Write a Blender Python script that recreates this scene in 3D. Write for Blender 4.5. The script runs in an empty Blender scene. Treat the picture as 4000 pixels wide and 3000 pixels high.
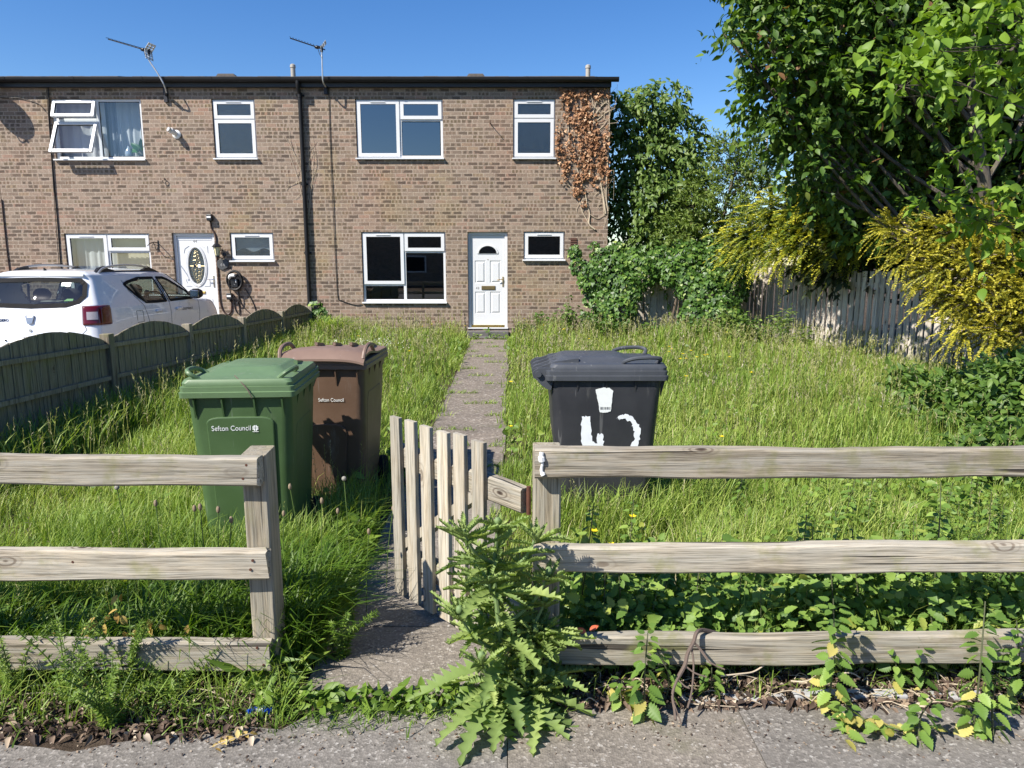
import bpy, bmesh, math, random
import numpy as np
from mathutils import Vector, Matrix, Euler
from mathutils.geometry import tessellate_polygon
R = math.radians
random.seed(4242)
rng = np.random.default_rng(4242)
C = bpy.context.scene.collection
SC = bpy.context.scene

# ------------------------------------------------------------------ camera
PITCH = R(9.6)
cam = bpy.data.objects.new('camera', bpy.data.cameras.new('camera'))
cam.data.sensor_fit = 'HORIZONTAL'; cam.data.sensor_width = 36.0
cam.data.lens = 2770 / 4000 * 36
cam.data.clip_start = 0.05; cam.data.clip_end = 2000
cam.location = (0, 0, 1.6); cam.rotation_euler = (R(90) - PITCH, 0, 0)
C.objects.link(cam); SC.camera = cam

# ------------------------------------------------------------------ sky, sun, exposure
LIGHT = Vector((.80, .65, -1.0)).normalized()          # the way the sunlight travels
W = bpy.data.worlds.new('World'); SC.world = W; W.use_nodes = True
wn = W.node_tree.nodes; wl = W.node_tree.links
sky = wn.new('ShaderNodeTexSky'); sky.sky_type = 'NISHITA'; sky.sun_disc = False
sky.sun_elevation = math.asin(-LIGHT.z); sky.sun_rotation = math.atan2(-LIGHT.x, -LIGHT.y) % (2 * math.pi)
sky.air_density = 1.0; sky.dust_density = 0.2; sky.ozone_density = 2.5; sky.altitude = 0
bg = wn['Background']; bg.inputs['Strength'].default_value = 0.090
hsv = wn.new('ShaderNodeHueSaturation'); hsv.inputs['Hue'].default_value = 0.510; hsv.inputs['Saturation'].default_value = 1.33
wl.new(sky.outputs['Color'], hsv.inputs['Color']); wl.new(hsv.outputs['Color'], bg.inputs['Color'])
sun_data = bpy.data.lights.new('sun', 'SUN'); sun_data.energy = 4.9; sun_data.angle = R(0.53); sun_data.color = (1.0, 0.94, 0.85)
sun = bpy.data.objects.new('sun', sun_data); sun.rotation_euler = LIGHT.to_track_quat('-Z', 'Y').to_euler(); C.objects.link(sun)
SC.view_settings.view_transform = 'Standard'; SC.view_settings.look = 'None'
SC.view_settings.exposure = 0.86; SC.view_settings.gamma = 1.0
SC.cycles.max_bounces = 8; SC.cycles.transparent_max_bounces = 16
SC.cycles.use_denoising = True

# ------------------------------------------------------------------ helpers: measuring
_c, _s = math.cos(PITCH), math.sin(PITCH)
def P(px, py, Y):
    """a point seen at a pixel of the 4000x3000 photograph, standing at distance Y"""
    u, v = (px - 2000) / 2770, (py - 1500) / 2770
    t = Y / (_c - v * _s)
    return np.array([u * t, Y, 1.6 + t * (-_s - v * _c)])
def gz(x, y):
    k = np.clip((np.asarray(y, float) - 4.0) / 10.9, 0, 1)
    return 0.13 * k * k * (3 - 2 * k)

# ------------------------------------------------------------------ helpers: objects
WORLD = set()                                       # things whose parts are modelled in world coordinates
def props(o, label=None, cat=None, group=None, kind=None):
    for k, v in (('label', label), ('category', cat), ('group', group), ('kind', kind)):
        if v: o[k] = v
    return o
def thing(name, label, cat, loc=(0, 0, 0), rotz=0.0, group=None, world=False):
    o = bpy.data.objects.new(name, None); o.empty_display_size = 0.2; C.objects.link(o)
    o.location = loc; o.rotation_euler = (0, 0, rotz)
    if world: WORLD.add(o.name)
    return props(o, label, cat, group)
def adopt(o, parent):
    if parent is not None:
        o.parent = parent
        if parent.name in WORLD: o.matrix_parent_inverse = Matrix.Translation(-Vector(parent.location))
def copy_tree(o, parent=None):
    c = o.copy(); C.objects.link(c); c.parent = parent
    for ch in list(o.children): copy_tree(ch, c)
    return c
def npmesh(name, V, F, m, parent=None, smooth=False, rnd=None):
    """a mesh object from arrays: V n x 3, F a list of index arrays (triangles, quads)"""
    me = bpy.data.meshes.new(name)
    V = np.ascontiguousarray(V, np.float32)
    Fs = F if isinstance(F, list) else [F]
    Fs = [np.asarray(f, np.int32) for f in Fs if len(f)]
    me.vertices.add(len(V)); me.vertices.foreach_set('co', V.ravel())
    idx = np.concatenate([f.ravel() for f in Fs]); n = sum(len(f) for f in Fs)
    tot = np.concatenate([np.full(len(f), f.shape[1], np.int32) for f in Fs])
    start = np.concatenate([[0], np.cumsum(tot)[:-1]]).astype(np.int32)
    me.loops.add(len(idx)); me.loops.foreach_set('vertex_index', idx.astype(np.int32))
    me.polygons.add(n); me.polygons.foreach_set('loop_start', start); me.polygons.foreach_set('loop_total', tot)
    if smooth: me.polygons.foreach_set('use_smooth', np.ones(n, bool))
    if rnd is not None:
        a = me.attributes.new('rnd', 'FLOAT', 'POINT'); a.data.foreach_set('value', np.ascontiguousarray(rnd, np.float32))
    me.update(calc_edges=True); me.validate()
    if m is not None: me.materials.append(m)
    o = bpy.data.objects.new(name, me); C.objects.link(o); adopt(o, parent)
    return o
class MB:
    """collects shapes and links them as one mesh object"""
    def __init__(s): s.v = []; s.f = []
    def add(s, vs, fs):
        b = len(s.v); s.v += [tuple(map(float, q)) for q in vs]; s.f += [tuple(b + i for i in f) for f in fs]; return s
    def box(s, x0, x1, y0, y1, z0, z1):
        return s.add([(x0,y0,z0),(x1,y0,z0),(x1,y1,z0),(x0,y1,z0),(x0,y0,z1),(x1,y0,z1),(x1,y1,z1),(x0,y1,z1)],
                     [(0,3,2,1),(4,5,6,7),(0,1,5,4),(1,2,6,5),(2,3,7,6),(3,0,4,7)])
    def beam(s, p, q, w, h, up=(0,0,1)):
        """a rectangular bar from p to q: w across, h along up"""
        p, q, up = Vector(p), Vector(q), Vector(up); d = (q - p).normalized()
        a = d.cross(up).normalized() * w / 2; b = a.cross(d).normalized() * h / 2
        c = [p-a-b, p+a-b, p+a+b, p-a+b, q-a-b, q+a-b, q+a+b, q-a+b]
        return s.add(c, [(0,3,2,1),(4,5,6,7),(0,1,5,4),(1,2,6,5),(2,3,7,6),(3,0,4,7)])
    def tube(s, pts, r, n=8, cap=True):
        pts = [Vector(p) for p in pts]; k = len(pts)
        rad = list(r) if hasattr(r, '__len__') else [r] * k
        b = len(s.v); prev = None
        for i, p in enumerate(pts):
            t = (pts[min(i+1, k-1)] - pts[max(i-1, 0)])
            if t.length < 1e-9: t = Vector((0,0,1))
            t.normalize()
            if prev is None:
                a = t.orthogonal().normalized()
            else:
                a = (prev - t * prev.dot(t)); a = a.normalized() if a.length > 1e-6 else t.orthogonal().normalized()
            prev = a; c = t.cross(a)
            for j in range(n):
                th = 2 * math.pi * j / n
                s.v.append(tuple(p + (a * math.cos(th) + c * math.sin(th)) * rad[i]))
        for i in range(k - 1):
            for j in range(n):
                j2 = (j + 1) % n
                s.f.append((b+i*n+j, b+i*n+j2, b+(i+1)*n+j2, b+(i+1)*n+j))
        if cap:
            s.f.append(tuple(b + j for j in reversed(range(n)))); s.f.append(tuple(b + (k-1)*n + j for j in range(n)))
        return s
    def loft(s, rings, cap=True):
        b = len(s.v); n = len(rings[0])
        for r_ in rings: s.v += [tuple(map(float, q)) for q in r_]
        for i in range(len(rings) - 1):
            for j in range(n):
                j2 = (j + 1) % n; s.f.append((b+i*n+j, b+i*n+j2, b+(i+1)*n+j2, b+(i+1)*n+j))
        if cap:
            s.f.append(tuple(b + j for j in reversed(range(n)))); s.f.append(tuple(b + (len(rings)-1)*n + j for j in range(n)))
        return s
    def prism(s, outline, fmap, d0, d1):
        """outline of 2-D points; fmap(a, b, depth) gives the point"""
        n = len(outline)
        vs = [fmap(a, b, d0) for a, b in outline] + [fmap(a, b, d1) for a, b in outline]
        return s.add(vs, [tuple(range(n)), tuple(n + i for i in reversed(range(n)))] +
                     [(i, i + n, (i + 1) % n + n, (i + 1) % n) for i in range(n)])
    def sphere(s, c, r, n=10, sq=(1,1,1)):
        rings = []
        for i in range(1, n):
            ph = math.pi * i / n
            rings.append([(c[0]+r*sq[0]*math.sin(ph)*math.cos(2*math.pi*j/(n+2)), c[1]+r*sq[1]*math.sin(ph)*math.sin(2*math.pi*j/(n+2)), c[2]-r*sq[2]*math.cos(ph)) for j in range(n+2)])
        return s.loft(rings)
    def build(s, name, m, parent=None, smooth=False, bevel=0.0, seg=2):
        me = bpy.data.meshes.new(name); me.from_pydata(s.v, [], s.f); me.update()
        bm = bmesh.new(); bm.from_mesh(me); bmesh.ops.recalc_face_normals(bm, faces=bm.faces); bm.to_mesh(me); bm.free()
        if smooth:
            for p in me.polygons: p.use_smooth = True
            me.set_sharp_from_angle(angle=R(40))
        if m is not None: me.materials.append(m)
        o = bpy.data.objects.new(name, me); C.objects.link(o); adopt(o, parent)
        if bevel > 0:
            b = o.modifiers.new('bevel', 'BEVEL'); b.width = bevel; b.segments = seg; b.limit_method = 'ANGLE'; b.angle_limit = R(50)
        return o
def lettering(name, body, size, m, parent, loc, rot, extrude=0.001, align='LEFT', space=1.0, width=None):
    cu = bpy.data.curves.new(name, 'FONT'); cu.body = body; cu.size = size; cu.extrude = extrude; cu.align_x = align; cu.space_character = space
    t = bpy.data.objects.new(name, cu); C.objects.link(t)
    me = bpy.data.meshes.new_from_object(t.evaluated_get(bpy.context.evaluated_depsgraph_get()))
    bpy.data.objects.remove(t); bpy.data.curves.remove(cu)
    me.materials.clear(); me.materials.append(m)
    if width:
        xs_ = [v.co.x for v in me.vertices]; k = width / (max(xs_) - min(xs_))
        for v in me.vertices: v.co.x = (v.co.x - min(xs_)) * k
    me.transform(Matrix.Translation(loc) @ Euler(rot).to_matrix().to_4x4())
    o = bpy.data.objects.new(name, me); C.objects.link(o); adopt(o, parent)
    return o

# ------------------------------------------------------------------ helpers: leaves
def unit(a):
    return a / np.maximum(np.linalg.norm(a, axis=-1, keepdims=True), 1e-9)
def frames(d, nrm):
    y = unit(d); x = unit(np.cross(y, nrm)); z = np.cross(x, y)
    return np.stack([x, y, z], axis=-1)
def scatter(name, tV, tF, pos, Rm, S, rnd, m, parent=None, smooth=False):
    tV = np.asarray(tV, float); tF = np.asarray(tF, int); n = len(pos); k = len(tV)
    S = np.asarray(S, float); S = np.repeat(S[:, None], 3, 1) if S.ndim == 1 else S
    V = np.einsum('nij,nkj->nki', Rm, tV[None] * S[:, None, :]) + pos[:, None, :]
    F = (tF[None] + (np.arange(n) * k)[:, None, None]).reshape(-1, tF.shape[1])
    return npmesh(name, V.reshape(-1, 3), F, m, parent, smooth, np.repeat(np.asarray(rnd, float), k))
def rand_dirs(n):
    return unit(rng.normal(size=(n, 3)))
def leaf_shape(w=.25, fold=.07, droop=.22, pos=((.16, .62), (.42, 1.0), (.68, .74), (.86, .36))):
    v, f = [(0, 0, 0)], []
    for t, k in pos: z = -droop * t * t; v += [(-w * k, t, z + fold * k), (0, t, z), (w * k, t, z + fold * k)]
    v.append((0, 1.04, -droop * 1.08)); f += [(0, 2, 1), (0, 3, 2)]; n = len(pos)
    for i in range(n - 1): a = 1 + 3 * i; f += [(a, a+1, a+4), (a, a+4, a+3), (a+1, a+2, a+5), (a+1, a+5, a+4)]
    a = 1 + 3 * (n - 1); e = len(v) - 1; f += [(a, a+1, e), (a+1, a+2, e)]
    return v, f
LEAF = leaf_shape()
SMALL = ([(0,0,0),(.27,.45,.07),(0,1,-.05),(-.27,.45,.07)], [(0,1,2),(0,2,3)])
NARROW = ([(0,0,0),(.10,.4,.03),(0,1,-.08),(-.10,.4,.03)], [(0,1,2),(0,2,3)])
IVY = ([(0,0,0),(.42,-.08,.05),(.55,.35,.04),(.26,.5,.06),(0,1,-.06),(-.26,.5,.06),(-.55,.35,.04),(-.42,-.08,.05),(0,.3,0)],
       [(0,1,8),(1,2,8),(2,3,8),(3,4,8),(4,5,8),(5,6,8),(6,7,8),(7,0,8)])
def toothed(n=7):
    v, f = [], []
    for i in range(2 * n + 1):
        t = i / (2 * n); w = (.37 * math.sin(math.pi * (t * .94 + .04) ** .72) ** .85) * (1.0 if i % 2 else .74)
        yb = t + (-.03 if i % 2 else .02); v += [(-w, yb, .07 - .16 * t * t), (0, t, -.14 * t * t), (w, yb, .07 - .16 * t * t)]
    for i in range(2 * n): a = 3 * i; f += [(a, a+1, a+4), (a, a+4, a+3), (a+1, a+2, a+5), (a+1, a+5, a+4)]
    return v, f
NETTLE = toothed(7); TOOTH = toothed(4)
def shoots(centres, radii, n, length, per, spread=.55, droop=.25, shell=.55, squash=.8):
    """leafy shoots growing outwards through the blobs of a crown: (leaf positions, leaf directions, how far out along the shoot)"""
    centres = np.asarray(centres, float); radii = np.asarray(radii, float)
    w = radii ** 2; which = rng.choice(len(radii), n, p=w / w.sum())
    d = rand_dirs(n); r_ = radii[which] * (shell + (1 - shell) * rng.random(n) ** .7)
    base = centres[which] + d * r_[:, None] * np.array([1, 1, squash])
    gd = unit(d + rng.normal(size=(n, 3)) * spread + np.array([0, 0, .25]))
    L = length * (.6 + .8 * rng.random(n))
    t = (np.arange(per)[None] + rng.random((n, per))) / per
    pos = base[:, None] + gd[:, None] * (L[:, None] * t)[..., None]
    pos[..., 2] -= droop * L[:, None] * t ** 2
    side = rand_dirs(n * per).reshape(n, per, 3)
    ld = unit(gd[:, None] * .6 + side * .8 + np.array([0, 0, -droop]))
    return pos.reshape(-1, 3), ld.reshape(-1, 3), t.reshape(-1), base, gd
def leaf_normals(n, up=.9, toward=(0, -.35, 0)):
    return unit(rng.normal(size=(n, 3)) * .55 + np.array([0, 0, up]) + np.array(toward))
# ------------------------------------------------------------------ materials
class NT:
    def __init__(s, name):
        s.m = bpy.data.materials.new(name); s.m.use_nodes = True; s.t = s.m.node_tree
        s.b = s.t.nodes['Principled BSDF']; s.out = s.t.nodes['Material Output']
    def n(s, typ, **kw):
        nd = s.t.nodes.new(typ)
        for k, v in kw.items():
            if k.startswith('in_'):
                nd.inputs[int(k[3:]) if k[3:].isdigit() else k[3:].replace('_', ' ')].default_value = v
            else: setattr(nd, k, v)
        return nd
    def l(s, a, b): s.t.links.new(a, b)
    def sv(s, inp, v):
        if hasattr(v, 'links') or isinstance(v, bpy.types.NodeSocket): s.l(v, inp)
        else: inp.default_value = v
    def math(s, op, a, b=0.0, c=None, clamp=False):
        nd = s.n('ShaderNodeMath', operation=op, use_clamp=clamp); s.sv(nd.inputs[0], a); s.sv(nd.inputs[1], b)
        if c is not None: s.sv(nd.inputs[2], c)
        return nd.outputs[0]
    def mix(s, f, a, b, blend='MIX'):
        nd = s.n('ShaderNodeMix', data_type='RGBA', blend_type=blend); s.sv(nd.inputs[0], f)
        for i, v in ((6, a), (7, b)):
            if isinstance(v, bpy.types.NodeSocket): s.l(v, nd.inputs[i])
            else: nd.inputs[i].default_value = (*v[:3], 1)
        return nd.outputs[2]
    def obj(s, scale=(1, 1, 1), loc=(0, 0, 0)):
        tc = s.n('ShaderNodeTexCoord'); mp = s.n('ShaderNodeMapping'); mp.inputs['Scale'].default_value = scale; mp.inputs['Location'].default_value = loc
        s.l(tc.outputs['Object'], mp.inputs['Vector']); return mp.outputs[0]
    def noise(s, vec, scale, detail=4, rough=.6, out=0):
        nd = s.n('ShaderNodeTexNoise'); nd.inputs['Scale'].default_value = scale; nd.inputs['Detail'].default_value = detail; nd.inputs['Roughness'].default_value = rough
        s.l(vec, nd.inputs['Vector']); return nd.outputs[out]
    def step(s, v, a, b, lo=0.0, hi=1.0):
        nd = s.n('ShaderNodeMapRange', interpolation_type='SMOOTHSTEP'); s.sv(nd.inputs[0], v)
        for i, q in enumerate((a, b, lo, hi)): nd.inputs[i + 1].default_value = q
        return nd.outputs[0]
    def ramp(s, v, stops):
        nd = s.n('ShaderNodeValToRGB'); e = nd.color_ramp.elements
        while len(e) < len(stops): e.new(.5)
        for q, (p, c) in zip(e, stops): q.position = p; q.color = (*c[:3], 1)
        s.l(v, nd.inputs[0]); return nd.outputs[0]
    def bump(s, h, strength=.3, dist=.01):
        nd = s.n('ShaderNodeBump'); nd.inputs['Strength'].default_value = strength; nd.inputs['Distance'].default_value = dist
        s.l(h, nd.inputs['Height']); s.l(nd.outputs[0], s.b.inputs['Normal']); return nd.outputs[0]
    def set(s, **kw):
        for k, v in kw.items(): s.sv(s.b.inputs[k.replace('_', ' ')], v if not (isinstance(v, tuple) and len(v) == 3) else (*v, 1))
        return s
def plain(name, c, rough=.5, metal=0.0, var=.12, scale=6.0, bump=0.0, bscale=80.0, coat=0.0, spec=.5):
    """one colour, gently mottled with wear"""
    t = NT(name); o = t.obj(); nz = t.noise(o, scale, 5)
    f = t.math('MULTIPLY_ADD', t.math('SUBTRACT', nz, .5), 2 * var, 1.0)
    mx = t.n('ShaderNodeVectorMath', operation='SCALE'); mx.inputs[0].default_value = c; t.l(f, mx.inputs['Scale'])
    t.l(mx.outputs[0], t.b.inputs['Base Color'])
    t.set(Roughness=t.math('MULTIPLY_ADD', t.math('SUBTRACT', nz, .5), .25, rough), Metallic=metal, Coat_Weight=coat, Specular_IOR_Level=spec)
    if bump: t.bump(t.noise(o, bscale, 3), bump, .004)
    return t.m
def leafy(name, stops, rough=.45, trans=.3, tint=(1.25, 1.35, .55), spec=.4):
    """leaf tissue: colour by each leaf's own number, light passing through"""
    t = NT(name); at = t.n('ShaderNodeAttribute', attribute_name='rnd')
    stops = [(p, (min(c[0] * 1.22, c[1] * .95), c[1] * 1.02, c[2] * .95) if c[1] > c[0] and c[1] > c[2] * 1.5 else c) for p, c in stops]
    col = t.ramp(at.outputs['Fac'], stops); t.l(col, t.b.inputs['Base Color']); t.set(Roughness=rough, Specular_IOR_Level=spec)
    tr = t.n('ShaderNodeBsdfTranslucent'); t.l(t.mix(1.0, col, tint, 'MULTIPLY'), tr.inputs['Color'])
    ms = t.n('ShaderNodeMixShader'); ms.inputs[0].default_value = trans
    t.l(t.b.outputs[0], ms.inputs[1]); t.l(tr.outputs[0], ms.inputs[2]); t.l(ms.outputs[0], t.out.inputs['Surface'])
    return t.m
def brick_material():
    t = NT('brown_brick'); tc = t.n('ShaderNodeTexCoord'); sp = t.n('ShaderNodeSeparateXYZ')
    ge = t.n('ShaderNodeNewGeometry'); sn = t.n('ShaderNodeSeparateXYZ'); t.l(ge.outputs['Normal'], sn.inputs[0])
    t.l(tc.outputs['Object'], sp.inputs[0])
    side = t.math('GREATER_THAN', t.math('ABSOLUTE', sn.outputs[0]), .7)
    # along the wall: x on the front, y on the sides
    hx = t.math('ADD', t.math('MULTIPLY', sp.outputs[0], t.math('SUBTRACT', 1.0, side)), t.math('MULTIPLY', sp.outputs[1], side))
    z = t.math('MULTIPLY_ADD', sp.outputs[2], 1 / .0745, .15)
    wob = t.noise(tc.outputs['Object'], 2.5, 2)
    z = t.math('ADD', z, t.math('MULTIPLY', t.math('SUBTRACT', wob, .5), .22))
    row = t.math('FLOOR', z); fv = t.math('FRACT', z)
    wr = t.n('ShaderNodeTexWhiteNoise', noise_dimensions='1D'); t.l(row, wr.inputs['W'])
    u = t.math('ADD', t.math('MULTIPLY_ADD', hx, 1 / .2235, t.math('MULTIPLY', t.math('MODULO', t.math('ADD', row, 200), 2.0), .5)), t.math('MULTIPLY', wr.outputs[0], .16))
    bi = t.math('FLOOR', u); fu = t.math('FRACT', u)
    cb = t.n('ShaderNodeCombineXYZ'); t.l(bi, cb.inputs[0]); t.l(row, cb.inputs[1]); t.l(side, cb.inputs[2])
    wn_ = t.n('ShaderNodeTexWhiteNoise', noise_dimensions='3D'); t.l(cb.outputs[0], wn_.inputs['Vector'])
    r1 = wn_.outputs['Value']; sc = t.n('ShaderNodeSeparateColor'); t.l(wn_.outputs['Color'], sc.inputs[0])
    r2, r3, r4 = sc.outputs[0], sc.outputs[1], sc.outputs[2]
    fine = t.noise(t.obj((1, 1, 1)), 55, 4, .7); mid = t.noise(t.obj((1, 1, 1)), 14, 3)
    # mortar between the bricks
    du = t.math('ABSOLUTE', t.math('SUBTRACT', fu, .5)); dv = t.math('ABSOLUTE', t.math('SUBTRACT', fv, .5))
    jit = t.math('MULTIPLY', t.math('SUBTRACT', fine, .5), .06)
    edge = t.math('MAXIMUM', t.math('ADD', du, t.math('MULTIPLY', jit, .5)), t.math('ADD', t.math('MULTIPLY', t.math('SUBTRACT', dv, .42), 0.45), t.math('ADD', .4695, jit)))
    mortar = t.step(edge, .472, .484)
    # dark kiss marks: one long, two or three across each brick
    num = t.math('FLOOR', t.math('MULTIPLY_ADD', r1, 2.6, 1.0))
    g = t.math('ABSOLUTE', t.math('SUBTRACT', t.math('FRACT', t.math('MULTIPLY_ADD', fu, num, t.math('MULTIPLY', t.math('SUBTRACT', r2, .5), .35))), .5))
    wid = t.math('MULTIPLY_ADD', t.math('DIVIDE', 1.0, num), .20, .20)
    dd = t.math('MAXIMUM', t.math('SUBTRACT', g, wid), t.math('MULTIPLY', t.math('SUBTRACT', dv, .34), .9))
    dd = t.math('ADD', dd, t.math('MULTIPLY', t.math('SUBTRACT', mid, .5), .42))
    dark = t.math('MULTIPLY', t.step(dd, .085, -.07), t.step(r3, .05, .8, .08, .92))
    light_ = t.ramp(r4, [(0, (.218, .160, .120)), (.4, (.278, .212, .160)), (.75, (.305, .232, .178)), (.92, (.305, .198, .146)), (1, (.292, .225, .15))])
    darkc = t.ramp(r2, [(0, (.090, .068, .054)), (.5, (.118, .090, .068)), (.85, (.14, .108, .066)), (1, (.155, .10, .072))])
    col = t.mix(dark, light_, darkc)
    col = t.mix(mortar, col, (.37, .31, .25))
    col = t.mix(1.0, col, t.ramp(fine, [(.25, (.70, .70, .70)), (.75, (1.28, 1.28, 1.28))]), 'MULTIPLY')
    # big damp and lichen patches
    big = t.noise(t.obj((1, 1, .6)), 1.1, 5, .6); big2 = t.noise(t.obj((1, 1, .5), (7, 3, 1)), .8, 4, .6)
    col = t.mix(t.math('MULTIPLY', t.step(big, .53, .68), .38), col, t.mix(1.0, col, (1.0, .98, .68), 'MULTIPLY'))
    col = t.mix(t.math('MULTIPLY', t.step(big2, .5, .66), .25), col, t.mix(1.0, col, (1.12, .88, .82), 'MULTIPLY'))
    pale = t.noise(t.obj((1, 1, .35), (2, 8, 5)), 2.2, 5, .65)
    col = t.mix(t.math('MULTIPLY', t.step(pale, .58, .78), .22), col, (.40, .34, .28))
    t.l(col, t.b.inputs['Base Color']); t.set(Roughness=.9, Specular_IOR_Level=.2)
    h = t.math('ADD', t.math('MULTIPLY', t.math('SUBTRACT', 1.0, mortar), .6), t.math('MULTIPLY', t.noise(t.obj((1, 1, 1)), 75, 4, .7), .75))
    t.bump(h, .55, .006)
    return t.m
def wood(name, along, light_, dark, grey, green=.25, crack=.6, scale=1.0):
    """weathered timber with its grain running along one axis"""
    t = NT(name); sc = [26, 26, 26]; sc[along] = 1.6
    o = t.obj(tuple(q * scale for q in sc)); g1 = t.noise(o, 1.0, 6, .65)
    sc2 = [60, 60, 60]; sc2[along] = 2.2
    g2 = t.noise(t.obj(tuple(q * scale for q in sc2), (3, 1, 2)), 1.0, 3, .6)
    sc4 = [210, 210, 210]; sc4[along] = 5.5
    g3 = t.noise(t.obj(tuple(q * scale for q in sc4), (6, 6, 1)), 1.0, 2, .6)
    big = t.noise(t.obj((1, 1, 1), (5, 2, 8)), 3.5, 4, .6); big2 = t.noise(t.obj((1, 1, 1), (1, 9, 4)), 5.0, 4, .65)
    inf = t.n('ShaderNodeObjectInfo')
    col = t.ramp(g1, [(.34, dark), (.44, light_), (.54, grey), (.66, tuple(q * 1.12 for q in light_))])
    col = t.mix(1.0, col, t.ramp(g2, [(.34, (.64, .63, .60)), (.46, (1, 1, 1)), (.62, (1.14, 1.14, 1.14))]), 'MULTIPLY')
    col = t.mix(t.step(big, .4, .65, 0, .6), col, grey)
    col = t.mix(1.0, col, t.ramp(g3, [(.34, (.62, .61, .59)), (.47, (1, 1, 1)), (.64, (1.14, 1.14, 1.14))]), 'MULTIPLY')
    sc3 = [34, 34, 34]; sc3[along] = .9
    cr = t.step(t.noise(t.obj(tuple(q * scale for q in sc3), (9, 4, 6)), 1.0, 2, .5), .30, .36, crack, 0)
    col = t.mix(cr, col, (.035, .028, .022))
    col = t.mix(t.math('MULTIPLY', t.step(big2, .52, .68), green), col, (.20, .20, .075))
    vo = t.n('ShaderNodeTexVoronoi', feature='F1'); vs = [3.2, 9, 9]; vs = [10, 10, 10]; vs[along] = 4.5
    t.l(t.obj(tuple(vs), (.4, .3, .7)), vo.inputs['Vector']); vo.inputs['Scale'].default_value = .8
    rings = t.math('SINE', t.math('MULTIPLY_ADD', vo.outputs['Distance'], 75.0, t.math('MULTIPLY', g1, 6.0)))
    sv = t.n('ShaderNodeSeparateColor'); t.l(vo.outputs['Color'], sv.inputs[0])
    near = t.math('MULTIPLY', t.step(vo.outputs['Distance'], .30, .12), t.step(sv.outputs[0], .45, .5))
    col = t.mix(t.math('MULTIPLY', near, t.step(rings, -.3, .9, .15, .75)), col, (.10, .072, .05))
    col = t.mix(t.math('MULTIPLY', t.step(vo.outputs['Distance'], .09, .05), t.step(sv.outputs[0], .45, .5)), col, (.05, .035, .025))
    hs = t.n('ShaderNodeHueSaturation'); t.l(col, hs.inputs['Color']); t.l(t.math('MULTIPLY_ADD', inf.outputs['Random'], .36, .82), hs.inputs['Value'])
    t.l(hs.outputs[0], t.b.inputs['Base Color']); t.set(Roughness=.85, Specular_IOR_Level=.25)
    t.bump(t.math('SUBTRACT', t.math('ADD', g1, t.math('MULTIPLY', t.math('ADD', g2, g3), .6)), t.math('MULTIPLY', cr, 1.5)), .75, .004)
    return t.m
def glass(name, tint=(.75, .8, .8), refl=.10, bumpy=0.0, mottled=0.0):
    """a window pane: mirror-like reflection over clear, slightly tinted glass"""
    t = NT(name); t.t.nodes.remove(t.b)
    tr = t.n('ShaderNodeBsdfTransparent'); tr.inputs[0].default_value = (*tint, 1)
    gl = t.n('ShaderNodeBsdfGlossy'); gl.inputs['Roughness'].default_value = .012 if not bumpy else .10; gl.inputs['Color'].default_value = (1, 1, 1, 1)
    bp = t.n('ShaderNodeBump'); nz = t.noise(t.obj(), 60 if bumpy else 1.3, 2); t.l(nz, bp.inputs['Height'])
    bp.inputs['Strength'].default_value = bumpy if bumpy else .02; bp.inputs['Distance'].default_value = .01; t.l(bp.outputs[0], gl.inputs['Normal'])
    ge = t.n('ShaderNodeNewGeometry'); dp = t.n('ShaderNodeVectorMath', operation='DOT_PRODUCT'); t.l(ge.outputs['Incoming'], dp.inputs[0]); t.l(ge.outputs['Normal'], dp.inputs[1])
    f = t.math('MULTIPLY_ADD', t.math('POWER', t.math('SUBTRACT', 1.0, t.math('ABSOLUTE', dp.outputs['Value'])), 5.0), .85 - refl, refl + .03, clamp=True)
    ms = t.n('ShaderNodeMixShader'); t.l(f, ms.inputs[0]); t.l(tr.outputs[0], ms.inputs[1]); t.l(gl.outputs[0], ms.inputs[2])
    last = ms
    if mottled:
        df = t.n('ShaderNodeBsdfDiffuse'); df.inputs[0].default_value = (.5, .55, .55, 1)
        m2 = t.n('ShaderNodeMixShader'); sp_ = t.noise(t.obj(), 70, 2); t.l(t.math('MULTIPLY', t.step(sp_, .45, .72), mottled), m2.inputs[0])
        t.l(ms.outputs[0], m2.inputs[1]); t.l(df.outputs[0], m2.inputs[2]); last = m2
    t.l(last.outputs[0], t.out.inputs['Surface']); return t.m
def paving(name, c1, c2, chips, scale=120.0, crack=True, green=.0):
    t = NT(name); o = t.obj(); n1 = t.noise(o, 1.4, 6, .65); n2 = t.noise(o, 9, 5, .7)
    vo = t.n('ShaderNodeTexVoronoi'); vo.inputs['Scale'].default_value = scale; t.l(o, vo.inputs['Vector'])
    sc = t.n('ShaderNodeSeparateColor'); t.l(vo.outputs['Color'], sc.inputs[0])
    base = t.mix(t.step(n1, .35, .65), c1, c2)
    st = t.ramp(sc.outputs[0], [(0, tuple(q * .35 for q in chips)), (.35, tuple(q * .75 for q in chips)), (.7, chips), (.93, tuple(min(1, q * 1.7) for q in chips)), (1, (.5, .48, .44))])
    col = t.mix(t.step(n2, .25, .75, .25, .75), base, st)
    col = t.mix(t.step(t.noise(t.obj((1, 1, 1), (4, 4, 0)), 4, 6, .7), .55, .75, 0, .5), col, tuple(q * .45 for q in c1))
    if green: col = t.mix(t.step(t.noise(t.obj((1, 1, 1), (8, 1, 0)), 3, 6, .7), .55, .7, 0, green), col, (.09, .10, .03))
    t.l(col, t.b.inputs['Base Color']); t.set(Roughness=.88, Specular_IOR_Level=.3)
    t.bump(t.math('ADD', t.math('MULTIPLY', vo.outputs['Distance'], .8), n2), .5, .004); return t.m
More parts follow.
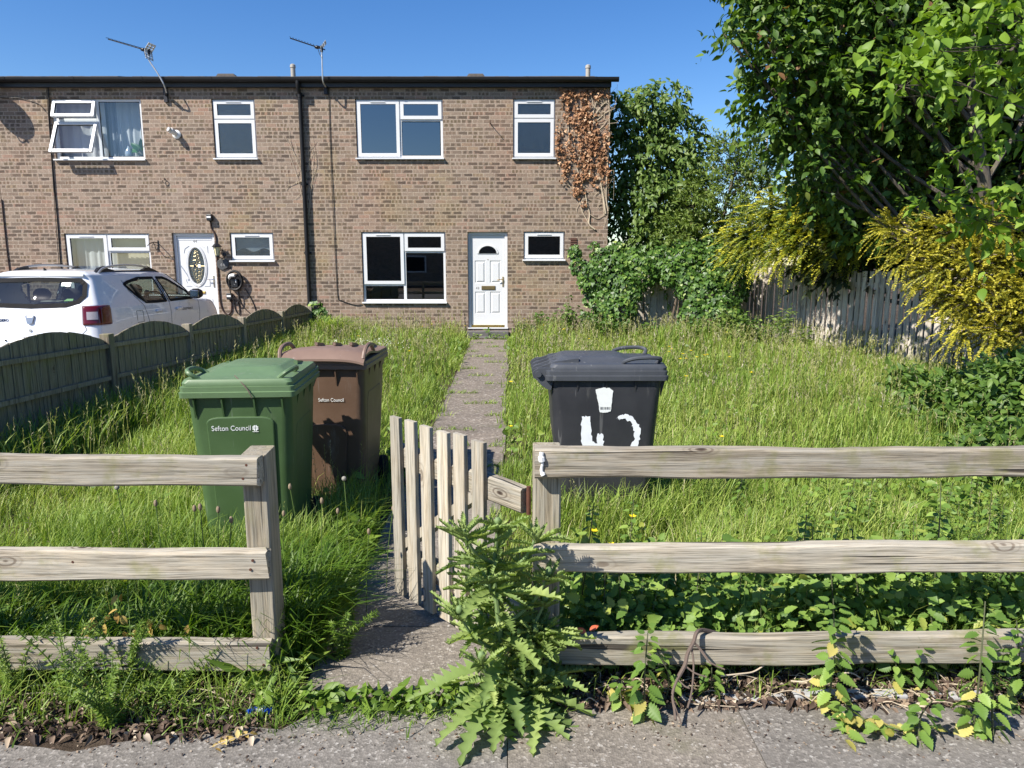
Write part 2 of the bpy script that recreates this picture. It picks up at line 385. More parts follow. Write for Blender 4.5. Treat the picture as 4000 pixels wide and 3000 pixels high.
def soil_material():
    t = NT('soil'); o = t.obj(); n1 = t.noise(o, 2.2, 6, .7); n2 = t.noise(o, 30, 6, .75)
    col = t.mix(t.step(n1, .4, .6), (.045, .032, .022), (.085, .064, .046))
    col = t.mix(t.step(n2, .45, .7, 0, .7), col, (.15, .115, .085))
    t.l(col, t.b.inputs['Base Color']); t.set(Roughness=.95, Specular_IOR_Level=.1); t.bump(n2, .9, .02); return t.m
M = {}
M['brick'] = brick_material()
M['upvc'] = plain('white_upvc', (.64, .65, .66), .35, var=.03, scale=3)
M['upvc_old'] = plain('yellowed_upvc', (.62, .58, .50), .4, var=.05, scale=3)
M['seal'] = plain('black_rubber', (.012, .012, .013), .8, spec=.15)
M['glass'] = glass('window_glass', (.50, .56, .58), .17)
M['glass_clear'] = glass('clear_window_glass', (.85, .9, .9), .07)
M['glass_obscure'] = glass('obscured_glass', (.5, .56, .58), .10, bumpy=.35, mottled=.07)
M['car_glass'] = glass('car_glass', (.55, .62, .60), .05)
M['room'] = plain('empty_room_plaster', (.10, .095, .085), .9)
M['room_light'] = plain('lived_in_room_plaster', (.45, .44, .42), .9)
M['gutter'] = plain('black_plastic', (.012, .012, .013), .5, var=.25, scale=4, spec=.3)
M['fascia'] = plain('black_painted_board', (.02, .02, .022), .5, var=.3)
M['roof'] = plain('grey_roof_tile', (.12, .105, .095), .9, var=.45, scale=9, bump=.5)
M['grey_pipe'] = plain('grey_vent_pipe', (.33, .31, .27), .5, var=.12)
M['gold'] = plain('brass', (.70, .48, .16), .3, metal=1.0)
M['bronze'] = plain('dull_bronze', (.30, .22, .10), .4, metal=.8)
M['badge_metal'] = plain('badge_metal', (.38, .38, .40), .32, metal=.9, var=.03)
M['chrome'] = plain('chrome', (.75, .75, .76), .12, metal=1.0, var=.03)
M['alu'] = plain('weathered_aluminium', (.55, .55, .54), .4, metal=.7)
M['black'] = plain('black_satin', (.012, .012, .014), .35)
M['cable'] = plain('black_cable', (.015, .013, .012), .6)
M['brown_cable'] = plain('brown_conduit', (.045, .022, .015), .5)
M['white_plastic'] = plain('white_plastic', (.72, .73, .72), .35, var=.04)
M['number_grey'] = plain('number_metal', (.32, .30, .27), .4, metal=.4)
M['lead'] = plain('gilt_lead_came', (.62, .52, .30), .35, metal=.8)
M['slate'] = plain('dark_slate', (.055, .058, .06), .7, var=.35, scale=20, bump=.6)
M['slate_carved'] = plain('carved_slate', (.25, .25, .25), .7)
M['lamp_glass'] = plain('cream_lamp_glass', (.62, .58, .36), .25)
M['terracotta'] = plain('brown_air_brick', (.10, .045, .03), .7)
M['concrete_step'] = plain('dark_concrete', (.11, .105, .10), .9, var=.4, scale=12, bump=.6)
M['rail_wood'] = wood('weathered_rail_timber', 0, (.345, .298, .225), (.19, .162, .122), (.315, .292, .242), green=.6, crack=.9)
M['post_wood'] = wood('weathered_post_timber', 2, (.29, .245, .175), (.16, .135, .095), (.245, .225, .178), green=.28, crack=.5)
M['pale_wood'] = wood('silvered_pale_timber', 2, (.39, .335, .25), (.22, .185, .135), (.355, .33, .275), green=.1, crack=.4)
M['fence_grey'] = wood('silver_grey_boards', 2, (.56, .50, .42), (.30, .26, .21), (.52, .47, .41), green=.12, crack=.5)
M['fence_dark'] = wood('green_stained_boards', 2, (.21, .185, .13), (.11, .095, .068), (.24, .215, .16), green=.4, crack=.6)
M['fence_post'] = wood('mossy_fence_post', 2, (.25, .21, .15), (.12, .10, .075), (.27, .24, .185), green=.4, crack=.4)
M['rust'] = plain('rusted_steel', (.10, .038, .022), .85, metal=.2, var=.5, scale=40, bump=.4)
M['dark_metal'] = plain('blackened_steel', (.03, .03, .035), .5, metal=.5)
M['pavement'] = paving('pavement_aggregate', (.215, .195, .172), (.16, .147, .13), (.185, .17, .15), 115)
M['path'] = paving('worn_path_slabs', (.235, .205, .170), (.175, .154, .130), (.20, .178, .15), 120, green=.25)
M['path_old'] = paving('old_mossy_slabs', (.215, .178, .145), (.155, .132, .110), (.20, .17, .14), 60, green=.4)
M['kerb'] = plain('grey_concrete_edging', (.36, .36, .36), .9, var=.3, scale=10, bump=.5)
M['drive'] = paving('concrete_drive', (.27, .25, .23), (.20, .19, .18), (.22, .2, .19), 90)
M['soil'] = soil_material()
M['road'] = plain('asphalt', (.05, .05, .052), .9, var=.3, scale=40, bump=.5)
M['bark'] = wood('cherry_bark', 2, (.085, .072, .056), (.03, .026, .022), (.125, .108, .088), green=.15, crack=.5, scale=.5)
M['twig'] = plain('twig_bark', (.15, .115, .085), .9, var=.3, scale=15)
M['dead_twig'] = plain('bleached_dead_twig', (.36, .29, .21), .9, var=.3, scale=15)
M['pale_twig'] = plain('pale_dry_stem', (.48, .40, .29), .9, var=.3, scale=15)
M['dark_branch'] = plain('dead_branch_bark', (.115, .085, .068), .9, var=.4, scale=20, bump=.5)
M['rowan_bark'] = plain('pale_dead_trunk', (.36, .33, .29), .9, var=.3, scale=10)
G3 = lambda a, b, c, d=None: [(0, a), (.5, b), (.93 if d else 1, c)] + ([(1, d)] if d else [])
M['grass'] = leafy('grass_blade', [(0, (.085, .175, .026)), (.35, (.178, .325, .052)), (.7, (.295, .43, .10)), (.9, (.38, .46, .17)), (1, (.52, .48, .28))], .5, .35, (1.2, 1.25, .6))
M['grass_dark'] = leafy('coarse_grass_blade', [(0, (.045, .12, .012)), (.5, (.095, .20, .02)), (1, (.18, .29, .04))], .45, .35)
M['seed'] = leafy('grass_seed_head', [(0, (.20, .25, .06)), (.25, (.27, .30, .10)), (.55, (.38, .36, .18)), (.85, (.42, .37, .24)), (1, (.50, .47, .33))], .8, .3, (1, 1, .9))
M['cherry'] = leafy('cherry_leaf', [(0, (.028, .075, .012)), (.5, (.058, .135, .02)), (.86, (.11, .21, .03)), (.97, (.14, .21, .04)), (1, (.17, .09, .04))], .5, .24, (1.4, 1.6, .5), .35)
M['cherry_young'] = leafy('young_cherry_leaf', [(0, (.085, .19, .022)), (.5, (.14, .28, .03)), (1, (.21, .36, .05))], .5, .38, (1.25, 1.3, .5), .35)
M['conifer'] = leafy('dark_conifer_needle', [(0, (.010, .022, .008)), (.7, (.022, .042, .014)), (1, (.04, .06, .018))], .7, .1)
M['bird_cherry'] = leafy('bird_cherry_leaf', [(0, (.045, .105, .022)), (.5, (.085, .17, .035)), (1, (.16, .26, .065))], .5, .25, (1.3, 1.5, .6))
M['rowan'] = leafy('rowan_leaflet', [(0, (.06, .13, .025)), (.5, (.12, .21, .042)), (.9, (.18, .28, .06)), (1, (.20, .15, .09))], .5, .3)
M['cypress'] = leafy('golden_cypress_spray', [(0, (.018, .050, .010)), (.42, (.05, .11, .014)), (.72, (.20, .29, .025)), (1, (.60, .56, .045))], .55, .2, (1.1, 1.1, .5))
M['lonicera'] = leafy('golden_honeysuckle_leaf', [(0, (.05, .085, .015)), (.4, (.15, .18, .022)), (.72, (.44, .40, .035)), (1, (.64, .57, .08))], .5, .25, (1.1, 1.1, .5))
M['ivy'] = leafy('ivy_leaf', [(0, (.022, .065, .012)), (.5, (.052, .135, .022)), (.8, (.11, .23, .04)), (1, (.24, .36, .10))], .45, .16, (1.2, 1.4, .5), .4)
M['dead_ivy'] = leafy('dead_ivy_leaf', [(0, (.15, .075, .038)), (.5, (.36, .185, .092)), (.85, (.53, .31, .165)), (1, (.60, .43, .28))], .7, .15, (1.2, .9, .6))
M['shrub'] = leafy('bramble_leaf', [(0, (.033, .09, .016)), (.5, (.07, .155, .027)), (.9, (.14, .25, .05)), (1, (.19, .29, .07))], .5, .25)
M['nettle'] = leafy('nettle_leaf', [(0, (.055, .135, .026)), (.5, (.125, .25, .05)), (.8, (.22, .37, .08)), (.9, (.36, .35, .07)), (1, (.54, .46, .15))], .5, .28)
M['thistle'] = leafy('thistle_leaf', [(0, (.12, .22, .065)), (.5, (.215, .35, .11)), (1, (.34, .48, .18))], .6, .36, (1.2, 1.3, .6))
M['thistle_stem'] = plain('thistle_stem', (.14, .21, .075), .7, var=.2)
M['green_stem'] = plain('green_stem', (.085, .14, .03), .6, var=.25)
M['red_stem'] = plain('nettle_stem', (.075, .085, .04), .7, var=.25)
M['cleaver'] = leafy('cleaver_leaf', [(0, (.06, .135, .018)), (.5, (.11, .22, .03)), (1, (.20, .31, .055))], .5, .3)
M['litter'] = leafy('dead_leaf', [(0, (.04, .027, .02)), (.4, (.095, .062, .044)), (.7, (.19, .135, .095)), (.88, (.33, .25, .17)), (1, (.48, .40, .30))], .85, .1, (1, 1, 1))
M['yellow'] = plain('buttercup_petal', (.80, .58, .012), .3, var=.05)
M['white_flower'] = leafy('white_floret', [(0, (.62, .62, .48)), (1, (.78, .78, .68))], .6, .2, (1, 1, 1))
M['yellow_leaf'] = leafy('yellowed_leaf', [(0, (.36, .22, .05)), (.5, (.56, .40, .11)), (1, (.66, .52, .22))], .6, .3, (1, 1, .7))
# ------------------------------------------------------------------ ground, pavement, path
def sheet(name, xs, ys, zf, m):
    X, Y = np.meshgrid(xs, ys); Z = zf(X, Y); n, k = X.shape
    i = np.arange(n * k).reshape(n, k)
    F = np.stack([i[:-1, :-1], i[:-1, 1:], i[1:, 1:], i[1:, :-1]], -1).reshape(-1, 4)
    o = npmesh(name, np.stack([X, Y, Z], -1).reshape(-1, 3), F, m, smooth=True); o['kind'] = 'structure'; return o
def slab_strip(name, outline, z, h, m):
    mb = MB(); mb.prism(outline, lambda a, b, d: (a, b, d), z - h, z)
    return mb
xs = np.concatenate([[-600, -200, -60, -25], np.linspace(-14, 14, 57), [25, 60, 200, 600]])
ys = np.concatenate([[-600, -200, -60], np.linspace(-30, 30, 121), [60, 200, 900]])
sheet('ground', xs, ys, gz, M['soil'])
# pavement with a ragged, soil-covered far edge
pts = [(-14, 2.28)]; x = -14.0
while x < 14:
    x += .11; e = 2.24 + .06 * math.sin(x * 1.7 + .6) + .05 * math.sin(x * 5.3) + random.uniform(-.025, .025)
    if x > .2: e += .115
    if -.75 < x < .25: e = 2.36 + random.uniform(-.02, .02)
    pts.append((x, e))
def pave_piece(x0, x1, m):
    inner = [q for q in pts if x0 < q[0] < x1]
    o = [(x0, -1.4), (x1, -1.4), (x1, inner[-1][1])] + inner[::-1] + [(x0, inner[0][1])]
    b = MB(); b.prism(o, lambda a, c, d: (a, c, d), -.06, .006); ob = b.build('pavement', m); ob['kind'] = 'structure'
joints = [-14, -6.2, -3.4, -.015, .82, 4.6, 14]
for a, b in zip(joints[:-1], joints[1:]):
    pave_piece(a + .0015, b - .0015, M['path'] if abs(a + .015) < .01 else M['pavement'])
b = MB(); b.box(-14, 14, -1.56, -1.405, -.2, .008); k = b.build('kerb', M['kerb'], bevel=.012); k['kind'] = 'structure'
sheet('road', [-300, 300], [-9, -1.565], lambda a, b: a * 0 - .11 + .12, M['road'])
for i, (a, b_) in enumerate(((.62, 1.02), (1.05, 1.47), (1.5, 1.92), (1.95, 2.6))):
    b = MB(); b.box(a, b_, 2.385 + .01 * i, 2.435 + .01 * i, -.05, .012 + .012 * (i % 2)); o = b.build('edging_kerb', M['kerb'], bevel=.006); o['kind'] = 'structure'
sheet('driveway', np.linspace(-11.5, -4.35, 12), np.linspace(2.5, 14.88, 40), lambda a, b: gz(a, b) + .006, M['drive'])
# path of separate slabs from the pavement to the door step
y = 2.42; i = 0
while y < 13.9:
    L = .60 if y > 3.4 else .5
    x0, x1 = -.79 + random.uniform(-.015, .015), -.06 + random.uniform(-.015, .015)
    y1 = min(y + L, 13.95); b = MB(); n = 5; tilt = random.uniform(-.006, .006)
    out = [(x0 + .004, y + .006), (x1 - .004, y + .006 + random.uniform(-.006, .006)), (x1 - .004, y1 - .006), (x0 + .004, y1 - .006)]
    z0 = float(gz(0, (y + y1) / 2)); sl = (float(gz(0, y1)) - float(gz(0, y))) / L
    b.prism(out, lambda a, c, d: (a, c, d + .018 + sl * (c - (y + y1) / 2) + tilt * (a + .4)), z0 - .08, z0)
    o = b.build('path', M['path'] if y < 5.2 else M['path_old'], bevel=.005); o['kind'] = 'structure'
    y += L; i += 1

# ------------------------------------------------------------------ houses
FY = 14.9                                           # the front wall's plane
WALL_TOP = 5.07
def house_wall(parent, x0, x1, openings, depth=8.0, left=True, right=True):
    zb = -.15
    bx = sorted({x0, x1, *[o[0] for o in openings], *[o[1] for o in openings]})
    bz = sorted({zb, WALL_TOP, *[o[2] for o in openings], *[o[3] for o in openings]})
    b = MB()
    for i in range(len(bx) - 1):
        for j in range(len(bz) - 1):
            cx, cz = (bx[i] + bx[i+1]) / 2, (bz[j] + bz[j+1]) / 2
            if any(o[0] < cx < o[1] and o[2] < cz < o[3] for o in openings): continue
            b.add([(bx[i],FY,bz[j]),(bx[i+1],FY,bz[j]),(bx[i+1],FY,bz[j+1]),(bx[i],FY,bz[j+1])], [(0,1,2,3)])
    r = .22
    for a, c, d, e in openings:
        b.add([(a,FY,d),(a,FY+r,d),(a,FY+r,e),(a,FY,e)], [(0,1,2,3)]); b.add([(c,FY,d),(c,FY+r,d),(c,FY+r,e),(c,FY,e)], [(3,2,1,0)])
        b.add([(a,FY,e),(a,FY+r,e),(c,FY+r,e),(c,FY,e)], [(0,1,2,3)]); b.add([(a,FY,d),(a,FY+r,d),(c,FY+r,d),(c,FY,d)], [(3,2,1,0)])
    yb = FY + depth
    if right: b.add([(x1,FY,zb),(x1,yb,zb),(x1,yb,WALL_TOP),(x1,FY,WALL_TOP)], [(0,1,2,3)]); b.add([(x1,FY,WALL_TOP),(x1,yb,WALL_TOP),(x1,FY+depth/2,WALL_TOP+1.1)], [(0,1,2)])
    if left: b.add([(x0,FY,zb),(x0,FY,WALL_TOP),(x0,yb,WALL_TOP),(x0,yb,zb)], [(0,1,2,3)])
    b.add([(x0,yb,zb),(x0,yb,WALL_TOP),(x1,yb,WALL_TOP),(x1,yb,zb)], [(0,1,2,3)])
    me = bpy.data.meshes.new('wall'); me.from_pydata(b.v, [], b.f); me.update(); me.materials.append(M['brick'])
    o = bpy.data.objects.new('wall', me); C.objects.link(o); adopt(o, parent); return o
def room(parent, x0, x1, z0, z1, m, depth=3.2, floor=None):
    b = MB(); y0, y1 = FY + .215, FY + depth
    b.add([(x0,y0,z0),(x1,y0,z0),(x1,y1,z0),(x0,y1,z0),(x0,y0,z1),(x1,y0,z1),(x1,y1,z1),(x0,y1,z1)], [(0,1,2,3),(4,7,6,5),(1,5,6,2),(2,6,7,3),(3,7,4,0)])
    me = bpy.data.meshes.new('room'); me.from_pydata(b.v, [], b.f); me.update(); me.materials.append(m)
    o = bpy.data.objects.new('room', me); C.objects.link(o); adopt(o, parent)
def ring_frame(b, x0, x1, z0, z1, w, y0, y1, wb=None):
    wb = wb or w
    b.box(x0, x0 + w, y0, y1, z0, z1); b.box(x1 - w, x1, y0, y1, z0, z1)
    b.box(x0 + w, x1 - w, y0, y1, z1 - w, z1); b.box(x0 + w, x1 - w, y0, y1, z0, z0 + wb)
def window(parent, x0, x1, z0, z1, lights, sill=True, gm='glass', mullions=(), transoms=()):
    """lights: (left, right, top, bottom as fractions, 'sash' or 'fixed', metres pushed open)"""
    fr = MB(); yf = FY + .045; w, h = x1 - x0, z1 - z0
    ring_frame(fr, x0 + .004, x1 - .004, z0 + .012, z1 - .004, .048, yf, yf + .07)
    for a in mullions: fr.box(x0 + a * w - .030, x0 + a * w + .030, yf + .002, yf + .068, z0 + .06, z1 - .052)
    for a, c, d in transoms: fr.box(x0 + a * w + .0305, x0 + c * w - .0305, yf + .003, yf + .066, z1 - d * h - .030, z1 - d * h + .030)
    win = fr.build('window', M['upvc'], parent, bevel=.006)
    for a, c, d, e, kind, op in lights:
        lx0, lx1 = x0 + max(a * w, .03), x0 + min(c * w, w - .03); lz1, lz0 = z1 - max(d * h, .03), z1 - min(e * h, h - .04)
        if a > .01: lx0 += .012
        if c < .99: lx1 -= .012
        if d > .01: lz1 -= .010
        if e < .99: lz0 += .010
        T = None
        if op:
            hgt = lz1 - lz0; an = math.asin(min(.9, op / hgt))
            T = Matrix.Translation((0, yf, lz1)) @ Matrix.Rotation(-an, 4, 'X') @ Matrix.Translation((0, -yf, -lz1))
        if kind == 'sash':
            s_ = MB(); ring_frame(s_, lx0, lx1, lz0, lz1, .066, yf - .022, yf + .03)
            if not op:
                s_.box(lx0 - .003, lx1 + .003, yf - .0015, yf + .0005, lz0 - .004, lz0 - .0005)
            so = s_.build('sash', M['upvc'], win, bevel=.009)
            if T: so.matrix_local = T
            gx0, gx1, gz0, gz1, gy = lx0 + .06, lx1 - .06, lz0 + .06, lz1 - .06, yf - .004
            v = MB(); tw = min(.30, (lx1 - lx0) * .45); cx = (lx0 + lx1) / 2
            if d < .02 and (a < .02 or w < 1.2):
                v.prism([(cx - tw/2, lz1 - .036), (cx + tw/2, lz1 - .036), (cx + tw/2 - .012, lz1 - .020), (cx - tw/2 + .012, lz1 - .020)], lambda p, q, dd: (p, dd, q), yf - .036, yf - .021)
                vo = v.build('trickle_vent', M['upvc'], win)
                if T: vo.matrix_local = T
        else:
            gx0, gx1, gz0, gz1, gy = lx0 + (.03 if a < .01 else .012), lx1 - (.03 if c > .99 else .012), lz0 + .025, lz1 - .02, yf + .022
        sl = MB(); ring_frame(sl, gx0 - .001, gx1 + .001, gz0 - .001, gz1 + .001, .009, gy - .006, gy + .02)
        so = sl.build('glazing_seal', M['seal'], win)
        g = MB(); g.add([(gx0 + .004, gy + .006, gz0 + .004), (gx1 - .004, gy + .006, gz0 + .004), (gx1 - .004, gy + .006, gz1 - .004), (gx0 + .004, gy + .006, gz1 - .004)], [(0, 1, 2, 3)])
        go = g.build('pane', M[gm], win)
        if T: so.matrix_local = T; go.matrix_local = T
    if sill:
        s_ = MB(); s_.prism([(FY - .062, z0 - .022), (FY - .062, z0 + .004), (yf + .03, z0 + .016), (yf + .03, z0 - .022)], lambda p, q, dd: (dd, p, q), x0 - .018, x1 + .018)
        s_.build('sill', M['upvc'], win, bevel=.004)
    return win
def roof(parent, x0, x1, right_end):
    b = MB(); sl = math.tan(R(14.15)); y0 = FY - .12; z0 = 5.205; half = 4.12; n = 12
    for k in range(n):                                   # courses of flat tiles, each lapping the one below
        a, c = y0 + half * k / n, y0 + half * (k + 1) / n + .05
        za, zc = z0 + (a - y0) * sl, z0 + (c - y0) * sl - .012
        m = int((x1 - x0) / .33); 
        for j in range(m):
            xa, xb = x0 + (x1 - x0) * j / m, x0 + (x1 - x0) * (j + 1) / m - .006; dz = random.uniform(-.006, .007)
            b.add([(xa,a,za+dz),(xb,a,za+dz),(xb,c,zc+dz),(xa,c,zc+dz),(xa,a,za+.022+dz),(xb,a,za+.022+dz),(xb,c,zc+.022+dz),(xa,c,zc+.022+dz)],
                  [(0,3,2,1),(4,5,6,7),(0,1,5,4),(1,2,6,5),(2,3,7,6),(3,0,4,7)])
    yr = y0 + half; zr = z0 + half * sl
    b.add([(x0,y0+.02,z0-.02),(x1,y0+.02,z0-.02),(x1,yr,zr-.02),(x0,yr,zr-.02),(x0,FY+8.1,z0-.02),(x1,FY+8.1,z0-.02)], [(0,1,2,3),(3,2,5,4)])
    r = b.build('roof', M['roof'], parent)
    return r
def eaves(parent, x0, x1, end=False):
    f = MB(); f.box(x0, x1, FY - .10, FY - .075, 5.055, 5.195); f.box(x0, x1, FY - .075, FY - .004, 5.055, 5.068); f.build('fascia', M['fascia'], parent)
    g = MB(); prof = [(.0, .0)]; R_ = .056; xe = x1 + (.13 if end else 0)
    cy, cz = FY - .162, 5.187
    prof = [(cy - R_ * 1.04, cz + .028)] + [(cy + R_ * math.cos(t), cz + R_ * math.sin(t)) for t in np.linspace(math.pi, 2 * math.pi, 9)] + [(cy + R_, cz + .02)]
    inner = [(cy + R_ - .006, cz + .02)] + [(cy + (R_ - .006) * math.cos(t), cz + (R_ - .006) * math.sin(t)) for t in np.linspace(2 * math.pi, math.pi, 9)] + [(cy - R_ * 1.04 + .006, cz + .028)]
    g.prism(prof + inner, lambda p, q, d: (d, p, q), x0, xe)
    if end: g.prism(prof, lambda p, q, d: (d, p, q), xe, xe + .006)
    x = x0 + .45
    big = [(cy + (p - cy) * 1.09, cz + (q - cz) * 1.09) for p, q in prof + inner[:1]]
    while x < xe:
        g.prism(big + [(cy, cz)], lambda p, q, d: (d, p, q), x, x + .035); x += 1.35
    return g.build('gutter', M['gutter'], parent, smooth=True)
def vent_pipe(parent, x, y, z0, z1):
    b = MB(); b.tube([(x, y, z0 - .3), (x, y, z0 + .03)], [.075, .07], 14); b.tube([(x, y, z0), (x, y, z1 - .07)], .055, 14)
    b.tube([(x, y, z1 - .09), (x, y, z1 - .08), (x, y, z1 - .02), (x, y, z1)], [.056, .066, .062, .035], 14)
    return b.build('vent_pipe', M['grey_pipe'], parent, smooth=True)
def roof_vent(parent, x, y, z, w):
    b = MB(); b.prism([(-w/2, 0), (w/2, 0), (w/2 - .06, .075), (-w/2 + .06, .075)], lambda p, q, d: (x + p, d, z + q), y, y + .22)
    for k in range(4): b.box(x - w/2 + .09 + k * .2 * w, x - w/2 + .09 + k * .2 * w + .13 * w, y - .004, y, z + .02, z + .05)
    return b.build('roof_vent', M['roof'], parent)

# ---- number 42, the empty end house
H42 = thing('brick_house', 'brown brick end house with empty windows, white four-panel door numbered 42 and dead ivy', 'house', (-1.13, FY, 0), world=True)
X42 = (-4.22, 1.965)
U42, U42B, G42, G42S, D42 = (-3.135, -1.385, 3.706, 4.853), (.022, .87, 3.708, 4.858), (-3.105, -1.37, .811, 2.251), (.238, 1.088, 1.684, 2.26), (-.918, -.090, .262, 2.253)
house_wall(H42, *X42, [U42, U42B, G42, G42S, D42], left=False)
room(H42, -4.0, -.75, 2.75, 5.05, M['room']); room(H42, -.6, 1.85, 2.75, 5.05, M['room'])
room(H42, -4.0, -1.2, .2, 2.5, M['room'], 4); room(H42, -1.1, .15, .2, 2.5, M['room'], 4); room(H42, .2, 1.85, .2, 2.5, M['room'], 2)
window(H42, *U42, [(0, .505, 0, 1, 'sash', 0), (.505, 1, 0, .345, 'sash', 0), (.505, 1, .345, 1, 'fixed', 0)], mullions=(.505,), transoms=((.505, 1, .345),))
window(H42, *U42B, [(0, 1, 0, .325, 'sash', 0), (0, 1, .325, 1, 'sash', 0)], gm='glass_obscure', transoms=((0, 1, .325),))
window(H42, *G42, [(0, .505, 0, .745, 'sash', 0), (.505, 1, 0, .275, 'sash', 0), (.505, 1, .275, 1, 'fixed', 0), (0, .505, .745, 1, 'fixed', 0)], mullions=(.505,), transoms=((.505, 1, .275), (0, .505, .745)))
window(H42, *G42S, [(0, 1, 0, 1, 'sash', 0)])
rf = roof(H42, X42[0], X42[1] + .05, True); vent_pipe(rf, 1.77, 17.5, 5.86, 6.17); roof_vent(rf, -.885, 18.35, 6.115, .46)
eaves(H42, *X42, end=True)
dp = MB(); PX = -4.215
dp.tube([(PX, FY - .17, 5.15), (PX, FY - .17, 5.05), (PX, FY - .12, 4.98), (PX, FY - .075, 4.93), (PX, FY - .065, 4.85), (PX, FY - .065, .1)], .041, 12)
for z in (4.86, 3.15, 1.78, .72): dp.tube([(PX, FY - .065, z), (PX, FY - .065, z + .09)], .048, 12); dp.box(PX - .075, PX + .075, FY - .03, FY - .002, z + .03, z + .065)
dp.build('downpipe', M['gutter'], H42, smooth=True)
# door of 42
def door_frame(parent, D, name='door'):
    x0, x1, z0, z1 = D; b = MB(); y = FY + .06; w = .062
    b.box(x0 + .002, x0 + w, y, y + .08, z0 + .02, z1 - .002); b.box(x1 - w, x1 - .002, y, y + .08, z0 + .02, z1 - .002); b.box(x0 + w, x1 - w, y, y + .08, z1 - w, z1 - .002)
    b.box(x0 - .01, x1 + .01, FY - .02, y + .078, z0 - .005, z0 + .019)
    return b.build('door_frame', M['upvc'], parent, bevel=.006)
df = door_frame(H42, D42)
x0, x1, z0, z1 = D42[0] + .066, D42[1] - .066, D42[2] + .07, D42[3] - .066
dy = FY + .085
def arch_slab(b, x0, x1, z0, z1, hole, y0, y1):
    """a door leaf with one opening given as an outline"""
    outer = [(x0, z0), (x1, z0), (x1, z1), (x0, z1)]; pts_ = outer + list(hole); n = len(hole)
    tri = tessellate_polygon([[Vector((p, q, 0)) for p, q in outer], [Vector((p, q, 0)) for p, q in hole]])
    b.add([(p, y0, q) for p, q in pts_] + [(p, y1, q) for p, q in hole], [tuple(t_) for t_ in tri] + [(4 + i, 4 + (i + 1) % n, 4 + n + (i + 1) % n, 4 + n + i) for i in range(n)])
def raised(b, x0, x1, z0, z1, y):
    """a raised and fielded door panel"""
    d = .022; r1 = [(x0, y, z0), (x1, y, z0), (x1, y, z1), (x0, y, z1)]; r2 = [(x0+d, y+.012, z0+d), (x1-d, y+.012, z0+d), (x1-d, y+.012, z1-d), (x0+d, y+.012, z1-d)]
    e = d + .03; r3 = [(x0+e, y-.004, z0+e), (x1-e, y-.004, z0+e), (x1-e, y-.004, z1-e), (x0+e, y-.004, z1-e)]
    b.loft([[(p[0], y - .009 if 0 else p[1] - .0015, p[2]) for p in r1], r2, r3], cap=False); b.add(r3, [(0, 1, 2, 3)])
dm = MB(); cxd = (x0 + x1) / 2
fanr = .185; fz = 1.815
hole = [(cxd + fanr * math.cos(t), fz + fanr * .83 * math.sin(t)) for t in np.linspace(0, math.pi, 19)]
hole = hole[::-1] + [(cxd + fanr * k, fz) for k in (.6, .2, -.2, -.6)]
# leaf rows: the fan row at the top, panel rows with real holes cut between rails
def leaf_rows():
    cols = [x0 + .075, cxd - .042, cxd + .042, x1 - .075]; rows = [(.563, 1.029), (1.203, 1.672)]
    bz = [z0] + [q for r_ in rows for q in r_] + [1.73]; bx = [x0] + cols + [x1]
    for i in range(len(bx) - 1):
        for j in range(len(bz) - 1):
            if i in (1, 3) and j in (1, 3): raised(dm, bx[i], bx[i+1], bz[j], bz[j+1], dy); continue
            dm.add([(bx[i],dy,bz[j]),(bx[i+1],dy,bz[j]),(bx[i+1],dy,bz[j+1]),(bx[i],dy,bz[j+1])], [(0,1,2,3)])
leaf_rows(); arch_slab(dm, x0, x1, 1.73, z1, hole, dy, dy + .03)
me = dm
dob = me.build('door', M['upvc'], H42)
fm = MB(); ring = lambda k, y: [(cxd + (p - cxd) * k, y, fz - .012 + (q - fz + .012) * k) for p, q in hole]
fm.loft([ring(1.0, dy - .001), ring(1.02, dy - .014), ring(1.16, dy - .014), ring(1.2, dy - .001)], cap=False); fm.build('fanlight_frame', M['upvc'], dob, smooth=True)
g = MB(); g.prism([(p, q) for p, q in hole], lambda p, q, d: (p, d, q), dy + .014, dy + .02); g.build('pane', M['glass'], dob)
b = MB(); b.box(cxd - .135, cxd + .155, dy - .012, dy, 1.068, 1.150); b.box(cxd - .125, cxd + .145, dy - .018, dy - .012, 1.075, 1.135); b.build('letterbox', M['bronze'], dob, bevel=.003)
b = MB(); hx = x1 - .032; b.box(hx - .014, hx + .014, dy - .010, dy, 1.13, 1.34); b.tube([(hx, dy - .008, 1.285), (hx, dy - .045, 1.285), (hx - .05, dy - .05, 1.287), (hx - .12, dy - .048, 1.27)], .009, 8); b.build('handle', M['gold'], dob, bevel=.002, smooth=True)
b = MB(); b.tube([(cxd, dy, 1.695), (cxd, dy - .008, 1.695)], .009, 10); b.build('peephole', M['gold'], dob)
lettering('door_number', '42', .062, M['number_grey'], dob, (x0 + .095, dy - .002, 1.085), (R(90), 0, 0), .002, space=1.25)
b = MB(); b.box(x0 + .0, x1, dy - .02, dy, z0 - .04, z0 + .0); b.build('threshold', M['gold'], df)
st = MB(); st.box(-.93, -.07, FY - .30, FY - .022, .0, .225); st.box(-.90, -.10, FY - .62, FY - .302, .0, .135); so = st.build('doorstep', M['concrete_step'], H42, bevel=.01)
ab = MB(); ab.box(1.205, 1.335, FY - .012, FY - .001, 1.945, 2.13)
for k in range(4): ab.box(1.205, 1.335, FY - .022, FY - .012, 1.955 + k * .045, 1.98 + k * .045)
ab.build('air_brick', M['terracotta'], H42)
b = MB(); b.tube([(-.437, FY, 4.383), (-.437, FY - .06, 4.386), (-.43, FY - .22, 4.40)], [.012, .008, .006], 6); b.build('wall_bracket', M['rust'], H42)

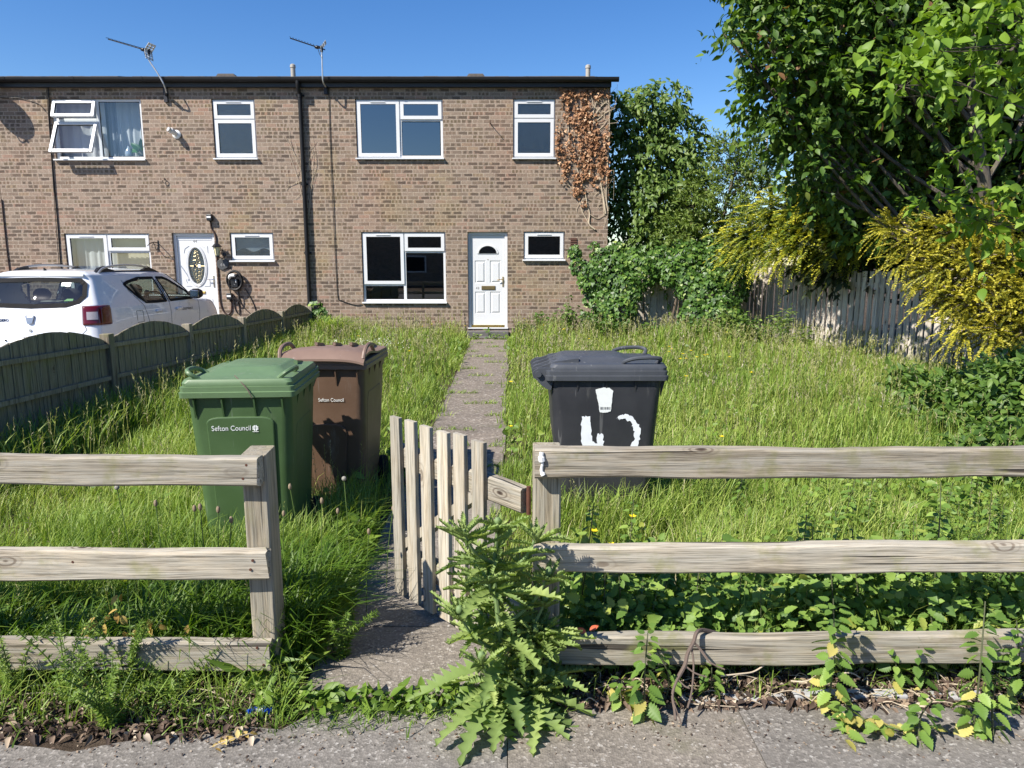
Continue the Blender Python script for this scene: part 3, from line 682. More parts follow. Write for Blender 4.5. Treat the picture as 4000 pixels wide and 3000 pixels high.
# ---- number 44, the lived-in middle house
H44 = thing('brick_house', 'brown brick terraced house behind the white car with open upstairs window and oval-glazed door', 'house', (-7.3, FY, 0), world=True)
X44 = (-10.42, -4.22)
U44, U44B, G44, D44, G44S = (-9.225, -7.415, 3.682, 4.858), (-6.005, -5.142, 3.700, 4.853), (-9.222, -7.47, .81, 2.222), (-7.005, -6.135, .27, 2.233), (-5.815, -4.913, 1.665, 2.238)
house_wall(H44, *X44, [U44, U44B, G44, D44, G44S], right=False)
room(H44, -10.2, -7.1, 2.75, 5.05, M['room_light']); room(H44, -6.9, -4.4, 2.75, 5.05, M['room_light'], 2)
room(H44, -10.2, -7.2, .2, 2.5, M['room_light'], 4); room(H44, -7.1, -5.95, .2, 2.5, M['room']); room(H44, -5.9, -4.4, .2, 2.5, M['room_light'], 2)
window(H44, *U44, [(0, .5, 0, .335, 'sash', .12), (0, .5, .37, 1, 'sash', .30), (.5, 1, 0, 1, 'fixed', 0)], gm='glass_clear', mullions=(.5,), transoms=((0, .5, .345),))
window(H44, *U44B, [(0, 1, 0, .335, 'sash', 0), (0, 1, .335, 1, 'sash', 0)], gm='glass_obscure', transoms=((0, 1, .335),))
window(H44, *G44, [(0, .495, 0, 1, 'sash', 0), (.495, 1, 0, .255, 'sash', 0), (.495, 1, .255, 1, 'fixed', 0)], gm='glass_clear', mullions=(.495,), transoms=((.495, 1, .255),))
window(H44, *G44S, [(0, 1, 0, 1, 'sash', 0)], gm='glass_obscure')
rf = roof(H44, X44[0], X44[1] - .005, False); vent_pipe(rf, -5.10, 17.5, 5.86, 6.185); roof_vent(rf, -7.0, 18.35, 6.115, .5)
eaves(H44, X44[0] + .002, X44[1] - .002)
df = door_frame(H44, D44)
x0, x1, z0, z1 = D44[0] + .066, D44[1] - .066, D44[2] + .07, D44[3] - .066; cxd = (x0 + x1) / 2
dm = MB(); oz, oa, ob_ = 1.56, .168, .375
oval = [(cxd + oa * math.cos(t), oz + ob_ * math.sin(t)) for t in np.linspace(0, 2 * math.pi, 37)[:-1]]
arch_slab(dm, x0, x1, .97, z1, oval, dy, dy + .03)
dm.add([(x0,dy,z0),(x1,dy,z0),(x1,dy,.97),(x0,dy,.97)], [(0,1,2,3)])
dob = dm.build('door', M['upvc'], H44)
mo = MB(); rr = lambda k, y: [(cxd + (oa + k) * math.cos(t), y, oz + (ob_ + k) * math.sin(t)) for t in np.linspace(0, 2 * math.pi, 37)[:-1]]
mo.loft([rr(-.004, dy - .001), rr(.004, dy - .018), rr(.022, dy - .022), rr(.034, dy - .012), rr(.044, dy - .018), rr(.058, dy - .001)], cap=False)
for sx in (-1, 1):
    for sz in (-1, 1):                                   # triangular corner mouldings round the oval
        px, pz = cxd + sx * .25, oz + sz * .415
        tri = [(px, pz), (px - sx * .12, pz), (px - sx * .03, pz - sz * .06), (px, pz - sz * .15)]
        mo.prism(tri if sx * sz > 0 else tri[::-1], lambda p, q, d: (p, d, q), dy - .009, dy + .001)
mo.box(x0 + .085, x1 - .085, dy - .008, dy + .001, z0 + .15, z0 + .54); mo.box(x0 + .02, x1 - .02, dy - .007, dy + .001, z1 - .075, z1 - .045)
mo.build('moulding', M['upvc'], dob, smooth=True)
g = MB(); g.prism(oval, lambda p, q, d: (p, d, q), dy + .014, dy + .02); g.build('oval_pane', M['glass_obscure'], dob)
ld = MB()
def scroll(cx, cz, r, turns, s_, flip):
    return [(cx + flip * r * (1 - k / 16) * math.cos(s_ + k / 16 * turns * 2 * math.pi), dy + .011, cz + r * (1 - k / 16) * math.sin(s_ + k / 16 * turns * 2 * math.pi)) for k in range(15)]
for fl in (-1, 1):
    for zc, r_ in ((.06, .062), (-.06, .062), (.15, .05), (-.15, .05), (.225, .038), (-.225, .038), (.285, .022), (-.285, .022)):
        ld.tube(scroll(cxd + fl * r_ * .85, oz + zc, r_, 1.4, 1.2 if zc > 0 else -1.2, fl), .0045, 5)
for k in (-1, 1): ld.tube([(cxd, dy + .011, oz + k * .31), (cxd - .03, dy + .011, oz + k * .34), (cxd, dy + .011, oz + k * .365), (cxd + .03, dy + .011, oz + k * .34), (cxd, dy + .011, oz + k * .31)], .004, 5)
ld.tube([(cxd - oa, dy + .011, oz), (cxd + oa, dy + .011, oz)], .0035, 5); ld.build('lead_came', M['lead'], dob)
b = MB(); b.box(cxd + .02, cxd + .075, dy + .006, dy + .011, oz - .035, oz + .04); b.build('sticker', M['white_plastic'], dob)
b = MB(); b.box(cxd - .07, cxd - .02, dy + .006, dy + .011, oz - .03, oz + .03); b.build('sticker', M['black'], dob)
b = MB(); b.box(cxd - .125, cxd + .145, dy - .012, dy, .985, 1.04); b.box(cxd - .115, cxd + .135, dy - .018, dy - .012, .99, 1.025); b.build('letterbox', M['gold'], dob, bevel=.003)
b = MB(); hx = x1 - .03; b.box(hx - .016, hx + .016, dy - .010, dy, 1.12, 1.36); b.tube([(hx, dy - .008, 1.28), (hx, dy - .045, 1.28), (hx - .04, dy - .05, 1.28), (hx - .13, dy - .05, 1.28)], .009, 8); b.build('handle', M['chrome'], dob, smooth=True)
lettering('door_number', '44', .075, M['number_grey'], dob, (cxd, dy - .002, z1 - .125), (R(90), 0, 0), .002, 'CENTER', 1.15)
b = MB(); b.box(x0, x1, dy - .02, dy, z0 - .04, z0); b.build('threshold', M['gold'], df)
st = MB(); st.box(-7.05, -6.1, FY - .35, FY - .022, 0, .22); st.build('doorstep', M['concrete_step'], H44, bevel=.01)
b = MB(); b.tube([(-7.05, FY, 3.29), (-7.05, FY - .03, 3.30)] + [(-7.05 + .035 * math.sin(t), FY - .035, 3.265 + .045 * math.cos(t)) for t in np.linspace(0, 5, 12)], .007, 6); b.build('wall_hook', M['cable'], H44)

# ---- the next house along, of which the photo shows a strip
H46 = thing('brick_house', 'strip of brown brick house at the far end, beyond the cable', 'house', (-13.5, FY, 0), world=True)
house_wall(H46, -16.6, -10.428, [], right=False); roof(H46, -16.6, -10.43, False); eaves(H46, -16.6, -10.425)
# ------------------------------------------------------------------ things on the house walls
def curve(pts, n=8):
    """a smooth run through the points"""
    p = [Vector(q) for q in pts]; out = []
    for i in range(len(p) - 1):
        a, b, c, d = p[max(i-1, 0)], p[i], p[i+1], p[min(i+2, len(p)-1)]
        for k in range(n):
            t = k / n; out.append(.5 * ((2*b) + (c-a)*t + (2*a-5*b+4*c-d)*t*t + (3*b-a-3*c+d)*t**3))
    return out + [p[-1]]
W_ = lambda x, z, d=.015: (x, FY - d, z)
b = MB(); b.tube(curve([W_(-3.644,5.05), W_(-3.655,4.5), W_(-3.66,3.7), W_(-3.655,2.8,.02), W_(-3.648,1.5), W_(-3.634,.93), W_(-3.56,.85), W_(-3.40,.79), W_(-3.25,.755), W_(-3.14,.77)]), .0075, 6)
props(b.build('cable', M['cable']), 'black aerial cable running down the wall left of the end house windows', 'cable')
b = MB(); b.tube(curve([W_(-9.224,5.05), W_(-9.27,4.3), W_(-9.30,3.6), W_(-9.314,2.54), W_(-9.345,1.5), W_(-9.35,.3)]), .011, 6)
b.tube(curve([W_(-9.25,5.0,.03), W_(-9.32,3.0,.03), W_(-9.37,1.5,.03), W_(-9.38,.3,.03)]), .006, 6)
props(b.build('cable', M['cable']), 'pair of black cables down the wall beside the open upstairs window', 'cable')
b = MB(); b.tube(curve([W_(-10.41,2.9), W_(-10.42,1.8), W_(-10.40,.9), W_(-10.41,.2)]), .012, 6)
props(b.build('cable', M['brown_cable']), 'brown cable on the wall joint behind the car, at the edge of view', 'cable')
b = MB(); b.tube(curve([(-6.17,FY-.03,2.46), W_(-6.172,2.33), W_(-6.10,2.18), W_(-6.095,1.9), W_(-6.098,1.24), W_(-6.09,.82), W_(-6.04,.63), W_(-5.95,.565), W_(-5.88,.62), W_(-5.858,.75), W_(-5.862,.88)]), .016, 8)
props(b.build('cable', M['brown_cable']), 'thick dark cable from the sensor above the door down to a loop by the charger', 'cable')
def sensor(x, z, label):
    t = thing('security_sensor', label, 'sensor', (x, FY, z), group=None)
    b = MB(); b.box(-.055, .055, -.10, -.001, -.075, .06); b.build('housing', M['black'], t, bevel=.015)
    b = MB(); b.box(-.042, .042, -.106, -.1, -.02, .018); b.build('lens', M['white_plastic'], t, bevel=.004)
    b = MB(); b.tube([(0, -.05, -.07), (0, -.035, -.12)], .012, 8); b.build('cable_gland', M['black'], t)
sensor(-6.175, 2.545, 'small black box sensor with white lens mounted above the oval-glazed door')
sensor(-5.872, .945, 'small black box sensor with white lens below the car charger')
t = thing('wall_lantern', 'black carriage lantern with cream glass between the oval-glazed door and small window', 'wall lamp', (-6.0, FY, 1.87))
b = MB(); b.tube(curve([(.06,-.005,-.08), (.05,-.06,-.15), (.0,-.10,-.14), (-.03,-.13,-.10)]), .011, 8); b.sphere((.055, -.015, -.08), .045, 8, (1, .4, 1)); b.build('bracket', M['black'], t, smooth=True)
hexr = lambda r, z: [(-.035 + r * math.cos(math.pi / 3 * k + .5), -.135 + r * math.sin(math.pi / 3 * k + .5), z) for k in range(6)]
b = MB(); b.loft([hexr(.04, -.10), hexr(.068, .07)]); b.build('lamp_glass', M['lamp_glass'], t)
b = MB(); b.loft([hexr(.098, .072), hexr(.10, .08), hexr(.06, .125), hexr(.03, .15), hexr(.012, .165), hexr(.014, .18), hexr(.003, .215)])
b.loft([hexr(.047, -.115), hexr(.045, -.098), hexr(.02, -.13)][::1])
for k in range(6): p, q = hexr(.041, -.10)[k], hexr(.07, .072)[k]; b.tube([p, q], .005, 4)
b.build('lamp_cage', M['black'], t)
t = thing('house_plaque', 'rough oval slate plaque carved 44 below the wall lantern', 'plaque', (-5.985, FY, 1.595))
rim = [(.125 * (1 + random.uniform(-.09, .09)) * math.cos(a), .108 * (1 + random.uniform(-.09, .09)) * math.sin(a)) for a in np.linspace(0, 2 * math.pi, 31)[:-1]]
b = MB(); b.prism(rim, lambda p, q, d: (p, d, q), -.03, -.001); b.build('slate', M['slate'], t, bevel=.008)
lettering('numerals', '44', .10, M['slate_carved'], t, (0, -.033, -.045), (R(90), 0, 0), .003, 'CENTER', 1.1)
t = thing('car_charger', 'round black electric car charger with coiled cable on the brick wall', 'car charger', (-5.735, FY, 1.25), world=True)
cx, cz = -5.735, 1.245
b = MB(); b.tube([(cx, FY - .001, cz), (cx, FY - .055, cz)], .125, 28); b.build('back_plate', M['black'], t, smooth=True)
b = MB(); b.box(cx - .075, cx + .075, FY - .12, FY - .055, cz - .13, cz + .06); b.build('charger_body', M['black'], t, bevel=.02)
b = MB(); b.box(cx - .005, cx + .01, FY - .124, FY - .12, cz - .06, cz - .055)
b.box(cx + .03, cx + .042, FY - .124, FY - .12, cz - .02, cz + .04); b.build('status_light', M['white_plastic'], t)
b = MB()
for k in range(5):
    r_ = .145 + .012 * (k % 3); pts_ = [(cx + r_ * math.cos(a), FY - .045 - .018 * k - .006 * math.sin(3 * a), cz + .02 + r_ * 1.22 * math.sin(a)) for a in np.linspace(0, 2 * math.pi, 29)]
    b.tube(pts_, .0115, 7)
b.tube(curve([(cx - .12, FY - .10, cz + .05), (cx - .10, FY - .12, cz - .14), (cx - .075, FY - .10, cz - .32), (cx + .0, FY - .07, cz - .46), (cx + .05, FY - .07, cz - .38), (cx + .055, FY - .06, cz - .15)]), .0115, 7)
b.build('coiled_cable', M['cable'], t, smooth=True)
b = MB(); b.tube(curve([(cx - .10, FY - .12, cz + .06), (cx - .05, FY - .16, cz + .12), (cx + .04, FY - .17, cz + .125)], 5), [.02, .024, .027, .03, .031, .033, .034, .035, .036, .036, .034], 10); b.build('plug', M['white_plastic'], t, smooth=True)
b = MB(); b.tube(curve([W_(-5.70,1.02), W_(-5.68,.85), W_(-5.60,.70), W_(-5.45,.55), W_(-5.30,.40)]), .010, 6); b.build('supply_cable', M['cable'], t)
b = MB(); b.tube(curve([W_(-5.56,1.10), W_(-5.50,1.0), W_(-5.38,.72), W_(-5.33,.40)]), .010, 6); b.build('supply_cable', M['cable'], t)
b = MB(); b.tube(curve([W_(-5.80,.85), W_(-5.79,.68), W_(-5.74,.58), W_(-5.70,.60), W_(-5.71,.85)]), .011, 6); b.build('supply_cable', M['cable'], t)
# hanging basket bracket and white lamp
t = thing('basket_bracket', 'black scrolled iron hanging basket bracket beside the oval-glazed door', 'bracket', (-7.29, FY, 2.0), world=True)
b = MB(); b.box(-7.305, -7.285, FY - .012, FY - .001, 1.86, 2.08); b.tube(curve([(-7.295, FY - .01, 2.03), (-7.28, FY - .22, 2.035), (-7.30, FY - .36, 2.0), (-7.33, FY - .37, 1.96)]), .009, 6)
b.tube(curve([(-7.295, FY - .01, 1.90), (-7.30, FY - .1, 1.9), (-7.29, FY - .16, 1.97), (-7.29, FY - .22, 2.03)]), .007, 6)
b.tube(curve([(-7.295, FY - .02, 1.98), (-7.38, FY - .05, 2.0), (-7.40, FY - .06, 1.94), (-7.35, FY - .05, 1.93)]), .006, 6); b.build('scroll', M['black'], t)
t = thing('flood_lamp', 'small white lamp head on the upstairs wall between the two windows', 'wall lamp', (-6.74, FY, 4.17))
b = MB(); b.tube([(0, -.001, .0), (0, -.02, 0), (0, -.045, 0)], [.085, .085, .05], 20); b.build('base_plate', M['white_plastic'], t, smooth=True)
b = MB(); b.tube([(0, -.04, 0), (-.02, -.11, .03), (-.05, -.16, .05)], [.04, .055, .06], 14); b.build('lamp_head', M['white_plastic'], t, smooth=True)
b = MB(); b.tube([(-.05, -.16, .05), (-.075, -.205, .068)], [.052, .045], 12); b.build('bulb', M['alu'], t, smooth=True)
# satellite dish on the next house
t = thing('satellite_dish', 'dark satellite dish at the end of the terrace whose oval shadow falls on the brick', 'satellite dish', (-10.62, FY, 4.62), world=True)
b = MB(); b.tube(curve([(-10.62, FY, 4.85), (-10.55, FY - .25, 4.86), (-10.50, FY - .42, 4.92)]), .02, 8); b.build('mounting_arm', M['black'], t)
nrm = Vector((-.42, -.85, .35)).normalized(); ax = nrm.orthogonal().normalized(); ay = nrm.cross(ax); cd = Vector((-10.46, FY - .36, 5.10))
b = MB(); rings = [[tuple(cd + nrm * (.07 * k * k - .0) + (ax * math.cos(a) + ay * math.sin(a)) * .26 * k) for a in np.linspace(0, 2 * math.pi, 33)[:-1]] for k in (.05, .3, .6, .85, 1, 1.01)]
b.loft(rings, cap=False); b.add(rings[0], [tuple(range(32))]); b.build('dish', M['gutter'], t, smooth=True)
b = MB(); b.tube(curve([tuple(cd - Vector((0, 0, .28))), tuple(cd + nrm * .2 - Vector((0, 0, .33))), tuple(cd + nrm * .40 - Vector((0, 0, .12)))]), .012, 6); q = cd + nrm * .40 - Vector((0, 0, .12)); b.tube([tuple(q), tuple(q - nrm * .09)], .032, 10); b.build('receiver', M['black'], t)
b = MB(); b.tube(curve([W_(-10.4,4.92), W_(-10.1,4.86,.02), W_(-9.8,4.86,.02), W_(-9.45,4.75), W_(-9.32,4.6)]), .006, 5)
props(b.build('cable', M['cable']), 'thin slack cable from the satellite dish along under the eaves', 'cable')
# television aerials
def aerial(name, label, mast, joint, tip, bracket):
    t = thing('tv_aerial', label, 'aerial', mast[0], world=True)
    b = MB(); b.tube(curve(mast, 6), .0145, 8); b.build('mast', M['alu'], t, smooth=True)
    b = MB(); b.box(bracket[0] - .035, bracket[0] + .035, FY - .05, FY - .001, bracket[1] - .15, bracket[1] + .12); b.beam((bracket[0], FY - .03, bracket[1]), mast[0], .04, .05); b.build('wall_bracket', M['dark_metal'], t)
    J, T = Vector(joint), Vector(tip); d = (T - J).normalized(); s_ = d.cross(Vector((0, 0, 1))).normalized(); u = s_.cross(d)
    b = MB(); b.beam(J - d * .07, T, .018, .018); b.build('boom', M['gutter'], t)
    n = 9; e = MB()
    for k in range(n + 1):
        p = J + (T - J) * (.16 + .84 * k / n); h = .075 - .002 * k
        e.tube([p - s_ * h + u * .01, p + u * .022, p + s_ * h + u * .01], .0055, 5)
    e.build('element', M['black'], t)
    rp = MB(); q = J + d * .05
    for sgn in (-1, 1):
        nn = (d * .85 + u * sgn * -.35).normalized(); vv = (u * sgn * .85 + d * -.35).normalized()
        for a, c in ((.0, .045), (.065, .095), (.115, .16)): rp.beam(q - d*.04 + vv * ((a+c)/2) - s_ * .11, q - d*.04 + vv * ((a+c)/2) + s_ * .11, .006, c - a, tuple(vv))
        for c in (-.09, 0, .09): rp.beam(q - d*.04 + vv * .002 + s_ * c, q - d*.04 + vv * .155 + s_ * c, .04, .006, tuple(d))
    rp.build('reflector', M['white_plastic'], t)
    dp_ = MB(); q = J + (T - J) * .13; dp_.sphere(tuple(q), .04, 8, (1.5, 1, .8)); dp_.tube(curve([tuple(q), tuple(q - Vector((0, 0, .12)) - d * .04), tuple(J - Vector((0, .02, .16)))]), .006, 5); dp_.build('dipole_box', M['black'], t, smooth=True)
    c_ = MB(); c_.tube([Vector(J) + Vector((0, 0, -.06)), Vector(J) + Vector((0, 0, .05))], .028, 8); c_.build('clamp', M['dark_metal'], t)
ya = FY - .30
aerial('a', 'tv aerial on a bent mast above the lived-in house', [P(650,362,ya+.12), P(640,330,ya+.02), P(615,285,ya), P(585,240,ya), P(578,215,ya), P(580,196,ya)], P(581,200,ya), P(422,153,ya+.15), (-6.89, 4.93))
aerial('b', 'tv aerial on a straight mast above the end house', [P(1272,338,ya+.15), P(1262,318,ya+.02), P(1259,270,ya), P(1257,195,ya)], P(1256,190,ya), P(1133,149,ya-.1), (-3.70, 5.08))
# things in the upstairs window and curtains
def cloth(name, x0, x1, z0, z1, y, amp, waves, m, label, cat='curtain', seed=0):
    n = int(waves * 10); b = MB(); r_ = random.Random(seed); xs_ = np.linspace(x0, x1, n)
    ph = [r_.uniform(0, 6) for _ in range(3)]
    off = [amp * (math.sin(waves * 2 * math.pi * k / n + ph[0]) + .4 * math.sin(waves * 5.1 * k / n * 2 + ph[1])) for k in range(n)]
    for zz, f in ((z0, 1.0), ((z0 + z1) / 2, .85), (z1, .6)): b.v += [(x, y + o * f, zz) for x, o in zip(xs_, off)]
    for r__ in range(2): b.f += [(r__*n+k, r__*n+k+1, (r__+1)*n+k+1, (r__+1)*n+k) for k in range(n - 1)]
    return props(b.build(name, m, None, smooth=True), label, cat)
M['net'] = leafy('net_curtain', [(0, (.80, .82, .86)), (1, (.80, .82, .86))], .9, .5, (1, 1, 1))
M['blind'] = plain('vertical_blind', (.62, .56, .45), .8, var=.05)
M['heavy'] = plain('blue_grey_curtain', (.24, .26, .31), .9, var=.1)
cloth('net_curtain', -8.1, -7.3, 3.6, 4.9, FY + .34, .02, 6, M['net'], 'pale net curtain behind the right half of the open upstairs window', seed=1)
cloth('curtain', -8.28, -8.02, 3.6, 4.9, FY + .36, .03, 3, M['heavy'], 'blue grey curtain gathered behind the window mullion upstairs', seed=2)
cloth('net_curtain', -9.3, -8.3, 3.6, 4.9, FY + .28, .02, 5, M['net'], 'pale net curtain added to lighten the panes of the tilted-out sashes upstairs', seed=8)  # extra net, added to brighten the dark panes of the open sashes
cloth('curtain', -9.0, -8.72, 3.6, 4.9, FY + .40, .03, 3, M['heavy'], 'dark curtain seen through the tilted-out lower sash', seed=6)
cloth('net_curtain', -9.3, -8.28, .6, 2.3, FY + .20, .015, 7, M['net'], 'pale drawn net curtain behind the downstairs window, above the car', seed=3)
bl = MB()
for k in range(9): xx = -8.3 + k * .105; bl.add([(xx, FY + .20, .6), (xx + .092, FY + .225, .6), (xx + .092, FY + .225, 2.25), (xx, FY + .20, 2.25)], [(0, 1, 2, 3)])
props(bl.build('vertical_blind', M['blind']), 'cream vertical slat blind behind the right half of the downstairs window', 'blind')
sc_ = MB(); n = 30; xs_ = np.linspace(-5.76, -4.96, n)
sc_.v = [(x, FY + .16, 2.2) for x in xs_] + [(x, FY + .16, 1.89 + .035 * math.sin((x + 5.7) * 15)) for x in xs_]; sc_.f = [(k, k + 1, n + k + 1, n + k) for k in range(n - 1)]
props(sc_.build('net_curtain', M['net']), 'short scalloped net curtain across the small obscured window', 'curtain')
t = thing('vase', 'silver blue vase on the upstairs window ledge', 'vase', (-7.83, FY + .19, 3.70))
b = MB(); b.tube([(0,0,0), (0,0,.02), (0,0,.09), (0,0,.17), (0,0,.23), (0,0,.27)], [.045, .06, .083, .078, .04, .02], 18); b.build('vase_body', plain('silver_glaze', (.35, .40, .48), .2, metal=.3), t, smooth=True)
t = thing('potted_plant', 'broad-leaved green houseplant on the upstairs window ledge', 'houseplant', (-7.57, FY + .20, 3.70))
b = MB(); b.tube([(0,0,0), (0,0,.09)], [.045, .06], 14); b.build('pot', M['black'], t, smooth=True)
n = 22; dirs = unit(np.stack([rng.normal(size=n), rng.normal(size=n) * .5, .5 + .8 * rng.random(n)], 1)); base = np.array([[0, 0, .12]]) + dirs * .09
scatter('leaves', *LEAF, base, frames(dirs, np.array([0, -.8, .5]) + rng.normal(size=(n, 3)) * .4), .16 + .08 * rng.random(n), rng.random(n), leafy('houseplant_leaf', [(0, (.02, .10, .03)), (1, (.05, .20, .06))]), t, True)

# ------------------------------------------------------------------ post-and-rail fence at the pavement
def rough_rail(x0, x1, y0, y1, z0, z1, seed, tilt=0.0, ragged=0.0):
    r_ = random.Random(seed); n = max(3, int((x1 - x0) / .06)); b = MB(); rings = []
    ph = [r_.uniform(0, 9) for _ in range(6)]
    for k in range(n + 1):
        x = x0 + (x1 - x0) * k / n; zz = tilt * (x - x0); c = .008
        wob = lambda i, s_=.0035: s_ * (math.sin(x * 3.1 + ph[i]) + .6 * math.sin(x * 9.7 + ph[(i + 1) % 6]) + r_.uniform(-.4, .4))
        top, bot, fr = z1 + zz + wob(0), z0 + zz + wob(1), y0 + wob(2, .002)
        rings.append([(x, fr, bot + c), (x, fr, top - c), (x, fr + c, top + wob(3, .0015)), (x, y1 - c, top + wob(4, .0015)), (x, y1, top - c), (x, y1, bot + c), (x, y1 - c, bot), (x, fr + c, bot)])
    if ragged:
        for i, q in enumerate(rings[-1]): rings[-1][i] = (q[0] + r_.uniform(-ragged, ragged), q[1], q[2])
    b.loft(rings); return b
def post(x0, x1, y0, y1, z1, seed, slope=.0):
    r_ = random.Random(seed); b = MB(); rings = []; c = .006
    for k in range(15):
        z = -.12 + (z1 + .12) * k / 14; j = lambda: r_.uniform(-.0015, .0015)
        top = slope if k == 14 else 0
        rings.append([(x0+c+j(), y0, z), (x1-c+j(), y0, z), (x1, y0+c, z), (x1, y1-c, z+top), (x1-c, y1, z+top), (x0+c, y1, z+top), (x0, y1-c, z+top), (x0, y0+c, z)])
    b.loft(rings); return b
lf = thing('post_and_rail_fence', 'weathered timber three-rail fence left of the path, by the green bin', 'fence', (-.94, 2.5, 0), world=True)
post(-.985, -.893, 2.492, 2.60, .918, 1, .008).build('post', M['post_wood'], lf, bevel=.003)
rough_rail(-4.6, -.906, 2.440, 2.491, .818, .925, 2, ragged=.006).build('rail', M['rail_wood'], lf)
rough_rail(-4.6, -.900, 2.440, 2.491, .458, .572, 3, -.001, ragged=.012).build('rail', M['rail_wood'], lf)
rough_rail(-4.6, -.905, 2.442, 2.491, .092, .212, 4, ragged=.006).build('rail', M['rail_wood'], lf)
post(-3.45, -3.36, 2.492, 2.59, .94, 11).build('post', M['post_wood'], lf, bevel=.003)
rfence = thing('post_and_rail_fence', 'weathered timber three-rail fence right of the gate, by the nettles', 'fence', (.13, 2.5, 0), world=True)
post(.078, .180, 2.497, 2.60, .932, 5, .006).build('post', M['post_wood'], rfence, bevel=.003)
rough_rail(.081, 4.9, 2.445, 2.496, .840, .948, 6, .004, ragged=.003).build('rail', M['rail_wood'], rfence)
rough_rail(.079, 4.9, 2.445, 2.496, .478, .586, 7, .004, ragged=.003).build('rail', M['rail_wood'], rfence)
rough_rail(.083, 4.9, 2.447, 2.496, .112, .230, 8, .003, ragged=.004).build('rail', M['rail_wood'], rfence)
post(2.55, 2.64, 2.497, 2.60, .96, 12).build('post', M['post_wood'], rfence, bevel=.003)
b = MB(); b.tube(curve([(.106,2.441,.942), (.104,2.438,.925), (.108,2.4385,.90), (.105,2.440,.875), (.112,2.438,.858)]), [.008]*8 + [.012]*6 + [.005]*8 + [.006]*6 + [.009]*5, 8)
props(b.build('sealant_drip', M['white_plastic'], None, smooth=True), 'white drip of sealant down the end of the top rail', 'sealant')
def nails(parent, spots):
    for x, z, y in spots:
        b = MB(); b.tube([(x, y + .002, z), (x, y - .0015, z)], .005, 7); b.build('nail', M['rust'], parent)
nails(lf, [(-2.0,.90,2.439), (-2.02,.84,2.439), (-1.6,.53,2.439), (-.945,.895,2.439), (-.96,.845,2.439), (-.945,.535,2.439), (-.955,.50,2.439), (-.95,.19,2.441), (-.93,.12,2.441)])
nails(rfence, [(2.59,.92,2.444), (2.60,.87,2.444), (2.59,.56,2.444), (2.60,.51,2.444), (.125,.20,2.446), (.13,.14,2.446), (.125,.86,2.444), (.13,.91,2.444), (.12,.55,2.444), (.125,.50,2.444)])

# ------------------------------------------------------------------ picket gate standing open
gate = thing('picket_gate', 'weathered low picket gate of six pales standing open over the path', 'gate', (.058, 2.56, 0), R(180 - 47.5))
L = .90                                             # local x runs from the hinge to the free end, y towards the garden side
for k in range(6):
    x = .265 + k * .118 + (0, .003, -.003, .002, 0, .002)[k]; h = .905 + (.0, .002, -.004, .004, .002, .008)[k]; w = .073
    r_ = random.Random(40 + k); b = MB(); rings = []
    for i in range(14):
        z = (.045 + .012 * r_.random()) + (h - .05) * i / 13; j = lambda: r_.uniform(-.0012, .0012); c = .002; lean = .004 * (k - 2.5) * (z - .5) * .3
        y0, y1 = .004, .026
        rings.append([(x - w/2 + c + j() + lean, y0, z), (x + w/2 - c + j() + lean, y0, z), (x + w/2 + lean, y0 + c, z), (x + w/2 + lean, y1 - c, z), (x + w/2 - c + lean, y1, z), (x - w/2 + c + lean, y1, z), (x - w/2 + lean, y1 - c, z), (x - w/2 + lean, y0 + c, z)])
    b.loft(rings); b.build('pale', M['pale_wood'], gate)
for z0, z1 in ((.665, .765), (.175, .275)):
    b = rough_rail(.035, .895, -.048, .002, z0, z1, 60 + int(z0 * 100)); b.build('gate_rail', M['rail_wood'], gate)
b = MB(); b.beam((.86, -.028, .28), (.32, -.028, .66), .04, .07, (0, 1, 0)); b.build('brace', M['pale_wood'], gate)
for zc in (.715, .225):
    b = MB(); b.tube([(.012, -.018, zc - .055), (.012, -.018, zc + .055)], .0085, 10); b.box(.014, .035, -.03, -.026, zc - .03, zc + .03); b.build('hinge', M['rust'], gate)

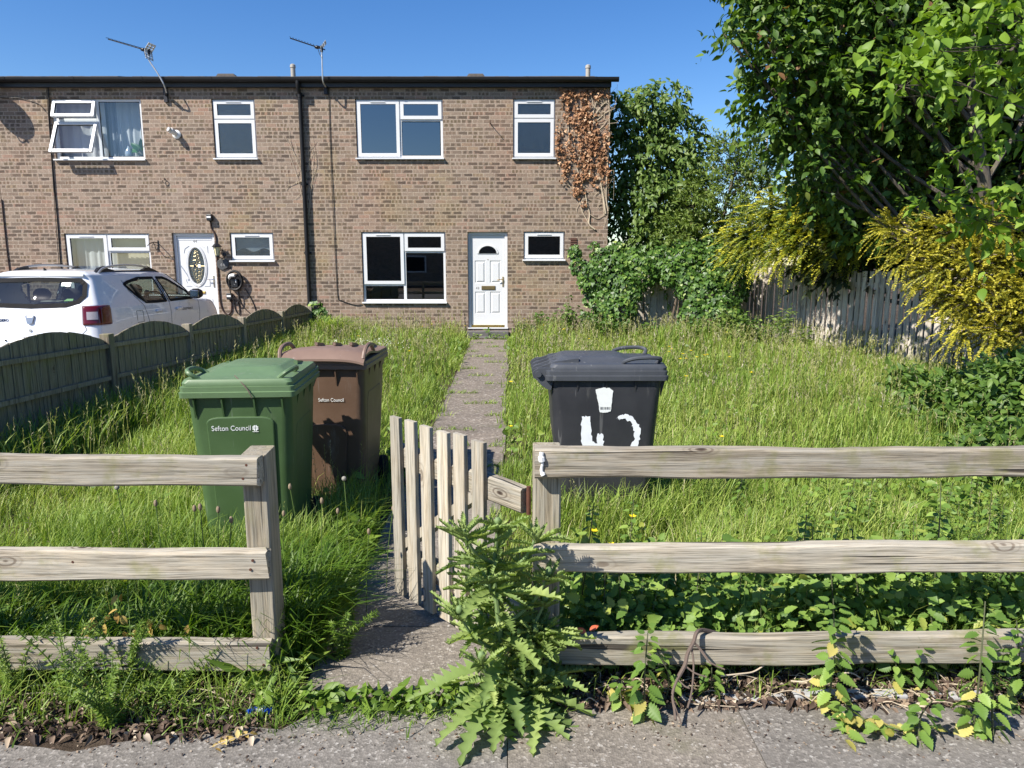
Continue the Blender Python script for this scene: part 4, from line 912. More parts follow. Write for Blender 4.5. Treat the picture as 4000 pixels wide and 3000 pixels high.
# ------------------------------------------------------------------ wheelie bins
def rrect(w, d, r, z, n=5, cy=0.0):
    out = []
    for cx_, cy_, a0 in ((w/2-r, d/2-r, 0), (-w/2+r, d/2-r, 90), (-w/2+r, -d/2+r, 180), (w/2-r, -d/2+r, 270)):
        for k in range(n + 1): a = R(a0 + 90 * k / n); out.append((cx_ + r * math.cos(a), cy + cy_ + r * math.sin(a), z))
    return out
def wheelie_bin(label, loc, rotz, body_m, lid_m, warped=False, ribs=True, panels=True):
    t = thing('wheelie_bin', label, 'wheelie bin', loc, R(rotz), group='wheelie bins in the front garden')
    # local: front faces -y, hinge at +y
    b = MB(); rings = []
    for z, w, d, r_, cy in ((.03, .40, .46, .05, -.02), (.06, .45, .50, .06, -.02), (.30, .475, .55, .06, -.01), (.60, .50, .61, .06, 0), (.86, .52, .645, .05, .0), (.945, .527, .657, .04, .0)): rings.append(rrect(w, d, r_, z, 5, cy))
    b.loft(rings, cap=True)
    bo = b.build('bin_body', body_m, t, smooth=True)
    # moulded front: a raised arched panel between two flutes
    arch = [(-.155, .10)] + [(.155, .10)] + [(.178 - .01 * k / 6 if 0 else .17 * math.cos(a) ** .35 if math.cos(a) > 0 else -.17 * abs(math.cos(a)) ** .35, .79 + .035 * math.sin(a)) for k, a in enumerate(np.linspace(.05, math.pi - .05, 11))]
    fy = lambda z: -(.27 + (z - .06) * .0656) - .003
    if ribs:
        p = MB(); p.prism(arch, lambda x, z, d: (x, fy(z) + d, z), -.008, .02); p.build('front_panel', body_m, bo, bevel=.006)
    else:
        arc2 = [(-.10, .06)] + [(.10, .06)] + [(.13 * (abs(math.cos(a)) ** .5) * (1 if math.cos(a) > 0 else -1), .50 + .06 * math.sin(a)) for a in np.linspace(.0, math.pi, 11)]
        p = MB(); p.prism(arc2, lambda x, z, d: (x, fy(z) + d, z), -.008, .02); p.build('front_panel', body_m, bo, bevel=.006)
    for sx in (-1, 1) if panels else ():              # side panels
        s_ = MB()
        q = [(-.20, .16), (.18, .16), (.21, .70), (.17, .76), (-.19, .76), (-.225, .70)]
        s_.prism(q, lambda y, z, d: (sx * (.2215 + (z - .06) * .045 + d), y, z), -.02, .006); s_.build('side_panel', body_m, bo, bevel=.008)
    rim = MB()
    for (z, w, d, r_) in ():
        pass
    rim.loft([rrect(.535, .665, .03, .924), rrect(.578, .715, .025, .930), rrect(.582, .72, .025, .957), rrect(.570, .707, .025, .960), rrect(.571, .709, .025, .985), rrect(.55, .69, .025, .988)])
    rim.build('rim', lid_m, t, smooth=True)
    g = MB()
    for sx in (-1, 1):                                # gussets under the rim
        for y in (-.17, .0, .17): g.prism([(.0, .924), (.022, .924), (.0, .82)], lambda p, q, d: (sx * (.252 + p), y + d, q), -.004, .004)
    for x in (-.22, -.08, .08, .22): g.prism([(.0, .924), (.028, .924), (.0, .82)], lambda p, q, d: (x + d, -(.324 + p), q), -.004, .004)
    g.build('gusset', body_m, bo)
    lid = MB()
    if warped:
        nx, ny = 15, 13; V = []
        for i in range(nx):
            for j in range(ny):
                u, v = i / (nx - 1) - .5, j / (ny - 1)
                z = 1.0 + .022 * (1 - (2 * u) ** 4) * (1 - .5 * v) + .045 * math.exp(-((v - .25) / .25) ** 2) * (1 - .3 * (2 * u) ** 2) - (.035 if v < .04 else 0)
                V.append((u * .56, -.40 + v * .74, z))
        for dz in (0, -.014): lid.v += [(x, y, z + dz) for x, y, z in V]
        N = nx * ny; I = lambda i, j: i * ny + j
        for i in range(nx - 1):
            for j in range(ny - 1): lid.f += [(I(i,j), I(i+1,j), I(i+1,j+1), I(i,j+1)), (N+I(i,j), N+I(i,j+1), N+I(i+1,j+1), N+I(i+1,j))]
        for i in range(nx - 1): lid.f += [(I(i,0), N+I(i,0), N+I(i+1,0), I(i+1,0)), (I(i,ny-1), I(i+1,ny-1), N+I(i+1,ny-1), N+I(i,ny-1))]
        for j in range(ny - 1): lid.f += [(I(0,j), I(0,j+1), N+I(0,j+1), N+I(0,j)), (I(nx-1,j), N+I(nx-1,j), N+I(nx-1,j+1), I(nx-1,j+1))]
        lo = lid.build('lid', lid_m, t, smooth=True)
    else:
        lid.loft([rrect(.55, .68, .03, .985, cy=-.01), rrect(.553, .685, .03, 1.005, cy=-.01), rrect(.535, .665, .04, 1.022, cy=-.01), rrect(.40, .48, .05, 1.026, cy=.05), rrect(.33, .38, .05, 1.050, cy=.07), rrect(.30, .35, .05, 1.055, cy=.07)])
        lo = lid.build('lid', lid_m, t, smooth=True)
    for sx in (-1, 1):                                # lid grips
        h = MB()
        if warped:
            h.tube(curve([(sx*.27,-.36,1.0), (sx*.275,-.33,1.05), (sx*.275,-.25,1.075), (sx*.272,-.14,1.07), (sx*.27,-.06,1.02)]), .014, 8)
        else:
            h.tube(curve([(sx*.20,-.30,1.02), (sx*.24,-.315,1.05), (sx*.262,-.27,1.062), (sx*.262,-.17,1.058), (sx*.25,-.11,1.04), (sx*.22,-.10,1.02)]), [.011]*41 if 0 else .012, 8)
        h.build('lid_grip', lid_m, lo, smooth=True)
    hg = MB(); hg.tube([(-.27, .40, .965), (.27, .40, .965)], .018, 10)
    for x in (-.24, -.08, .08, .24): hg.prism([(.30, .995), (.36, 1.0), (.40, .998), (.424, .985), (.436, .965), (.430, .942), (.41, .93), (.385, .90), (.35, .875), (.325, .87)], lambda p, q, d: (x + d, p, q), -.012, .012)
    hg.build('hinge_handle', lid_m, t, smooth=True)
    ar = MB()
    for x in (-.19, -.06, .06, .19): ar.prism([(.16, 1.028), (.16, 1.05), (.30, 1.03), (.43, .985), (.43, .955), (.33, .99)], lambda p, q, d: (x + d, p, q), -.01, .01)
    ar.build('lid_arm', lid_m, lo)
    for sx in (-1, 1):
        w_ = MB(); w_.tube([(sx * .225, .24, .10), (sx * .27, .24, .10)], .10, 20); wo = w_.build('wheel', M['seal'], t, smooth=True, bevel=.01)
        w_ = MB(); w_.tube([(sx * .262, .24, .10), (sx * .274, .24, .10)], .055, 14); w_.build('hub', M['black'], wo)
    return t
def binm(name, c, rough=.45):
    t_ = NT(name); o = t_.obj(); n1 = t_.noise(o, 3.5, 6, .65); n2 = t_.noise(t_.obj((1, 1, .25), (3, 2, 1)), 14, 4, .6)
    col = t_.mix(t_.step(n1, .35, .7), c, tuple(q * 1.18 + .004 for q in c))
    col = t_.mix(t_.step(n2, .6, .8, 0, .22), col, (.32, .31, .28))
    sc3 = t_.noise(t_.obj((30, 30, 2.5), (2, 2, 2)), 1.0, 2); col = t_.mix(t_.step(sc3, .66, .72, 0, .12), col, (.5, .5, .48))
    t_.l(col, t_.b.inputs['Base Color']); t_.set(Roughness=t_.math('MULTIPLY_ADD', n1, .3, rough - .12), Specular_IOR_Level=.45); t_.bump(t_.noise(o, 160, 2), .06, .002); return t_.m
M['bin_green'], M['lid_green'] = binm('green_bin_plastic', (.052, .098, .034)), binm('faded_green_lid', (.098, .160, .074))
M['bin_brown'], M['lid_brown'] = binm('brown_bin_plastic', (.110, .066, .042)), binm('faded_brown_lid', (.175, .115, .085))
M['bin_grey'], M['lid_grey'] = binm('charcoal_bin_plastic', (.025, .026, .030)), binm('weathered_charcoal_lid', (.052, .057, .066))
M['letter'] = plain('white_print', (.72, .74, .72), .5, var=.06, scale=30)
M['paint'] = plain('white_brush_paint', (.70, .73, .76), .7, var=.14, scale=25)
gb = wheelie_bin('green wheelie bin printed Sefton Council, in front of the brown one', (-1.43, 3.90, 0), 4.8, M['bin_green'], M['lid_green'])
fyz = lambda z: -(.27 + (z - .06) * .0656) - .003
def council(t, x, z, size, dy_, crest, width):
    o = lettering('lettering', 'Sefton Council', size, M['letter'], t, (x, fyz(z) - dy_, z), (R(93.75), 0, 0), .0006, 'LEFT', 1.02, width)
    if crest:
        b = MB(); cx_, s_ = x + width + size * .62, size * .40; fm = lambda p, q, d: (cx_ + p * s_, fyz(z) - dy_ - d - .001, z + .012 + q * s_)
        for sx in (-1, 1):
            for sz in (-1, 1):
                b.prism([(sx*.1, sz*.1 if sz > 0 else sz*.1), (sx*.1, sz*.95), (sx*.45, sz*.98), (sx*.55, sz*.6), (sx*.98, sz*.5), (sx*.95, sz*.1)], fm, 0, .0012)
        b.prism([(-1, -1.12), (-.5, -1.22), (0, -1.12), (.5, -1.22), (1, -1.12), (1, -1.3), (.5, -1.4), (0, -1.3), (-.5, -1.4), (-1, -1.3)], fm, 0, .0012)
        b.build('council_emblem', M['letter'], t)
council(gb, -.144, .752, .038, .0095, True, .196)
tw = MB(); tw.tube(curve([(-.02, -.30, 1.035), (.02, -.345, 1.012), (.06, -.368, .97), (.08, -.372, .93)]), .003, 5); props(tw.build('twig', M['dark_branch']), 'dark twig lying over the front edge of the green bin lid', 'twig').matrix_world = Matrix.Translation((-1.43, 3.90, 0)) @ Matrix.Rotation(R(4.8), 4, 'Z')
bb = wheelie_bin('brown wheelie bin printed Sefton Council with a warped lid, half behind the green one', (-1.215, 4.88, 0), -1.5, M['bin_brown'], M['lid_brown'], warped=True, ribs=False)
council(bb, -.045, .712, .033, .003, False, .167)
kb = wheelie_bin('charcoal wheelie bin daubed with a white 42, standing on the lawn', (.555, 4.36, 0), 90, M['bin_grey'], M['lid_grey'], ribs=False, panels=False)
# painted number and torn sticker on the side that faces the path's end
def daub(outline, name, m, parent, seed, rag=.006, sub=5, d=.0015):
    r_ = random.Random(seed); o = []
    for i, (x, z) in enumerate(outline):
        x2, z2 = outline[(i + 1) % len(outline)]
        for k in range(sub): f = k / sub; o.append((x + (x2 - x) * f + r_.uniform(-rag, rag), z + (z2 - z) * f + r_.uniform(-rag, rag)))
    X = lambda z: .2245 + (z - .06) * .044 + .003
    me = bpy.data.meshes.new(name); me.from_pydata([(-(X(z) + d), -x, z) for x, z in o], [], [tuple(t_) for t_ in tessellate_polygon([[Vector((x, z, 0)) for x, z in o]])]); me.update()
    me.materials.append(m); ob = bpy.data.objects.new(name, me); C.objects.link(ob); adopt(ob, parent)
    return ob

def side(pts):
    out = []
    for a, b_ in pts:
        q = P(2000 + a / 1.659, 1250 + b_ / 1.659, 4.105); out.append((q[0] - .555, q[2]))
    return out
daub(side([(455,625),(500,622),(512,700),(518,790),(548,800),(552,742),(588,738),(598,830),(600,905),(560,905),(556,856),(465,856),(445,740)]), 'painted_numeral', M['paint'], kb, 3)
daub(side([(678,632),(715,608),(770,620),(815,670),(834,720),(825,800),(790,860),(700,925),(640,950),(640,900),(735,850),(775,815),(796,760),(790,700),(765,660),(725,640),(690,645)]), 'painted_numeral', M['paint'], kb, 4)
daub(side([(540,450),(570,440),(600,435),(628,438),(654,458),(648,520),(638,592),(604,601),(568,598),(560,540)]), 'torn_label', M['letter'], kb, 5, .0015)
bc = MB(); r_ = random.Random(5); x = 572
while x < 634:
    w_ = r_.choice((1.2, 1.6, 2.4)); a, c = side([(x, 580), (x + w_, 562)]); X_ = lambda z: -(.2245 + (z - .06) * .044 + .0055)
    bc.add([(X_(a[1]), -a[0], a[1]), (X_(a[1]), -c[0], a[1]), (X_(c[1]), -c[0], c[1]), (X_(c[1]), -a[0], c[1])], [(0, 1, 2, 3)]); x += w_ + r_.choice((1.2, 2.0, 2.6))
bc.build('barcode', M['black'], kb)
# ------------------------------------------------------------------ white car on the drive
CW = [  # horizontal rings of the body from the sill up: (z, half widths, distances from the tail), tail centre round to nose centre
 (.27, (0,.45,.70,.78,.80,.80,.80,.80,.78,.66,.40,0), (.12,.12,.16,.32,.85,1.45,2.0,2.75,3.35,3.84,4.00,4.02)),
 (.45, (0,.46,.77,.85,.862,.86,.855,.86,.86,.76,.48,0), (.02,.02,.07,.28,.85,1.45,2.0,2.75,3.35,3.88,4.05,4.07)),
 (.62, (0,.46,.785,.862,.868,.862,.858,.862,.868,.77,.48,0), (.0,.01,.06,.28,.85,1.45,2.0,2.75,3.35,3.88,4.06,4.08)),
 (.70, (0,.46,.78,.86,.866,.858,.855,.86,.866,.765,.48,0), (.035,.045,.085,.28,.85,1.45,2.0,2.75,3.35,3.86,4.04,4.06)),
 (.86, (0,.46,.765,.85,.866,.862,.86,.862,.858,.75,.47,0), (.06,.07,.105,.29,.85,1.45,2.0,2.75,3.34,3.80,3.99,4.02)),
 (1.00, (0,.46,.75,.835,.853,.848,.845,.845,.825,.70,.44,0), (.085,.095,.13,.31,.85,1.45,2.0,2.75,3.28,3.66,3.86,3.90)),
 (1.07, (0,.45,.735,.815,.832,.828,.825,.82,.745,.60,.36,0), (.11,.12,.155,.33,.85,1.45,2.0,2.72,2.98,3.12,3.20,3.23)),
 (1.24, (0,.42,.675,.735,.757,.755,.75,.73,.66,.52,.31,0), (.205,.215,.25,.42,.89,1.45,2.0,2.55,2.78,2.86,2.90,2.92)),
 (1.41, (0,.39,.60,.645,.665,.668,.66,.63,.575,.45,.27,0), (.315,.325,.36,.52,.95,1.45,1.97,2.36,2.52,2.57,2.60,2.61)),
 (1.475, (0,.375,.555,.592,.61,.613,.605,.575,.52,.41,.245,0), (.33,.34,.37,.53,.96,1.45,1.93,2.26,2.39,2.44,2.47,2.48)),
 (1.515, (0,.31,.44,.47,.49,.49,.485,.46,.41,.33,.2,0), (.42,.43,.47,.58,.98,1.45,1.9,2.15,2.25,2.29,2.31,2.32)),
 (1.535, (0,.15,.20,.22,.23,.23,.23,.22,.2,.16,.1,0), (.65,.66,.70,.78,1.05,1.45,1.85,2.0,2.06,2.09,2.1,2.1)),
]
CAR = thing('parked_car', 'white hatchback with black roof rails parked on the drive behind the wavy fence', 'car', (-6.07, 8.88, 0), R(-.5))
def catmull(a, n):
    a = np.asarray(a, float); out = []
    for i in range(len(a) - 1):
        p0, p1, p2, p3 = a[max(i-1, 0)], a[i], a[i+1], a[min(i+2, len(a)-1)]
        if i == 0: p0 = 2 * p1 - p2
        if i + 2 > len(a) - 1: p3 = 2 * p2 - p1
        for k in range(n):
            t = k / n; out.append(.5 * (2*p1 + (p2-p0)*t + (2*p0-5*p1+4*p2-p3)*t*t + (3*p1-p0-3*p2+p3)*t**3))
    return np.array(out + [a[-1]])
grid = np.array([[(x, y, z) for x, y in zip(hw, ys_)] for z, hw, ys_ in CW])      # rings x around x 3
half = catmull(np.transpose(catmull(grid, 7), (1, 0, 2)), 12)                      # around x up x 3
half[0, :, 0] = 0; half[-1, :, 0] = 0
full = np.concatenate([half, (half * np.array([-1, 1, 1]))[-2:0:-1]], 0)           # closed loop round the car
na, nu = full.shape[:2]
ai, ui = np.meshgrid(np.arange(na), np.arange(nu - 1), indexing='ij')
quads = np.stack([ai * nu + ui, ((ai + 1) % na) * nu + ui, ((ai + 1) % na) * nu + ui + 1, ai * nu + ui + 1], -1).reshape(-1, 4)
VV = full.reshape(-1, 3)
cen = VV[quads].mean(1); nrm_ = np.cross(VV[quads[:, 2]] - VV[quads[:, 0]], VV[quads[:, 3]] - VV[quads[:, 1]]); nrm_ = unit(nrm_)
if (nrm_ * (cen - np.array([0, 2, .8]))).sum() < 0: quads = quads[:, ::-1]; nrm_ = -nrm_
def inside(px, py, poly):
    poly = np.asarray(poly); r_ = np.zeros(len(px), bool); j = len(poly) - 1
    for i in range(len(poly)):
        xi, yi = poly[i]; xj, yj = poly[j]
        c = ((yi > py) != (yj > py)) & (px < (xj - xi) * (py - yi) / (yj - yi + 1e-12) + xi); r_ ^= c; j = i
    return r_
SIDE_W = {'rear_window': [(1.62, 1.06), (1.90, 1.06), (1.845, 1.40), (1.42, 1.40), (1.10, 1.355), (.98, 1.325), (1.10, 1.20), (1.30, 1.07)],
          'front_window': [(2.02, 1.06), (2.90, 1.065), (2.60, 1.22), (2.30, 1.36), (2.18, 1.395), (1.955, 1.40)]}
REAR_W = [(-.58, 1.13), (-.44, 1.088), (0, 1.075), (.44, 1.088), (.58, 1.13), (.635, 1.20), (.60, 1.34), (.53, 1.395), (0, 1.405), (-.53, 1.395), (-.60, 1.34), (-.635, 1.20)]
WIND = [(-.72, 1.09), (.72, 1.09), (.55, 1.43), (0, 1.45), (-.55, 1.43)]
sidef = (np.abs(nrm_[:, 0]) > .55) & (cen[:, 1] > .5); rearf = (cen[:, 1] < .75) & (nrm_[:, 1] < -.35); frontf = (cen[:, 1] > 2.2) & (nrm_[:, 1] > .3)
hole = np.zeros(len(quads), bool); sets = {}
for nm, poly in SIDE_W.items():
    for sg in (1, -1):
        q = sidef & (np.sign(cen[:, 0]) == sg) & inside(cen[:, 1], cen[:, 2], poly); sets[(nm, sg)] = q; hole |= q
q = rearf & inside(cen[:, 0], cen[:, 2], REAR_W); sets[('tailgate_window', 0)] = q; hole |= q
q = frontf & inside(cen[:, 0], cen[:, 2], WIND); sets[('windscreen', 0)] = q; hole |= q
archq = np.zeros(len(quads), bool)
for wy in (.80, 3.28): archq |= (np.abs(nrm_[:, 0]) > .4) & ((cen[:, 1] - wy) ** 2 + (cen[:, 2] - .34) ** 2 < .345 ** 2)
AI, UI = ai.reshape(-1), ui.reshape(-1); AI = np.minimum(AI, na - 1 - AI)          # the body's own grid: round it and up it
lamp = (AI >= 19) & (AI < 38) & (UI >= 27) & (UI < 42)
M['car_paint'] = plain('white_car_paint', (.74, .755, .78), .30, var=.015, coat=1.0)
body = npmesh('body', VV, quads[~hole & ~archq & ~lamp], M['car_paint'], CAR, True)
sm = body.modifiers.new('thick', 'SOLIDIFY'); sm.thickness = .012; sm.offset = -1
def patch(mask, off, name, m, parent):
    q = quads[mask]; used, inv = np.unique(q, return_inverse=True)
    vn = np.zeros_like(VV); np.add.at(vn, quads.ravel(), np.repeat(nrm_, 4, 0)); vn = unit(vn)
    return npmesh(name, VV[used] + vn[used] * off, inv.reshape(-1, 4), m, parent, True)
for (nm, sg), q in sets.items(): patch(q, -.006, nm, M['car_glass'], CAR)
M['lamp_red'] = plain('dark_red_lens', (.095, .003, .005), .15, var=.1, coat=.4)
M['lamp_clear'] = plain('clear_lens', (.34, .31, .31), .15, var=.25, scale=60, coat=1.0)
for sg in (1, -1):
    q = lamp & (np.sign(cen[:, 0]) == sg); lo = patch(q, .012, 'tail_light', M['lamp_red'], CAR)
    sd = lo.modifiers.new('thick', 'SOLIDIFY'); sd.thickness = .03; sd.offset = -1
    patch(q & (UI >= 30) & (UI < 35) & (AI >= 21) & (AI < 28), .0165, 'lens', M['lamp_clear'], lo)
def surf_path(poly, kind, sg=1, n=14, off=.004):
    """lays a 2-D outline on the body and returns the points a little proud of it"""
    out = []; poly = [np.array(p) for p in poly]
    sel = (np.sign(cen[:, 0]) == sg) & (np.abs(nrm_[:, 0]) > .3) & (cen[:, 1] > .25) if kind == 'side' else (cen[:, 1] < .8) & (nrm_[:, 1] < -.2) if kind == 'rear' else (nrm_[:, 1] > .2) & (cen[:, 1] > 2.0)
    cc, nn_ = cen[sel], nrm_[sel]; key = cc[:, [1, 2]] if kind == 'side' else cc[:, [0, 2]]
    for i in range(len(poly) - 1):
        for k in range(n):
            p = poly[i] + (poly[i+1] - poly[i]) * k / n; d = ((key - p) ** 2).sum(1); j = np.argsort(d)[:4]; w = 1 / (d[j] + 1e-6); w /= w.sum()
            c_ = (cc[j] * w[:, None]).sum(0); m_ = unit((nn_[j] * w[:, None]).sum(0)); q = c_ + m_ * off
            if kind == 'side': q[1], q[2] = p
            else: q[0], q[2] = p
            out.append(q)
    return [tuple(q) for q in out]
def flat_ribbon(path, w, n_axis):
    b = MB(); path = [Vector(p) for p in path]; k = len(path)
    for i in range(k):
        t = (path[(i + 1) % k] - path[i - 1]).normalized(); s_ = t.cross(Vector(n_axis)).normalized() * w / 2
        b.v += [tuple(path[i] - s_), tuple(path[i] + s_)]
    b.f = [(2*i, 2*i+1, (2*i+3) % (2*k), (2*i+2) % (2*k)) for i in range(k)]
    return b
for sg in (1, -1):
    for nm, poly in SIDE_W.items():
        flat_ribbon(surf_path(poly + poly[:1], 'side', sg, 14, .006), .042, (sg, 0, .3)).build('window_seal', M['seal'], CAR, True)
    b = MB(); b.tube(surf_path([(1.30, 1.06), (1.02 + .1, 1.36)], 'side', sg, 8, .003), .018, 6); b.tube(surf_path([(1.97, 1.03), (1.90, 1.42)], 'side', sg, 8, -.004), .012, 6); b.build('window_bar', M['black'], CAR)
    for line in ([(1.60, .34), (1.48, .60), (1.30, .80), (1.22, 1.02), (1.02, 1.22), (.97, 1.40)], [(2.0, .34), (1.97, .8), (1.965, 1.05)], [(2.86, .40), (2.92, .8), (2.94, 1.05)]):
        b = MB(); b.tube(surf_path(line, 'side', sg, 10, -.001), .004, 5); b.build('shut_line', M['seal'], CAR)
    for y in (1.50, 2.13):                                # door handles, each over a flat black patch painted as recess shade
        hb = MB(); path = surf_path([(y, .925), (y + .20, .925)], 'side', sg, 10, .012); hb.tube(path, [.012] + [.022] * 8 + [.012], 8); hb.build('door_handle', M['car_paint'], CAR, smooth=True)
        hb = MB(); q = surf_path([(y + .03, .945), (y + .17, .945)], 'side', sg, 6, .003); q2 = surf_path([(y + .04, .905), (y + .16, .905)], 'side', sg, 6, .003)
        hb.add(q + q2[::-1], [tuple(range(len(q) * 2))]); hb.build('handle_recess_shade', M['black'], CAR)
    if sg == 1:
        fl = surf_path([(.98, .80), (1.15, .80), (1.15, .96), (.98, .96), (.98, .80)], 'side', sg, 6, .001); b = MB(); b.tube(fl, .003, 5); b.build('fuel_flap_line', M['seal'], CAR)
    rails = MB(); rx = .555
    pts_r = [(sg * (rx + .03), .62, 1.475), (sg * (rx + .005), .78, 1.54), (sg * rx, 1.05, 1.575), (sg * rx, 1.45, 1.585), (sg * (rx - .005), 1.85, 1.565), (sg * (rx - .02), 2.05, 1.53), (sg * (rx - .02), 2.22, 1.478)]
    rails.tube(curve(pts_r, 6), .016, 8); ro = rails.build('roof_rail', M['alu'], CAR, smooth=True)
    ft = MB()
    for ends in (((.50, 1.455), (.62, 1.50), (.72, 1.55), (.88, 1.575), (.90, 1.545), (1.05, 1.515), (1.08, 1.47)), ((2.36, 1.44), (2.2, 1.50), (2.08, 1.535), (1.96, 1.57), (1.93, 1.545), (1.78, 1.51), (1.75, 1.47))):
        ft.prism(ends, lambda p, q, d: (sg * (rx + .035 - max(0, q - 1.45) * .25 + d - .03), p, q), -.022, .022)
    ft.prism([(1.0, 1.47), (1.85, 1.47), (1.85, 1.512), (1.0, 1.512)], lambda p, q, d: (sg * (rx + d), p, q), -.018, .018)
    ft.build('rail_foot', M['gutter'], ro)
    ring_m = lambda x, hw_, hh, yc: [(sg * x, yc + hw_ * math.cos(a), 1.135 + hh * math.sin(a)) for a in np.linspace(0, 2 * math.pi, 13)[:-1]]
    mr = MB(); mr.loft([ring_m(.80, .03, .03, 2.70), ring_m(.86, .06, .05, 2.68), ring_m(.90, .085, .075, 2.66), ring_m(1.0, .085, .08, 2.64), ring_m(1.045, .06, .055, 2.64), ring_m(1.055, .03, .03, 2.64)])
    mo_ = mr.build('wing_mirror', M['gutter'], CAR, smooth=True)
    mg = MB(); mg.prism([(sg * .90, 1.075), (sg * 1.03, 1.085), (sg * 1.03, 1.18), (sg * .90, 1.195)], lambda p, q, d: (p, d, q), 2.55, 2.572); mg.build('mirror_glass', M['chrome'], mo_, bevel=.004)
    for wy in (.80, 3.28):
        ar = MB(); rr2 = []
        for a in np.linspace(-.15, math.pi + .15, 25):
            x = (np.interp(.34 + .36 * math.sin(a), grid[:, 0, 2], grid[:, 4 if wy < 2 else 8, 0])); rr2.append([(sg * (x - .02), wy + .315 * math.cos(a), .34 + .315 * math.sin(a)), (sg * (x + .014), wy + .33 * math.cos(a), .34 + .33 * math.sin(a)), (sg * (x + .012), wy + .375 * math.cos(a), .34 + .375 * math.sin(a)), (sg * (x - .02), wy + .385 * math.cos(a), .34 + .385 * math.sin(a))])
        ar.loft(rr2); ar.build('arch_trim', M['gutter'], CAR, smooth=True)
        ww = MB(); prof = [(.62, .18), (.62, .29), (.66, .318), (.78, .318), (.82, .29), (.82, .19)]
        ww.loft([[(sg * p, wy + q * math.cos(a), .32 + q * math.sin(a)) for a in np.linspace(0, 2 * math.pi, 31)[:-1]] for p, q in prof]); wo = ww.build('wheel', M['seal'], CAR, smooth=True)
        sp_ = MB(); sp_.tube([(sg * .70, wy, .32), (sg * .81, wy, .32)], .05, 12)
        for k in range(5): a = k * 2 * math.pi / 5; sp_.beam((sg * .80, wy, .32), (sg * .80, wy + .19 * math.cos(a), .32 + .19 * math.sin(a)), .05, .02, (sg, 0, 0))
        sp_.build('rim', M['alu'], wo, smooth=True)
flat_ribbon(surf_path(REAR_W + REAR_W[:1], 'rear', 0, 14, .010), .06, (0, -1, .5)).build('window_seal', M['seal'], CAR, True)
flat_ribbon(surf_path(WIND + WIND[:1], 'front', 0), .05, (0, 1, .5)).build('window_seal', M['black'], CAR, True)
b = MB(); b.tube(surf_path([(-.62, .70), (-.70, .78), (-.66, .86), (-.70, 1.06)], 'rear', 0, 8, -.001), .004, 5); b.tube(surf_path([(.62, .70), (.70, .78), (.66, .86), (.70, 1.06)], 'rear', 0, 8, -.001), .004, 5); b.tube(surf_path([(-.62, .695), (0, .685), (.62, .695)], 'rear', 0, 14, -.001), .004, 5); b.build('tailgate_line', M['seal'], CAR)
b = MB(); b.prism([(-.57, 0), (.57, 0), (.55, .10), (-.55, .10)], lambda p, q, d: (p, .26 + q + .2 * (abs(p) / .57) ** 3 * .3, 1.452 + d - .0 + q * .12), -.012, .016); b.build('spoiler', M['car_paint'], CAR, bevel=.008)
b = MB(); b.tube(curve([(.02, .165, 1.10), (.10, .195, 1.125), (.30, .205, 1.13), (.36, .215, 1.14)]), [.03]*6 + [.022]*8 + [.016]*10 + [.012], 8); b.build('wiper', M['black'], CAR, smooth=True)
M['badge_blue'] = plain('dark_blue_badge', (.03, .04, .10), .3, metal=.5)
b = MB(); b.prism([(-.058, .955), (-.046, .965), (-.03, .945), (.03, .945), (.046, .965), (.058, .955), (.034, .862), (.0, .852), (-.034, .862)], lambda p, q, d: (p, .052 + (q - .86) * .18 - d, q), -.004, .012); b.build('badge', M['badge_metal'], CAR, bevel=.003)
b = MB(); b.tube([(0, .06, .775), (0, .035, .775)], .018, 12); b.build('tailgate_lock', M['alu'], CAR)
lettering('lettering', 'SANDERO', .048, M['badge_blue'], CAR, (-.48, .066, .885), (R(80), 0, 0), .003, 'LEFT', 1.0, .20)
lettering('lettering', 'STEPWAY', .055, M['number_grey'], CAR, (.866, 2.33, .885), (R(90), 0, R(90)), .002, 'LEFT', 1.0, .36)
b = MB(); b.box(-.26, .26, .0, .012, .50, .61); b.build('number_plate', plain('yellow_plate', (.75, .55, .06), .4), CAR)
b = MB(); b.box(-.60, .60, -.018, .03, .36, .46); b.build('bumper_insert', M['gutter'], CAR, bevel=.02)
for x in (-.30, .30): b = MB(); b.tube([(x, .01, .655), (x, -.004, .655)], .012, 8); b.build('parking_sensor', M['gutter'], CAR)
b = MB(); b.tube([(0, .45, 1.52), (0, .43, 1.55)], [.02, .008], 8); b.build('aerial', M['black'], CAR)
# cabin
M['trim'] = plain('charcoal_seat_cloth', (.022, .022, .025), .9)
def seat(x, y, z1, w=.24):
    b = MB(); b.loft([rrect(w * 2, .16, .05, .45, cy=y), rrect(w * 2, .14, .05, .75, cy=y - .06), rrect(w * 1.8, .12, .05, z1 - .22, cy=y - .14)]); b.v = [(a + x, c, d) for a, c, d in b.v]
    o = b.build('seat', M['trim'], CAR, smooth=True)
    b = MB(); b.sphere((x, y - .16, z1 - .08), .12, 8, (1.1, .45, .75)); b.tube([(x - .05, y - .15, z1 - .24), (x - .05, y - .16, z1 - .1)], .008, 6); b.tube([(x + .05, y - .15, z1 - .24), (x + .05, y - .16, z1 - .1)], .008, 6); b.build('headrest', M['trim'], o, smooth=True)
for x in (-.36, .36): seat(x, 2.05, 1.30)
for x in (-.40, 0, .40): seat(x, 1.10, 1.27, .18)
b = MB(); b.prism([(2.55, .75), (2.62, 1.02), (2.95, 1.07), (3.1, 1.06), (3.1, .6), (2.7, .55)], lambda p, q, d: (d, p, q), -.68, .68); b.build('dashboard', M['trim'], CAR)
b = MB(); b.tube([(.36 + .18 * math.cos(a), 2.42 + .05 * math.sin(a), 1.0 + .17 * math.sin(a)) for a in np.linspace(0, 2 * math.pi, 21)], .015, 6); b.build('steering_wheel', M['trim'], CAR)
